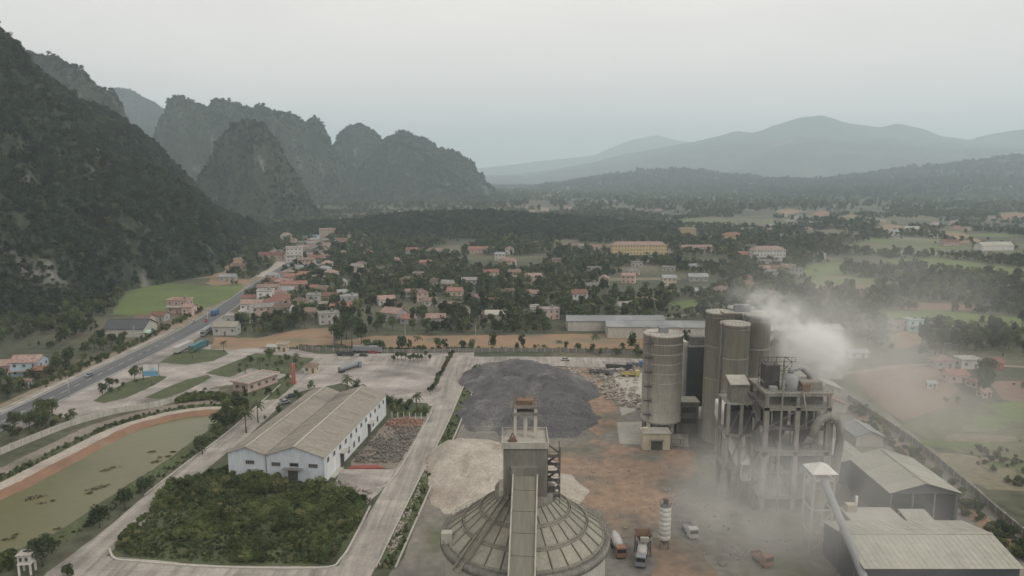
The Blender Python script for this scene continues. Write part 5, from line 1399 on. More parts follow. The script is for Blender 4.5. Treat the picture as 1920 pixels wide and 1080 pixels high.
HL = [  # px, py, w, d, h, rz, kind, wall, roof, label, extra
 (333, 588, 13, 9, 8.5, -.1, 'flat', 'wall_pink', 'tile_red', 'three storey reddish house with terrace roof at the green field beside the highway', 'balcony'),
 (352, 592, 7, 6, 5.5, -.1, 'gable', 'wall_pink', 'tile_pink', 'small pink gabled house against the three storey reddish house', None),
 (267, 618, 8, 8, 6.2, -.05, 'gable', 'wall_pink', 'tile_brown', 'pinkish two storey house right of the charcoal roofed shed', None),
 (268, 632, 7, 4, 2.6, 0, 'gable', 'wall_mint', 'wall_mint', 'low green roofed stall in front of the pinkish house', None),
 (295, 603, 9, 7, 3.6, -.05, 'gable', 'wall_grey', 'tile_red', 'red roofed shop at the highway between stall and reddish house', None),
 (45, 706, 12, 9, 6.4, .1, 'gable', 'wall_blue', 'tile_pink', 'light blue walled two storey house with pink roof at the left edge', 'porch'),
 (73, 708, 6, 5, 3.4, .1, 'gable', 'tile_brown', 'tile_red', 'low brick red outbuilding beside the light blue house', None),
 (2, 700, 9, 7, 3.6, .1, 'gable', 'wall_pink', 'tile_pink', 'low pink roofed house cut off by the left frame edge', None),
 (46, 728, 3, 3, 3.2, .1, 'hip', 'wall_grey', 'tile_brown', 'tiny hut beside the highway below the light blue house', None),
 (421, 629, 13, 8, 5.0, .05, 'gable', 'wall_grey', 'tin', 'beige roofed long house above the orange terrace', None),
 (436, 607, 10, 7, 4.6, .05, 'flat', 'wall_grey', 'flat_roof', 'grey flat roofed house behind the beige roofed long house', None),
 (458, 606, 6, 7, 7.0, .05, 'flat', 'wall_plain', 'flat_roof', 'narrow white flat roofed house near the utility pole', None),
 (470, 582, 14, 8, 4.4, .1, 'gable', 'wall_plain', 'tile_pink', 'long pink roofed house on the inner side of the highway', None),
 (495, 572, 10, 9, 9.5, .1, 'flat', 'wall_plain', 'flat_roof', 'pale three storey block right of the highway', 'balcony'),
 (525, 572, 12, 8, 4.4, .1, 'gable', 'wall_pink', 'tile_red', 'dark red roofed house right of the pale three storey block', None),
 (549, 545, 20, 8, 5, .1, 'gable', 'wall_pink', 'tile_red', 'longest bright red roofed house along the highway', None),
 (548, 530, 15, 8, 5, .1, 'gable', 'wall_pink', 'tile_red', 'red roofed house just behind the longest red roofed house', None),
 (560, 576, 10, 7, 4.2, .1, 'hip', 'wall_yellow', 'tile_brown', 'ochre walled house with brown hip roof in the village middle', None),
 (586, 574, 9, 8, 7.4, .1, 'flat', 'wall_grey', 'flat_roof', 'grey boxy two storey house in the village middle', None),
 (619, 566, 11, 7, 4.2, 0, 'gable', 'wall_pink', 'tile_red', 'red roofed house left above the dark tree clump', None),
 (646, 582, 9, 6, 3.6, 0, 'gable', 'wall_pink', 'tile_red', 'small salmon roofed house above the dark tree clump', None),
 (550, 492, 16, 12, 15, .2, 'flat', 'wall_plain', 'tile_pink', 'pale five storey tower house beside the highway bend', 'balcony'),
 (508, 489, 26, 10, 6, .15, 'gable', 'wall_pink', 'tile_red', 'long red roofed row beside the pale tower house', None),
 (612, 446, 22, 14, 12, .2, 'flat', 'wall_pink', 'tile_pink', 'large pinkish block farther along the highway', None),
 (535, 452, 14, 10, 8, .2, 'hip', 'wall_plain', 'tile_pink', 'white villa with pink roof below the limestone knob', None),
 (416, 450, 9, 9, 7, .3, 'gable', 'wall_plain', 'tile_pink', 'bright white gabled house at the mountain foot', None),
 (440, 452, 11, 8, 4, .3, 'gable', 'wall_grey', 'tin_grey', 'grey roofed house beside the bright white gabled house', None),
 (482, 455, 12, 8, 6, .2, 'gable', 'wall_plain', 'tin_grey', 'pale house with grey roof at the mountain foot', None),
 (425, 528, 13, 8, 4, .1, 'gable', 'wall_grey', 'tin_grey', 'grey roofed shed beside the bare orange earth', None),
 (448, 508, 12, 8, 4.5, .1, 'gable', 'wall_pink', 'tile_brown', 'brown roofed house above the bare orange earth', None),
 (582, 700, 5.5, 4.5, 3.2, -.1, 'hip', 'wall_cream', 'tile_pink', 'tiny cream kiosk between the red pillar and yard', None),
 (528, 660, 5, 4.5, 3.6, 0, 'flat', 'wall_cream', 'flat_roof', 'small cream guard cabin on the truck stop edge', None),
 (510, 661, 5, 3.6, 3.0, 0, 'gable', 'wall_plain', 'tin_pale', 'small white cabin left of the cream guard cabin', None),
 (736, 604, 13, 10, 5.5, -.5, 'gable', 'wall_grey', 'tile_pink', 'wide pink roofed hall among the dark trees', None),
 (816, 614, 11, 8, 5.5, .1, 'gable', 'wall_grey', 'tile_pink', 'grey pink gabled house above the orange terrace', None),
 (930, 604, 13, 8, 4.6, 0, 'gable', 'wall_cream', 'tin_pale', 'beige roofed house in the trees above the orange terrace', None),
 (908, 601, 6, 6, 4, 0, 'hip', 'wall_pink', 'tile_pink', 'small pink hip roofed house left of the beige roofed house', None),
 (752, 496, 14, 9, 4.5, 0, 'gable', 'wall_pink', 'tile_pink', 'pink roofed house on the slope below the wooded hill', None),
 (772, 476, 14, 9, 4.5, 0, 'gable', 'wall_grey', 'tile_red', 'red roofed house higher on the slope below the wooded hill', None),
 (817, 478, 16, 10, 4.5, 0, 'gable', 'wall_pink', 'tile_brown', 'brown roofed house on the slope below the wooded hill', None),
 (892, 475, 18, 9, 5, 0, 'gable', 'wall_pink', 'tile_red', 'red roofed long house at the foot of the wooded hill', None),
 (1000, 530, 14, 9, 5, 0, 'gable', 'wall_pink', 'tile_pink', 'pink roofed house in the centre of the valley trees', None),
 (1095, 470, 13, 9, 5, 0, 'gable', 'wall_grey', 'tile_grey', 'grey roofed house left of the yellow school', None),
 (1307, 472, 36, 10, 5, .05, 'gable', 'wall_pink', 'tile_pink', 'long low pink roofed building right of the yellow school', None),
 (1398, 487, 13, 12, 5, .05, 'gable', 'wall_pink', 'tile_red', 'low red roofed wing left of the white many windowed building', None),
 (1290, 446, 22, 14, 13, 0, 'flat', 'wall_yellow', 'flat_roof', 'boxy yellow block behind the long low pink building', None),
 (1375, 452, 26, 12, 8, 0, 'hip', 'wall_yellow', 'tile_red', 'orange red roofed building behind the white many windowed building', None),
 (1540, 487, 9, 8, 6, 0, 'flat', 'wall_plain', 'flat_roof', 'small white cube at the end of the canal', None),
 (1460, 515, 12, 9, 6, 0, 'gable', 'wall_pink', 'tile_red', 'reddish house in the trees below the canal', None),
 (1435, 516, 9, 9, 6, 0, 'gable', 'wall_pink', 'tile_pink', 'pink house left of the reddish house below the canal', None),
 (1310, 528, 16, 9, 4, 0, 'gable', 'wall_grey', 'tin_grey', 'grey roofed house in the dark trees right of centre', None),
 (1717, 622, 8.4, 7, 6.4, 0, 'flat', 'wall_cyan', 'flat_roof', 'turquoise two storey house with white trim in the right fields', 'balcony'),
 (1690, 620, 9, 8, 3.4, 0, 'hip', 'wall_pink', 'tile_pink', 'pink roofed house touching the turquoise house on its left', None),
 (1772, 691, 9, 7, 3.6, 0, 'hip', 'wall_grey', 'tile_pink', 'pink hip roofed farmhouse left of the long white house', None),
 (1820, 692, 9, 6, 4.2, 0, 'flat', 'wall_plain', 'flat_roof', 'long white flat roofed house by the right field track', None),
 (1864, 693, 8.4, 6, 3.2, 0, 'gable', 'pillar_red', 'tile_red', 'dark red open shed right of the long white house', None),
 (1797, 718, 8.6, 7, 3.4, 0, 'gable', 'wall_pink', 'tile_red', 'double pink roofed farmhouse in front of the long white house', None),
 (1830, 727, 4.4, 4, 2.4, 0, 'gable', 'wall_pink', 'tile_red', 'low red roofed annex by the dark tree on the right', None),
 (1748, 729, 3.6, 3, 2.4, 0, 'gable', 'wall_plain', 'tin_grey', 'tiny white hut left of the double roofed farmhouse', None),
 (1849, 746, 4.2, 3.4, 2.3, .2, 'gable', 'wall_pink', 'tile_brown', 'tiny brick hut at the ploughed field', None),
 (1610, 672, 9, 5, 2.8, 0, 'gable', 'wall_plain', 'tin_grey', 'small white roofed store at the edge of the smoke', None),
 (1675, 442, 16, 10, 6, 0, 'gable', 'wall_plain', 'tin_grey', 'white roofed house at the left orange cut on the right slope', None),
 (1712, 436, 22, 12, 6, 0, 'gable', 'wall_plain', 'tin_pale', 'pale long house between the two orange cuts', None),
 (1785, 461, 20, 10, 5, 0, 'gable', 'wall_pink', 'tile_red', 'red roofed house under the right orange cut', None),
 (1530, 424, 22, 10, 5, 0, 'gable', 'wall_plain', 'tin_grey', 'distant white roofed hall in the right valley', None),
 (1870, 470, 40, 14, 6, .1, 'gable', 'wall_plain', 'tin_pale', 'long pale hall at the right edge of the valley', None)]
for (px, py, w, d, h, rz, kd, wl_, rf, lab, ex) in HL:
    house(px, py, w, d, h, rz, kd, wl_, rf, lab, extra=ex, win=(w < 30), cat='house')
house(1442, 489, 34, 12, 11.5, .06, 'hip', 'wall_plain', 'tile_pink', 'white three storey building with many windows and pink roof beside the canal', cat='building', name='school_building', storeys=3)
house(1198, 478, 62, 12, 11, .03, 'hip', 'wall_yellow', 'tile_pink', 'long yellow three storey school behind the village trees', cat='building', name='school_building', storeys=3)
DS = gable_shed('roadside_shed', 'charcoal roofed grey shed beside the highway under the mountain', -227, -205, 397, 414, 4.6, 8.6, 'tin_dark', 'concrete', 6, along='x', rz=0.04)
HOUSE_SPOTS.append((-216, 405, 15))
# the gatehouse with flat parapet roof
GH = thing('gatehouse', 'pinkish flat roofed gatehouse with wide parapet among the palms', 'building', (-109.5, 302.5, 0), R(-26))
MB().box(-4.2, 4.2, -8.5, 8.5, 0, 3.8).build('wall', MT['wall_pink'], GH)
MB().box(-5.0, 5.0, -9.3, 9.3, 3.8, 4.05).build('roof', MT['flat_roof'], GH)
MB().box(-5.0, 5.0, -9.3, -9.0, 4.05, 4.55).box(-5.0, 5.0, 9.0, 9.3, 4.05, 4.55).box(-5.0, -4.7, -9.0, 9.0, 4.05, 4.55).box(4.7, 5.0, -9.0, 9.0, 4.05, 4.55).build('parapet', MT['wall_pink'], GH)
for i in range(4): window(GH, 4.203, -6.5 + i * 4.2, 2.1, 1.5, 1.4, '+x', 2)
for x in (-1.8, 1.8): window(GH, x, -8.503, 2.0, 2.0, 1.4, '-y', 2)
HOUSE_SPOTS.append((-109.5, 302.5, 11))
# pump house on stilts by the pond
X, Y = G(52, 1074)
PH = thing('pump_house', 'small white two level pump house on legs at the pond corner', 'building', (X, Y, 0), 0.15)
for x in (-1.2, 1.2):
    for y in (-1.1, 1.1): MB().box(x - 0.18, x + 0.18, y - 0.18, y + 0.18, 0, 2.6).build('leg', MT['wall_plain'], PH)
MB().box(-1.45, 1.45, -1.35, 1.35, 2.6, 2.8).build('floor', MT['wall_plain'], PH)
MB().box(-1.3, 1.3, -1.2, 1.2, 2.8, 4.8).build('wall', MT['wall_plain'], PH)
MB().box(-1.6, 1.6, -1.5, 1.5, 4.8, 5.0).build('roof', MT['flat_roof'], PH)
for x in (-0.6, 0.6): window(PH, x, -1.203, 3.9, 0.7, 1.0, '-y', 1)
window(PH, 1.303, 0, 3.9, 0.8, 1.0, '+x', 1)
# scattered village houses
rng = random.Random(77)
def village(poly_px, n, label, group, size=(8, 13), gap=7.5, roofs=('tile_red', 'tile_pink', 'tile_brown', 'tile_grey', 'tin_grey'), walls=('wall_cream', 'wall_pink', 'wall_grey', 'wall_plain')):
    poly = [G(*p) for p in poly_px]
    xs, ys = [p[0] for p in poly], [p[1] for p in poly]
    k = tries = 0
    while k < n and tries < 6000:
        tries += 1
        # spread evenly over the picture, as nearer plots are smaller
        px_, py_ = rng.uniform(min(p[0] for p in poly_px), max(p[0] for p in poly_px)), rng.uniform(min(p[1] for p in poly_px), max(p[1] for p in poly_px))
        if not inside(poly_px, np.array([px_]), np.array([py_]))[0]: continue
        X, Y = G(px_, py_)
        if any((X - a) ** 2 + (Y - b) ** 2 < (r + gap) ** 2 for a, b, r in HOUSE_SPOTS): continue
        if any(inside(e, np.array([X]), np.array([Y]))[0] for e in EXCL): continue
        w, d = rng.uniform(*size), rng.uniform(6.5, 9)
        h = rng.choice((3.4, 3.6, 4.0, 6.4))
        kd, wl_, rf = rng.choice(('gable', 'gable', 'hip', 'flat')), rng.choice(walls), rng.choice(roofs)
        cw = {'wall_cream': 'cream', 'wall_pink': 'pink', 'wall_grey': 'grey', 'wall_plain': 'white', 'wall_yellow': 'ochre', 'wall_blue': 'blue'}[wl_]
        cr = {'tile_red': 'red', 'tile_pink': 'pink', 'tile_brown': 'brown', 'tile_grey': 'grey', 'tin_grey': 'pale grey'}[rf]
        lab = '%s%s %s house with %s %s roof %s' % ('two storey' if h > 6 else 'low', ' long' if w > size[0] + 0.6 * (size[1] - size[0]) else '', cw, cr, kd, label)
        house(0, 0, w, d, h, rng.uniform(-0.4, 0.4), kd, wl_, rf, lab, group, win=Y < 900, at=(X, Y))
        k += 1
village([(470, 600), (520, 520), (600, 500), (680, 560), (620, 610)], 16, 'left of the dark belt', 'village houses beside the highway')
village([(455, 590), (500, 530), (560, 470), (640, 415), (680, 405), (660, 440), (610, 490), (560, 530), (500, 600)], 66, 'along the highway strip', 'houses lining the highway', size=(9, 16), gap=4.5, walls=('wall_plain', 'wall_grey', 'wall_pink', 'wall_cream', 'wall_blue'))
village([(480, 500), (560, 440), (700, 405), (780, 400), (700, 450), (600, 520)], 34, 'below the limestone mountains', 'houses below the mountains')
village([(700, 610), (640, 520), (700, 470), (900, 470), (1230, 490), (1230, 590), (1000, 610)], 46, 'among the mid valley trees', 'houses among the valley trees', roofs=('tile_pink', 'tile_brown', 'tile_grey', 'tin_grey', 'tile_red', 'tile_grey'))
village([(1240, 430), (1240, 400), (1900, 405), (1900, 450), (1500, 450)], 34, 'in the hazy right valley', 'far houses on the right', size=(12, 18))
village([(1240, 560), (1240, 500), (1560, 500), (1480, 560)], 12, 'between smoke and canal', 'houses above the smoke')
village([(920, 398), (920, 385), (1240, 390), (1240, 402)], 14, 'far up the valley', 'tiny far houses', size=(14, 20))

# where houses of a cluster look alike, say which one by its place in the row
_by = {}
for o_ in list(COL.objects):
    if o_.get('category') == 'house' and o_.get('group'): _by.setdefault(o_['label'], []).append(o_)
ORD = ('leftmost', 'second leftmost', 'third leftmost', 'fourth leftmost', 'fifth leftmost', 'sixth leftmost')
for lab_, os_ in _by.items():
    if len(os_) > 1:
        os_.sort(key=lambda q: q.location.x / q.location.y)
        for k_, q in enumerate(os_): q['label'] = lab_ + ', ' + ORD[min(k_, 5)]

# ------------------------------------------------------------------ walls, kerbs, fences
def panel_wall(name, label, px, h, w=0.2, step=4.0, m='concrete', post='concrete_lt'):
    pts = smooth_line([G(*p) for p in px], 8)
    s = thing(name, label, 'wall', (*pts[0], 0))
    ox, oy = pts[0]
    acc = 0.0
    line = [Vector(pts[0])]
    for p in pts[1:]:
        v = Vector(p)
        while (v - line[-1]).length > step:
            line.append(line[-1] + (v - line[-1]).normalized() * step)
    mats = {}
    pme = None
    for i in range(len(line) - 1):
        a, b = line[i] - Vector((ox, oy)), line[i + 1] - Vector((ox, oy))
        ang = math.atan2((b - a).y, (b - a).x)
        if 'p' not in mats:
            o = MB().box(0.15, step - 0.15, -w / 2, w / 2, 0, h).build('panel', MT[m], s); mats['p'] = o.data
            q = MB().box(-0.15, 0.15, -w / 2 - 0.1, w / 2 + 0.1, 0, h + 0.2).build('post', MT[post], s); mats['q'] = q.data
        else:
            o = obj('panel', mats['p'], None, s); q = obj('post', mats['q'], None, s)
        for k in (o, q):
            k.location = (a.x, a.y, 0); k.rotation_euler = (0, 0, ang)
    return s
panel_wall('perimeter_wall', 'long grey concrete perimeter wall between highway and pond', [(-20, 862), (60, 828), (140, 797), (220, 775), (290, 764), (335, 752), (380, 742), (420, 738)], 2.3)
panel_wall('perimeter_wall', 'grey wall along the back of the concrete yard', [(560, 655), (640, 660), (760, 662), (900, 660), (1050, 660), (1200, 664)], 2.0, m='concrete_dark')
panel_wall('perimeter_wall', 'low wall along the orange lane on the right', [(1590, 750), (1650, 790), (1720, 838), (1800, 905), (1880, 975), (1960, 1040)], 2.2, m='concrete_dark')
mb = low_wall(MB(), [G(*p) for p in ((205, 1030), (215, 1048), (250, 1053), (400, 1064), (600, 1066), (640, 1048), (668, 1002), (694, 950))], 0.5, 0.35)
tag(mb.build('kerb', MT['concrete'], fix=False), kind='structure')
mb = low_wall(MB(), MAIN_ROAD[1:5], 0.35, 0.4, off=4.6)
tag(mb.build('kerb', MT['concrete'], fix=False), kind='structure')
mb = low_wall(MB(), MAIN_ROAD[1:5], 0.45, 0.55, off=9.2)
tag(mb.build('kerb', MT['concrete_lt'], fix=False), kind='structure')
mb = low_wall(MB(), [(-32.0, 268), (-36.5, 210), (-40.5, 200)], 0.35, 0.35, off=-1.5)
tag(mb.build('kerb', MT['concrete'], fix=False), kind='structure')
mb = low_wall(MB(), SIDE_ROAD[1:6], 0.35, 0.4, off=4.5)
tag(mb.build('kerb', MT['concrete'], fix=False), kind='structure')
pme = None
for k in range(7):
    X, Y = G(735 + k * 11, 783 + k * 0.5)
    o = MB().box(-0.13, 0.13, -0.13, 0.13, 0, 2.2).build('fence_post', MT['wall_plain']) if pme is None else obj('fence_post', pme)
    pme = o.data
    o.location = (X, Y, 0)
    tag(o, 'bare white concrete fence post in the row behind the rubble yard', 'post', 'fence posts behind the rubble yard')
# red gate pillar, billboard, utility poles
X, Y = G(551, 719)
s = thing('gate_pillar', 'tall slim red gate pillar between gatehouse and yard', 'pillar', (X, Y, 0))
MB().box(-0.9, 0.9, -0.9, 0.9, 0, 1.0).build('base', MT['pillar_red'], s)
MB().box(-0.75, -0.15, -0.4, 0.4, 1.0, 9.0).box(0.15, 0.75, -0.4, 0.4, 1.0, 9.0).build('shaft', MT['pillar_red'], s)
MB().box(-0.146, 0.146, -0.3, 0.3, 1.0, 8.8).build('infill', MT['wall_pink'], s)
X, Y = G(285, 724)
s = thing('billboard', 'roadside billboard with blue lower half on a single post beside a palm', 'billboard', (X, Y, 0), 0.0)
MB().tube([(0, 0, 0), (0, 0, 4.6)], 0.22, 10).build('post', MT['steel'], s)
MB().box(-3.2, 3.2, -0.12, 0.12, 4.5, 9.6).build('panel', MT['wall_plain'], s)
MB().box(-3.15, 3.15, -0.14, -0.123, 4.6, 6.6).build('blue_band', MT['sign_blue'], s)
MB().tri((-3.1, -0.13, 6.6), (3.1, -0.13, 6.6), (1.2, -0.13, 8.2)).build('printed_shape', MT['wall_blue'], s, fix=False)
mb = MB()
for x in (-3.25, 0, 3.25): mb.bar((x, 0.2, 4.4), (x, 0.2, 9.7), 0.14)
for z in (4.45, 9.65): mb.bar((-3.25, 0.2, z), (3.25, 0.2, z), 0.14)
mb.build('frame', MT['steel_dark'], s)
pole0 = None
for (px, py) in ((471, 606), (625, 652), (252, 640), (130, 745), (390, 608), (1213, 640), (892, 640), (760, 640)):
    X, Y = G(px, py)
    lab = 'slender concrete utility pole along the highway or terrace'
    if pole0 is None:
        pole0 = thing('utility_pole', lab, 'pole', (X, Y, 0), 0, 'utility poles')
        MB().tube([(0, 0, 0), (0, 0, 9)], [0.2, 0.13], 8).build('shaft', MT['wall_grey'], pole0)
        MB().box(-1.1, 1.1, -0.08, 0.08, 8.3, 8.5).box(-0.8, 0.8, -0.08, 0.08, 7.6, 7.75).build('cross_arm', MT['steel'], pole0)
    else:
        copy_tree(pole0, (X, Y, 0), random.Random(px).uniform(-0.5, 0.5))

# ------------------------------------------------------------------ vehicles
def wheels(s, xs, ys, r, w=0.28):
    me = None
    for y in ys:
        for x in xs:
            if me is None:
                o = MB().tube([(-w / 2, 0, 0), (w / 2, 0, 0)], r, 14).build('wheel', MT['tyre'], s); me = o.data
            else: o = obj('wheel', me, None, s)
            o.location = (x, y, r)
def car(at, rz, col, label):
    s = thing('car', label, 'car', (*at, 0.08), rz)
    mb = MB()
    prof = [(-2.2, 0.35), (-2.2, 0.75), (-1.3, 0.92), (1.7, 0.95), (2.15, 0.85), (2.2, 0.35)]
    w = 0.85
    n = len(prof)
    mb.v = [(-w, y, z) for y, z in prof] + [(w, y, z) for y, z in prof]
    mb.f = [tuple(range(n)), tuple(range(n, 2 * n))[::-1]] + [(i, (i + 1) % n, n + (i + 1) % n, n + i) for i in range(n)]
    mb.s = [0] * len(mb.f)
    mb.build('body', MT[col], s)
    mb = MB()
    a = [(-0.8, -1.2, .93), (0.8, -1.2, .93), (0.8, 1.6, .95), (-0.8, 1.6, .95)]
    b = [(-0.65, -0.5, 1.45), (0.65, -0.5, 1.45), (0.65, 1.0, 1.45), (-0.65, 1.0, 1.45)]
    for i in range(4):
        j = (i + 1) % 4
        mb.quad(a[i], a[j], b[j], b[i])
    mb.build('window_band', MT['glass'], s)
    MB().box(-0.66, 0.66, -0.52, 1.02, 1.451, 1.5).build('roof', MT[col], s)
    wheels(s, (-0.75, 0.75), (-1.35, 1.35), 0.32, 0.2)
    return s
def truck(at, rz, cab, box, label, L=9.0, h=2.6, kind='box', cat='truck', name='truck'):
    s = thing(name, label, cat, (*at, 0.08), rz)
    MB().box(-1.15, 1.15, -L / 2, -L / 2 + 1.9, 0.55, 2.9).build('cab', MT[cab], s)
    MB().box(-1.05, 1.05, -L / 2 - 0.03, -L / 2 - 0.002, 1.7, 2.6).build('windscreen', MT['glass'], s)
    MB().box(-0.5, 0.5, -L / 2 + 0.3, L / 2, 0.55, 0.85).build('chassis', MT['steel_dark'], s)
    y0, y1 = -L / 2 + 2.1, L / 2
    if kind == 'box':
        MB().box(-1.25, 1.25, y0, y1, 1.0, 1.0 + h).build('container', MT[box], s)
        mb = MB()
        k = int((y1 - y0) / 0.8)
        for i in range(k): mb.box(-1.3, -1.253, y0 + i * 0.8 + 0.1, y0 + i * 0.8 + 0.4, 1.1, 0.9 + h).box(1.253, 1.3, y0 + i * 0.8 + 0.1, y0 + i * 0.8 + 0.4, 1.1, 0.9 + h)
        r_ = mb.build('corrugation', MT[box], s); r_['kind'] = 'stuff'
    elif kind == 'flat':
        MB().box(-1.25, 1.25, y0, y1, 0.9, 1.15).box(-1.25, -1.18, y0, y1, 1.15, 1.75).box(1.18, 1.25, y0, y1, 1.15, 1.75).box(-1.18, 1.18, y1 - 0.07, y1, 1.15, 1.75).build('bed', MT[box], s)
    elif kind == 'tank':
        MB().tube([(0, y0, 2.0), (0, y0 + 0.4, 2.0), (0, y1 - 0.4, 2.0), (0, y1, 2.0)], [0.8, 1.15, 1.15, 0.8], 18).build('tank', MT[box], s)
    elif kind == 'mixer':
        MB().tube([(0, y0 + 0.1, 2.0), (0, y0 + 1.2, 2.2), (0, y1 - 2.2, 2.6), (0, y1 - 0.2, 3.1)], [0.7, 1.2, 1.15, 0.5], 18).build('drum', MT[box], s)
        MB().box(-0.9, 0.9, y1 - 0.9, y1, 0.9, 1.6).build('chute', MT[cab], s)
    wheels(s, (-1.0, 1.0), (-L / 2 + 1.0, L / 2 - 2.2, L / 2 - 1.0), 0.5)
    return s
car((-189.6, G(172, 706)[1]), 0, 'car_grey', 'grey car driving alone on the highway')
truck((-168.5, 366), math.pi - 0.06, 'car_white', 'car_white', 'white box trailer truck parked beside the highway', 17, 2.7)
truck((-162.0, 369), math.pi - 0.06, 'car_dark', 'car_teal', 'dark blue container truck parked right of the white trailer', 17, 2.7)
truck((-173, 405), 0.1, 'car_grey', 'car_grey', 'dark grey truck parked at the top end of the apron', 14, 2.5)
truck((-166, 407), 0.15, 'car_red', 'car_white', 'red cabbed pale truck right of the dark grey truck', 10, 2.2)
truck((-159.5, 409), 0.15, 'car_white', 'car_white', 'short white truck at the end of the parked trucks', 8, 2.2)
truck((-191, 462), 3.2, 'car_blue', 'car_blue', 'blue truck far up the highway', 9, 2.4)
car((-188, 441), 0.05, 'car_red', 'red car behind the blue truck on the highway')
car((-194.5, 437), 0.05, 'car_white', 'white car beside the red car on the highway')
X, Y = G(656, 694); truck((X, Y), 2.6, 'car_grey', 'car_grey', 'grey tanker truck standing alone in the concrete yard', 14, 2.4, 'tank')
X, Y = G(690, 661); truck((X, Y), 1.5, 'car_grey', 'car_grey', 'long grey trailer truck at the back wall of the yard', 15, 2.4)
X, Y = G(648, 667); truck((X, Y), 1.4, 'car_dark', 'car_dark', 'dark flatbed truck at the back left of the yard', 9, 2.0, 'flat')
X, Y = G(682, 668); car((X, Y), 1.4, 'car_dark', 'dark car parked in front of the long grey trailer')
X, Y = G(1128, 702); truck((X, Y), 1.25, 'car_grey', 'steel', 'grey flatbed parked behind the coal pile', 11, 2.0, 'flat')
X, Y = G(1160, 692); truck((X, Y), 1.35, 'car_dark', 'steel_dark', 'dark flatbed in the row beside the wide grey silo', 12, 2.0, 'flat')
X, Y = G(1182, 706); truck((X, Y), 1.45, 'car_yellow', 'car_yellow', 'yellow tipper truck beside the wide grey silo', 8, 2.0, 'flat')
X, Y = G(1190, 688); truck((X, Y), 1.5, 'car_blue', 'steel', 'blue cabbed truck at the head of the flatbed row', 8, 2.0, 'flat')
X, Y = G(1158, 1034); truck((X, Y), 0.1, 'car_orange', 'car_white', 'orange mixer truck with white drum right of the clinker silo', 8, 2.0, 'mixer', 'mixer truck', 'mixer_truck')
X, Y = G(1203, 1052); truck((X, Y), -0.25, 'car_grey', 'car_white', 'grey mixer truck with white drum near the banded silo', 7.5, 2.0, 'mixer', 'mixer truck', 'mixer_truck')
X, Y = G(1293, 1002); truck((X, Y), 0.1, 'car_white', 'car_grey', 'small tipper truck right of the banded silo', 6.5, 1.6, 'flat')
X, Y = G(1428, 1056); truck((X, Y), 0.3, 'car_orange', 'car_orange', 'small orange dumper in the dust below the kiln tower', 5.5, 1.5, 'flat')
for (px, py, rz, c, lab) in ((700, 662.5, 1.5, 'car_red', 'small dark red car by the yard wall'), (1060, 676, 1.5, 'car_white', 'white car on the road behind the coal pile'), (545, 745, -.75, 'car_dark', 'upper dark car parked beside the warehouse roof'), (533, 757, -.75, 'car_grey', 'lower grey car parked beside the warehouse roof')):
    car(G(px, py), rz, c, lab)

# ------------------------------------------------------------------ floating weed, rubble
rng = random.Random(5)
for (px, py, L_) in ((62, 934, 4.2), (78, 944, 1.6), (100, 939, 1.0), (286, 847, 1.8), (301, 858, 1.6), (292, 866, 2.4), (315, 856, 1.6), (326, 847, 1.4), (196, 883, 2.4), (211, 877, 2.0), (180, 916, 3.6), (193, 912, 3.0), (168, 925, 1.8), (20, 1010, 2.6), (33, 1002, 1.2), (108, 992, 1.4)):
    X, Y = G(px, py)
    mb = MB()
    for k in range(int(18 * L_)):
        x, y = rng.gauss(0, L_ * 0.3), rng.gauss(0, L_ * 0.14)
        r = rng.uniform(0.15, 0.45)
        a = rng.uniform(0, 6.28)
        mb.quad((x - r * math.cos(a), y - r * math.sin(a), 0.05), (x + r * math.sin(a), y - r * math.cos(a), 0.05 + rng.uniform(0.1, 0.5)), (x + r * math.cos(a), y + r * math.sin(a), 0.06 + rng.uniform(0, 0.3)), (x - r * math.sin(a), y + r * math.cos(a), 0.07))
    o = mb.build('weed_raft', MT['debris'], fix=False)
    o.location = (X, Y, 0.0); o.rotation_euler = (0, 0, 0.5)
    tag(o, 'brown tangle of weed floating on the silty pond', 'weed raft', 'weed rafts on the pond')

def rubble(name, label, poly_px, n, sz, m, seed=1, zmax=0.8):
    poly = [G(*p) for p in poly_px]
    rg = random.Random(seed)
    xs, ys = [p[0] for p in poly], [p[1] for p in poly]
    mb = MB(); k = 0
    cl = [(rg.uniform(min(xs), max(xs)), rg.uniform(min(ys), max(ys))) for _ in range(9)]
    while k < n:
        c = rg.choice(cl); sd = (max(xs) - min(xs)) * 0.12
        x, y = rg.gauss(c[0], sd), rg.gauss(c[1], sd * 1.4)
        if rg.random() < 0.3: x, y = rg.uniform(min(xs), max(xs)), rg.uniform(min(ys), max(ys))
        k += 0.2
        if not inside(poly, np.array([x]), np.array([y]))[0]: continue
        k += 0.8
        s_ = rg.uniform(*sz); a = rg.uniform(0, 3.14); e = rg.uniform(0.3, 1.0) * s_
        hz_ = rg.uniform(0.1, 0.5) * s_ + rg.random() ** 3 * zmax
        mb.bar((x - math.cos(a) * s_ / 2, y - math.sin(a) * s_ / 2, hz_ * 0.5), (x + math.cos(a) * s_ / 2, y + math.sin(a) * s_ / 2, hz_ * 0.5 + rg.uniform(-0.1, 0.3)), e * 0.6, hz_)
    o = mb.build(name, MT[m], fix=False)
    return tag(o, label, kind='stuff')
rubble('rubble', 'grey rubble and timber strewn in the yard beside the warehouse', [(662, 868), (700, 818), (745, 800), (790, 800), (752, 868)], 900, (0.3, 1.3), 'rubble', 2)
rubble('brick_rubble', 'reddish brick rubble behind the warehouse yard', [(720, 800), (735, 786), (795, 788), (785, 804)], 420, (0.3, 1.2), 'brickrubble', 3)
rubble('rubble', 'broken slabs along the concrete pad by the warehouse', [(640, 905), (700, 925), (690, 945), (640, 935)], 120, (0.5, 2.2), 'rubble', 4, 0.4)
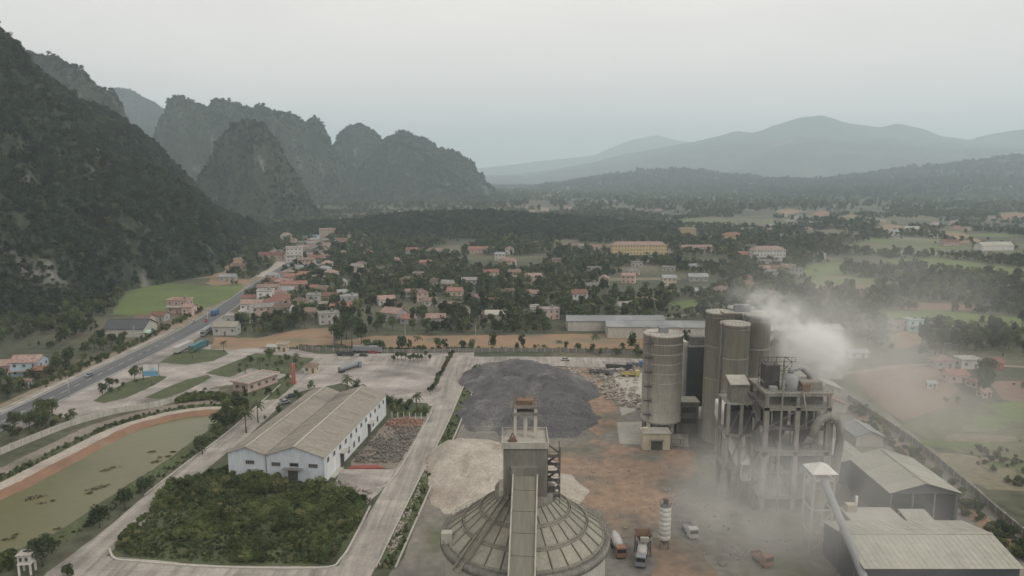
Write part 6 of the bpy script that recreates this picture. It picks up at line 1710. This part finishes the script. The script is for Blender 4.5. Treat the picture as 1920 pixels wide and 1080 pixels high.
rubble('rubble', 'stacked scrap beside the left warehouse wall', [(385, 905), (418, 880), (420, 905), (400, 915)], 160, (0.4, 1.6), 'brickrubble', 6)
rubble('scrap', 'scrap and parts strewn between coal pile and wide silo', [(1060, 690), (1200, 690), (1200, 770), (1150, 760), (1100, 720)], 420, (0.5, 2.4), 'rubble', 7, 0.9)
rubble('stones', 'loose stones lying on the red plant earth', [(1060, 850), (1300, 850), (1320, 980), (1180, 1040), (1120, 980)], 320, (0.15, 0.6), 'rubble', 8, 0.25)
rubble('scrap', 'machine scrap scattered in the dust below the kiln tower', [(1300, 850), (1420, 850), (1500, 1000), (1460, 1075), (1320, 1060)], 200, (0.2, 0.8), 'rubble', 9, 0.4)
rubble('stones', 'broken kerb stones along the plant road edge', [(690, 1070), (720, 1040), (800, 880), (815, 860), (806, 880), (730, 1060)], 380, (0.25, 0.9), 'rubble', 10, 0.25)
SBM = thing('steel_stack', 'maroon steel beams stacked between concrete pad and rubble yard', 'steel stack', (*G(690, 877), 0), 0.03)
for k in range(5): MB().box(-6 + k * 0.4, 5 - k * 0.5, -0.9 + k * 0.42, -0.6 + k * 0.42, 0.06, 0.45 + 0.12 * (k % 2)).build('beam', MT['pillar_red'], SBM)

# ================================================================== PLANTS
def crown_mesh(name, seed, n, rx, h0, h1, leaf, lobes, m, top=0.0):
    """many leaf-sized faces on the shells of several lobes between heights h0 and h1"""
    rg = np.random.default_rng(seed)
    cz_, rz_ = (h0 + h1) / 2, (h1 - h0) / 2
    L = []
    for k in range(lobes):
        a = rg.uniform(0, 2 * math.pi); r = rx * 0.62 * math.sqrt(rg.uniform(0.02, 1)); t = rg.uniform(-0.75, 0.85)
        r *= math.sqrt(max(0.1, 1 - t * t * 0.8)) * (1 - top * max(0, t))
        s = rg.uniform(0.34, 0.52)
        L.append((r * math.cos(a), r * math.sin(a), cz_ + t * rz_ * 0.68, rx * s, min(rz_ * s * 1.1, rx * s * 1.1)))
    mb = MB()
    V, Fc = [], []
    for k in range(n):
        c = L[rg.integers(lobes)]
        d = rg.normal(size=3); d /= np.linalg.norm(d) + 1e-9
        if d[2] < -0.35 and rg.random() < 0.7: d[2] = -d[2]
        rad = rg.uniform(0.72, 1.08)
        p = np.array([c[0] + d[0] * c[3] * rad, c[1] + d[1] * c[3] * rad, c[2] + d[2] * c[4] * rad])
        nrm = d + rg.normal(size=3) * 0.55 + np.array([0, 0, 0.25]); nrm /= np.linalg.norm(nrm)
        u = np.cross(nrm, rg.normal(size=3)); u /= np.linalg.norm(u) + 1e-9
        v = np.cross(nrm, u)
        s = leaf * rg.uniform(0.6, 1.35)
        a, b = u * s, v * s * rg.uniform(0.5, 0.9)
        i = len(V)
        V += [tuple(p - a), tuple(p - b * 0.9 + nrm * s * 0.2), tuple(p + a), tuple(p + b)]
        Fc.append((i, i + 1, i + 2, i + 3))
    mb.v, mb.f, mb.s = V, Fc, [0] * len(Fc)
    me = mb.mesh(name); me.materials.append(LEAF[m])
    return me

def trunk_mesh(name, seed, h, r, limbs=4, spread=0.35, lean=0.1):
    rg = random.Random(seed)
    mb = MB()
    lx, ly = rg.uniform(-lean, lean) * h, rg.uniform(-lean, lean) * h
    pts = [(0, 0, 0), (lx * 0.25, ly * 0.25, h * 0.35), (lx * 0.6, ly * 0.6, h * 0.62), (lx, ly, h * 0.9)]
    mb.tube(pts, [r, r * 0.75, r * 0.5, r * 0.15], 6)
    for k in range(limbs):
        t = rg.uniform(0.35, 0.65); a = 2 * math.pi * k / max(1, limbs) + rg.uniform(-.4, .4)
        z = h * t; s = h * spread
        mb.tube([(lx * t, ly * t, z), (lx * t + math.cos(a) * s * 0.5, ly * t + math.sin(a) * s * 0.5, z + h * 0.12), (lx * t + math.cos(a) * s, ly * t + math.sin(a) * s, z + h * 0.22)], [r * 0.45, r * 0.3, r * 0.1], 5)
    me = mb.mesh(name); me.materials.append(MT['bark'])
    return me

def palm_mesh(seed, h):
    rg = random.Random(seed)
    mb = MB()
    for k in range(17):
        a = 2 * math.pi * k / 17 + rg.uniform(-.15, .15); up = rg.uniform(-0.15, 0.95); L_ = rg.uniform(2.6, 3.3)
        pr = None
        for j in range(7):
            t = j / 6
            r = L_ * t * (0.95 - 0.15 * up); z = h + L_ * (up * t - 0.75 * t * t)
            w = (0.16 + 0.5 * math.sin(math.pi * min(1, t * 0.85 + 0.12))) * 0.75
            c = Vector((math.cos(a) * r, math.sin(a) * r, z)); s = Vector((-math.sin(a), math.cos(a), 0)) * w
            cur = (c - s - Vector((0, 0, w * 0.5)), c, c + s - Vector((0, 0, w * 0.5)))
            if pr:
                mb.quad(pr[0], pr[1], cur[1].lerp(pr[1], 0.25), cur[0].lerp(pr[0], 0.25)); mb.quad(pr[1], pr[2], cur[2].lerp(pr[2], 0.25), cur[1].lerp(pr[1], 0.25))
            pr = cur
    me = mb.mesh('palm_crown'); me.materials.append(LEAF['palm'])
    return me

# kinds of tree: name -> [(trunk mesh, crown mesh)], at real size in metres
KIND = {
    'round': [(trunk_mesh('trunk', s, 5.2, 0.22), crown_mesh('crown', s, 1500, 3.1, 1.1, 6.9, 0.26, 16, 'dark')) for s in (1, 2)],
    'broad': [(trunk_mesh('trunk', s, 8.0, 0.26), crown_mesh('crown', s, 1100, 3.6, 2.4, 9.6, 0.36, 13, 'broad')) for s in (11, 12, 13)],
    'tall': [(trunk_mesh('trunk', s, 11.5, 0.22, 5, 0.16), crown_mesh('crown', s, 900, 2.5, 3.4, 13.0, 0.36, 14, 'dark', top=0.5)) for s in (21, 22)],
    'bush': [(trunk_mesh('trunk', s, 2.2, 0.1, 5, 0.5), crown_mesh('crown', s, 620, 1.9, 0.1, 3.1, 0.23, 9, 'shrub')) for s in (31, 32, 33)],
    'street': [(trunk_mesh('trunk', s, 2.6, 0.1, 4, 0.3), crown_mesh('crown', s, 520, 1.35, 0.8, 3.6, 0.2, 8, 'broad')) for s in (41, 42)],
    'palm': [],
}
for s in (51, 52):
    mb = MB(); rg = random.Random(s); lx = rg.uniform(-0.7, 0.7)
    mb.tube([(0, 0, 0), (lx * 0.3, 0.1, 2.4), (lx * 0.8, 0.15, 5), (lx, 0.1, 6.6)], [0.24, 0.18, 0.15, 0.13], 8)
    t_ = mb.mesh('trunk'); t_.materials.append(MT['bark'])
    c_ = palm_mesh(s, 6.5); c_.transform(Matrix.Translation((lx, 0.1, 0)))
    KIND['palm'].append((t_, c_))

N_TREES = 0
FIRST = {}
def plant(kind, X, Y, hscale, label, group=None, seed=0, cat='tree', name=None):
    global N_TREES
    rg = random.Random(seed * 7919 + N_TREES)
    var = rg.randrange(len(KIND[kind]))
    t_, c_ = KIND[kind][var]
    nm = name or {'palm': 'palm_tree', 'bush': 'shrub', 'street': 'street_tree'}.get(kind, 'broadleaf_tree')
    s = thing(nm, label, cat, (X, Y, 0), rg.uniform(0, 6.28), group)
    f = hscale * rg.uniform(0.93, 1.07)
    s.scale = (f * rg.uniform(0.9, 1.12), f * rg.uniform(0.9, 1.12), f)
    obj('trunk', t_, None, s)
    c = obj('crown', c_, None, s)
    FIRST.setdefault((kind, var), c)
    N_TREES += 1
    HOUSE_SPOTS.append((X, Y, 1.0))
    return s
def plant_px(kind, px, py, f, label, group=None, **k):
    return plant(kind, *G(px, py), f, label, group, **k)

for (px, py, f, lab) in ((80, 1062, 1.12, 'biggest round dark tree beside the white pump house'), (187, 990, 0.88, 'round dark tree on the pond bank, second from the pump house'), (234, 955, 0.9, 'round dark tree on the pond bank, third from the pump house'),
                         (272, 926, 0.78, 'round dark tree on the pond bank, fourth from the pump house'), (380, 852, 0.95, 'round dark tree at the far pond corner near the warehouse')):
    plant_px('round', px, py, f, lab)
for (px, py, f, lab) in ((269, 712, 0.8, 'single palm left of the billboard'), (460, 700, 1.0, 'tall palm behind the gatehouse, left of two'), (486, 696, 0.9, 'tall palm behind the gatehouse, right of two'), (420, 660, 0.8, 'slim palm on the orange terrace edge'),
                         (361, 672, 0.8, 'palm on the long planted island'), (781, 770, 0.95, 'palm at the hedge plot beside the plant road'), (650, 742, 1.15, 'palm showing behind the warehouse ridge'), (484, 793, 1.1, 'palm left of the warehouse, upper of two'), (462, 812, 1.1, 'palm left of the warehouse, lower of two'), (555, 690, 0.9, 'palm behind the red pillar')):
    plant_px('palm', px, py, f, lab)
for (px, py, f, lab) in ((528, 922, 1.5, 'dark bush hiding the warehouse front left of its gate'), (594, 925, 1.6, 'dark bush hiding the warehouse front right of its gate'), (460, 912, 1.3, 'bush at the left end of the warehouse front'), (14, 1062, 1.5, 'bush at the bottom left frame edge'), (128, 1082, 0.9, 'small bush at the bottom of the frame by the road'),
                         (1010, 1012, 0.9, 'little bush'), ):
    if lab == 'little bush': continue
    plant_px('bush', px, py, f, lab, cat='shrub')
for k, (px, py, f) in enumerate(((640, 648, 1.35), (660, 650, 1.45), (678, 645, 1.2), (650, 636, 1.3))):
    plant_px('tall' if k % 2 else 'broad', px, py, f, 'tree in the big dark clump at the back left corner of the yard', 'dark clump behind the yard')
rng = random.Random(99)
for k in range(15):
    t = k / 14
    px, py = 849 - 40 * t, 668 + 72 * t
    plant_px('street', px + rng.uniform(-2, 2), py, 0.9 + 0.2 * rng.random(), 'small clipped tree in the row between yard and plant road', 'row of clipped trees beside the plant road', cat='tree')
for k in range(10):
    plant_px('street', 738 + k * 7.5, 675 + rng.uniform(-4, 4), 0.9 + 0.25 * rng.random(), 'small tree in the planted strip at the back of the yard', 'planted strip in the yard')

def belt(poly_px, n, kinds, fr, label, group, spacing=2.2, cat='tree'):
    k = tries = 0
    while k < n and tries < 4000:
        tries += 1
        px, py = rng.uniform(min(p[0] for p in poly_px), max(p[0] for p in poly_px)), rng.uniform(min(p[1] for p in poly_px), max(p[1] for p in poly_px))
        if not inside(poly_px, np.array([px]), np.array([py]))[0]: continue
        X, Y = G(px, py)
        if any((X - a) ** 2 + (Y - b) ** 2 < (r + spacing) ** 2 for a, b, r in HOUSE_SPOTS): continue
        if any(inside(e, np.array([X]), np.array([Y]))[0] for e in EXCL): continue
        kd = rng.choice(kinds)
        plant(kd, X, Y, rng.uniform(*fr), {'broad': 'spreading ', 'tall': 'slender tall ', 'bush': 'low bushy '}.get(kd, '') + label, group, cat=cat)
        k += 1
BELTS = [
 ([(480, 640), (500, 592), (620, 588), (700, 600), (700, 628), (640, 640), (560, 614)], 30, ('broad', 'tall'), (0.7, 1.0), 'tree in the dark belt between the village and orange terrace', 'belt above the orange terrace'),
 ([(705, 626), (710, 580), (900, 575), (1220, 580), (1220, 622)], 58, ('broad', 'tall', 'broad'), (0.7, 1.05), 'tree in the wide grove above the orange strip in the middle', 'grove above the orange strip'),
 ([(1740, 668), (1700, 640), (1780, 626), (1930, 612), (1930, 672), (1860, 670)], 30, ('broad', 'tall'), (0.7, 1.1), 'tree in the grove behind the right farmhouses', 'grove behind the farmhouses'),
 ([(1590, 565), (1600, 525), (1920, 530), (1920, 572), (1760, 562)], 34, ('broad', 'tall'), (0.8, 1.15), 'tree in the dark wood at the right edge beyond the fields', 'wood beyond the right fields'),
 ([(70, 735), (100, 690), (180, 640), (245, 640), (235, 655), (150, 700), (110, 725)], 26, ('broad', 'bush'), (0.55, 0.9), 'tree on the green slope left of the highway', 'slope left of the highway'),
 ([(-10, 810), (0, 768), (70, 768), (135, 762), (130, 790), (60, 815)], 14, ('broad', 'bush'), (0.6, 0.85), 'tree in the thicket between highway and perimeter wall', 'thicket at the left edge'),
 ([(-10, 765), (-10, 715), (36, 735), (30, 755)], 6, ('broad',), (0.6, 0.8), 'tree beside the light blue house at the left edge', 'trees by the light blue house'),
 ([(398, 862), (405, 805), (440, 770), (470, 768), (430, 822), (412, 862)], 14, ('broad', 'bush', 'broad'), (0.6, 0.85), 'tree in the strip between pond and warehouse', 'strip beside the warehouse'),
 ([(1835, 740), (1835, 705), (1860, 700), (1862, 735)], 4, ('broad',), (0.8, 1.0), 'dark tree between the farmhouses and ploughed field', 'trees by the ploughed field'),
]
for b in BELTS: belt(*b)
def isl(poly_px, n, kinds, fr, label, group, cat='tree'):
    k = tries = 0
    while k < n and tries < 3000:
        tries += 1
        px, py = rng.uniform(min(p[0] for p in poly_px), max(p[0] for p in poly_px)), rng.uniform(min(p[1] for p in poly_px), max(p[1] for p in poly_px))
        if not inside(poly_px, np.array([px]), np.array([py]))[0]: continue
        X, Y = G(px, py)
        if any((X - a) ** 2 + (Y - b) ** 2 < (r + 1.6) ** 2 for a, b, r in HOUSE_SPOTS): continue
        plant(rng.choice(kinds), X, Y, rng.uniform(*fr), label, group, cat=cat); k += 1
isl([(186, 738), (215, 720), (250, 712), (262, 714), (230, 732), (200, 745)], 9, ('broad', 'bush'), (0.45, 0.75), 'dark tree on the planted island nearest the highway', 'island nearest the highway')
isl([(425, 702), (480, 668), (585, 678), (545, 700), (480, 700)], 16, ('broad', 'street', 'bush'), (0.5, 0.8), 'tree in the garden behind the gatehouse', 'garden behind the gatehouse')
isl([(450, 748), (500, 728), (540, 708), (550, 718), (520, 744)], 12, ('bush', 'street'), (0.45, 0.65), 'shrub or small tree in the garden right of the gatehouse', 'garden right of the gatehouse')
isl([(730, 778), (730, 756), (775, 762), (802, 772), (800, 780)], 12, ('bush',), (0.7, 1.0), 'bush in the hedge plot behind the rubble yard', 'hedge plot', cat='shrub')

# ------------------------------------------------------------------ masses of growth nobody could count
def scatter(name, label, P, S, protos, seed=0, flat=1.0):
    """one object: crowns of the trees standing in the scene, instanced on the points P with sizes S"""
    n = len(P)
    me = bpy.data.meshes.new(name)
    me.vertices.add(n)
    me.vertices.foreach_set('co', np.asarray(P, np.float32).ravel())
    rg = np.random.default_rng(seed)
    def attr(nm, typ, data, key):
        a = me.attributes.new(nm, typ, 'POINT'); a.data.foreach_set(key, np.ascontiguousarray(data).ravel())
    sc = np.stack([S * rg.uniform(0.85, 1.2, n), S * rg.uniform(0.85, 1.2, n), S * flat * rg.uniform(0.8, 1.25, n)], 1).astype(np.float32)
    rt = np.stack([rg.uniform(-.12, .12, n), rg.uniform(-.12, .12, n), rg.uniform(0, 6.283, n)], 1).astype(np.float32)
    attr('scl', 'FLOAT_VECTOR', sc, 'vector'); attr('rot', 'FLOAT_VECTOR', rt, 'vector')
    attr('idx', 'INT', rg.integers(0, len(protos), n).astype(np.int32), 'value')
    o = obj(name, me)
    ng = bpy.data.node_groups.new(name + '_scatter', 'GeometryNodeTree')
    ng.interface.new_socket('Geometry', in_out='INPUT', socket_type='NodeSocketGeometry')
    ng.interface.new_socket('Geometry', in_out='OUTPUT', socket_type='NodeSocketGeometry')
    N, L = ng.nodes, ng.links.new
    gi, go = N.new('NodeGroupInput'), N.new('NodeGroupOutput')
    ip = N.new('GeometryNodeInstanceOnPoints')
    mp = N.new('GeometryNodeMeshToPoints')
    jn = N.new('GeometryNodeJoinGeometry')
    for p in reversed(protos):
        oi = N.new('GeometryNodeObjectInfo'); oi.transform_space = 'ORIGINAL'
        oi.inputs['Object'].default_value = p
        oi.inputs['As Instance'].default_value = True
        L(oi.outputs['Geometry'], jn.inputs[0])
    def na(nm, typ):
        a = N.new('GeometryNodeInputNamedAttribute'); a.data_type = typ; a.inputs['Name'].default_value = nm
        return a.outputs['Attribute']
    er = N.new('FunctionNodeEulerToRotation')
    L(na('rot', 'FLOAT_VECTOR'), er.inputs[0])
    L(gi.outputs[0], mp.inputs['Mesh']); L(mp.outputs[0], ip.inputs['Points'])
    L(jn.outputs[0], ip.inputs['Instance'])
    ip.inputs['Pick Instance'].default_value = True
    L(na('idx', 'INT'), ip.inputs['Instance Index'])
    L(er.outputs[0], ip.inputs['Rotation']); L(na('scl', 'FLOAT_VECTOR'), ip.inputs['Scale'])
    L(ip.outputs[0], go.inputs[0])
    md = o.modifiers.new('scatter', 'NODES'); md.node_group = ng
    return tag(o, label, kind='stuff')

# far crowns: the woodland masses borrow the crowns of these few trees, which stand in the village themselves
def far_tree(seed, n, leaf, m, rx=0.62, h1=1.25, lobes=9):
    c_ = crown_mesh('crown', seed, n, rx, 0.12, h1, leaf, lobes, m)
    return c_
FARM = [far_tree(s, 210, 0.115, 'forest', 0.62, 1.1 + 0.2 * (s % 2)) for s in (61, 62, 63, 64)]
FARV = [far_tree(s, 260, 0.10, 'broad', 0.6, 1.25 + 0.15 * (s % 2)) for s in (71, 72, 73)] + [far_tree(74, 240, 0.095, 'dark', 0.42, 1.7, 10)]
PALM_U = KIND['palm'][0][1].copy(); PALM_U.transform(Matrix.Scale(0.17, 4)); FARV.append(PALM_U)
proto_far, proto_val = [], []
for k, c_ in enumerate(FARM + FARV):
    X, Y = G(655 + k * 8, 520 + (k % 3) * 9)
    s = thing('broadleaf_tree', 'full crowned tree in the small group left of the centre', 'tree', (X, Y, 0), 0, 'small tree group left of the centre')
    s.scale = (8, 8, 8)
    obj('trunk', trunk_mesh('trunk', 80 + k, 0.9, 0.035), None, s)
    c = obj('crown', c_, None, s)
    (proto_far if k < len(FARM) else proto_val).append(c)

near_f = np.concatenate(FOREST_PTS['near']); mid_f = np.concatenate(FOREST_PTS['mid']); hill_f = np.concatenate(FOREST_PTS['hill'])
A = np.concatenate([near_f, mid_f])
scatter('mountain_forest', 'dense dark forest clothing the limestone mountains', A[:, :3], A[:, 3], proto_far, 1)
scatter('hill_forest', 'hazy forest covering the low hill and the right foothills', hill_f[:, :3], hill_f[:, 3], proto_far, 2)
rg = np.random.default_rng(8)
def valley(n, y0, y1, smin, smax, thr, seed):
    t = rg.uniform(0, 1, n)
    Y = np.sqrt(y0 ** 2 + t * (y1 ** 2 - y0 ** 2))
    X = rg.uniform(-0.76, 0.76, n) * Y
    mask = fbm(X, Y * 0.45, 70, 4, seed) * 0.6 + fbm(X, Y * 0.5, 260, 2, seed + 3) * 0.4
    right = np.clip((X - 40) / 200, 0, 1)
    ok = mask > thr + 0.05 * right
    ok &= ~((X < -205) & (Y > 430) & (Y < 620) & (X < -205 - 0) & (X > -290) & (mask < 0.5))
    for e in EXCL: ok &= ~inside(e, X, Y)
    for a, b, r in HOUSE_SPOTS:
        ok &= (X - a) ** 2 + ((Y - b) * 0.8 + r * 0.3) ** 2 > (r * 0.95) ** 2
    # thin out the cultivated right side into belts
    S = smin + (smax - smin) * rg.uniform(0, 1, n) ** 1.5
    return np.stack([X, Y, np.full(n, -0.1), S], 1)[ok]
V1 = valley(15000, 365, 800, 2.2, 7.0, 0.43, 301)
V2 = valley(40000, 800, 1750, 2.8, 8.2, 0.425, 302)
V3 = valley(40000, 1750, 5200, 6, 15, 0.40, 303)
V4 = valley(1800, 225, 365, 1.5, 4.5, 0.52, 304)
VV = np.concatenate([V1, V2, V3, V4])
scatter('woodland', 'scattered valley woodland between houses and fields', VV[:, :3], VV[:, 3], proto_val, 3)
# the thicket plot in front of the warehouse
poly = [G(*p) for p in THICKET]
xs, ys = np.array([p[0] for p in poly]), np.array([p[1] for p in poly])
X, Y = rg.uniform(xs.min(), xs.max(), 4600), rg.uniform(ys.min(), ys.max(), 4600)
ok = inside(poly, X, Y)
for dx, dy in ((1.2, 0), (-1.2, 0), (0, 1.2), (0, -1.2)): ok &= inside(poly, X + dx, Y + dy)
X, Y = X[ok], Y[ok]
dens = fbm(X, Y, 9, 3, 55)
big = dens > 0.43
keep = (dens > 0.3) | (rg.random(len(X)) < 0.8)
X, Y, dens = X[keep], Y[keep], dens[keep]
tallp = fbm(X, Y, 22, 3, 58)
S = np.clip(0.36 + (dens - 0.4) * 1.5 + (tallp - 0.45) * 1.2, 0.24, 1.15) * rg.uniform(0.5, 1.3, len(X))
P = np.stack([X, Y, np.full(len(X), 0.0)], 1)
scatter('thicket', 'dense green scrub filling the plot in front of the warehouse', P, S, [FIRST[('bush', v)] for v in range(3) if ('bush', v) in FIRST], 4)
def tufts(name, label, lines, n, off, smin, smax, seed):
    out = []
    r2 = random.Random(seed)
    for ln in lines:
        pts = smooth_line(ln, 10)
        for _ in range(n):
            i = r2.randrange(len(pts) - 1)
            a, b = Vector(pts[i]), Vector(pts[i + 1])
            t = (b - a).normalized(); p = a.lerp(b, r2.random()); d = r2.uniform(*off)
            out.append((p.x + t.y * d, p.y - t.x * d, 0.0, r2.uniform(smin, smax)))
    a = np.array(out)
    return scatter(name, label, a[:, :3], a[:, 3], [FIRST[('bush', v)] for v in range(3) if ('bush', v) in FIRST], seed)
tufts('verge_weeds', 'low weeds along the plant roads, pond banks and walls', [MAIN_ROAD[1:5]], 260, (5.2, 9), 0.1, 0.32, 6)
tufts('bank_weeds', 'weeds on the earth banks around the pond', [pondL], 320, (-14, -10.5), 0.12, 0.4, 7)
tufts('bank_weeds', 'grass tufts on the near pond bank', [pondR[1:]], 300, (-6.5, -1.0), 0.1, 0.35, 9)
tufts('hedge', 'low hedge line along the back wall of the yard', [[G(*p) for p in ((560, 653), (700, 657), (900, 657), (1200, 660))]], 420, (-1.5, 1.0), 0.3, 0.6, 10)
tufts('roadside_scrub', 'scrub along both sides of the highway and lanes', [[(-201, 300), (-202, 400), (-208, 480)], [G(*p) for p in ((1600, 765), (1700, 850), (1850, 985), (1950, 1060))], [G(*p) for p in ((330, 755), (380, 747), (440, 752))]], 160, (-3, 3), 0.3, 0.9, 11)

def clumps(name, label, poly_px, n, smin, smax, seed, thr=0.52, sc=14):
    pl = [G(*p) for p in poly_px]
    r3 = np.random.default_rng(seed)
    a, b = np.array([p[0] for p in pl]), np.array([p[1] for p in pl])
    x, y = r3.uniform(a.min(), a.max(), n), r3.uniform(b.min(), b.max(), n)
    k = inside(pl, x, y) & (fbm(x, y, sc, 3, seed) > thr)
    x, y = x[k], y[k]
    return scatter(name, label, np.stack([x, y, np.zeros(len(x))], 1), r3.uniform(smin, smax, len(x)), [FIRST[('bush', v)] for v in range(3) if ('bush', v) in FIRST], seed)
clumps('field_scrub', 'bushes dotting the right hand fields', [(1690, 800), (1760, 700), (1920, 700), (1930, 930), (1800, 860)], 900, 0.2, 0.7, 23, 0.62, 20)

# ================================================================== SMOKE AND DUST
def puff(name, label, c, r, dens, seed, col=(0.96, 0.96, 0.95), nscale=2.2, lo=0.38, hi=0.62, rot=0.0, soft=1.0):
    m = bpy.data.materials.new('dust_' + str(seed))
    m.use_nodes = True
    nt = m.node_tree; nt.nodes.clear(); L = nt.links.new
    out = nn(nt, 'ShaderNodeOutputMaterial'); pv = nn(nt, 'ShaderNodeVolumePrincipled')
    pv.inputs['Color'].default_value = (*col, 1)
    pv.inputs['Anisotropy'].default_value = 0.2
    try: m.cycles.volume_step_rate = 0.35
    except Exception: pass
    tc = nn(nt, 'ShaderNodeTexCoord')
    ln = nn(nt, 'ShaderNodeVectorMath', operation='LENGTH'); L(tc.outputs['Object'], ln.inputs[0])
    fall = nn(nt, 'ShaderNodeMapRange'); fall.interpolation_type = 'SMOOTHSTEP'
    fall.inputs['From Min'].default_value = 1.0; fall.inputs['From Max'].default_value = 1.0 - 0.85 * soft
    L(ln.outputs['Value'], fall.inputs['Value'])
    mp = nn(nt, 'ShaderNodeMapping'); mp.inputs['Location'].default_value = (seed * 3.7, seed * 1.3, 0); mp.inputs['Scale'].default_value = tuple(x / max(r) for x in r)
    L(tc.outputs['Object'], mp.inputs['Vector'])
    nz = nn(nt, 'ShaderNodeTexNoise'); nz.inputs['Scale'].default_value = nscale; nz.inputs['Detail'].default_value = 4; nz.inputs['Distortion'].default_value = 0.6
    L(mp.outputs[0], nz.inputs['Vector'])
    mr = nn(nt, 'ShaderNodeMapRange'); mr.inputs['From Min'].default_value = lo; mr.inputs['From Max'].default_value = hi
    L(nz.outputs['Fac'], mr.inputs['Value'])
    m1 = nn(nt, 'ShaderNodeMath', operation='MULTIPLY'); L(fall.outputs[0], m1.inputs[0]); L(mr.outputs[0], m1.inputs[1])
    m2 = nn(nt, 'ShaderNodeMath', operation='MULTIPLY'); L(m1.outputs[0], m2.inputs[0]); m2.inputs[1].default_value = dens
    L(m2.outputs[0], pv.inputs['Density'])
    L(pv.outputs[0], out.inputs['Volume'])
    bm = bmesh.new(); bmesh.ops.create_icosphere(bm, subdivisions=3, radius=1.0)
    me = bpy.data.meshes.new(name); bm.to_mesh(me); bm.free()
    o = obj(name, me, m)
    o.location = c; o.scale = r; o.rotation_euler = (0, rot, 0)
    return tag(o, label, kind='stuff')
def at(px, py, Y):
    x, z = ZAT(px, py, Y)
    return (x, Y, z)
puff('smoke', 'dense white smoke puff beside the kiln tower top', at(1528, 664, 214), (13, 10, 11.5), 0.5, 1, nscale=3.2, lo=0.36, hi=0.54)
puff('smoke', 'white smoke rolling up from the kiln tower', at(1492, 616, 218), (15, 11, 9), 0.16, 2, rot=0.6, lo=0.42, hi=0.6, nscale=3.8)
puff('smoke', 'paler smoke plume drifting left over the tall silos', at(1440, 574, 222), (17, 11, 8.5), 0.12, 3, rot=0.3, lo=0.42, hi=0.6, nscale=3.6)
puff('smoke', 'thin smoke trailing right of the kiln tower', at(1610, 640, 222), (36, 18, 20), 0.032, 4, lo=0.34, hi=0.64, nscale=3.0)
puff('dust_veil', 'thin grey dust hanging over the right sheds and dirt field', at(1680, 780, 196), (56, 34, 28), 0.023, 5, col=(0.96, 0.95, 0.93), lo=0.28, hi=0.68, nscale=2.6)
puff('dust_veil', 'thin grey dust wrapping the lower kiln tower', at(1410, 930, 158), (30, 24, 21), 0.034, 6, col=(0.95, 0.95, 0.93), lo=0.32, hi=0.64, nscale=3.0)
puff('dust_veil', 'dust drifting in front of the bottom right sheds', at(1590, 960, 146), (36, 18, 23), 0.03, 7, col=(0.96, 0.95, 0.93), lo=0.3, hi=0.66, nscale=2.8)
puff('dust_veil', 'faint dust above the fields behind the smoke', at(1600, 570, 300), (85, 60, 36), 0.011, 8, col=(0.96, 0.95, 0.93), lo=0.3, hi=0.66, nscale=2.4)

# ================================================================== THE AIR
hz = bpy.data.materials.new('valley_haze')
hz.use_nodes = True
hz.node_tree.nodes.clear()
_o = hz.node_tree.nodes.new('ShaderNodeOutputMaterial')
_v = hz.node_tree.nodes.new('ShaderNodeVolumePrincipled')
_v.inputs['Color'].default_value = (0.78, 0.92, 1.0, 1)
_v.inputs['Density'].default_value = 0.000165
_v.inputs['Anisotropy'].default_value = 0.2
hz.node_tree.links.new(_v.outputs['Volume'], _o.inputs['Volume'])
haze = MB().box(-16500, 16500, -700, 18500, -1.0, 950).build('haze', hz)
tag(haze, 'pale even haze filling the whole valley', kind='stuff')
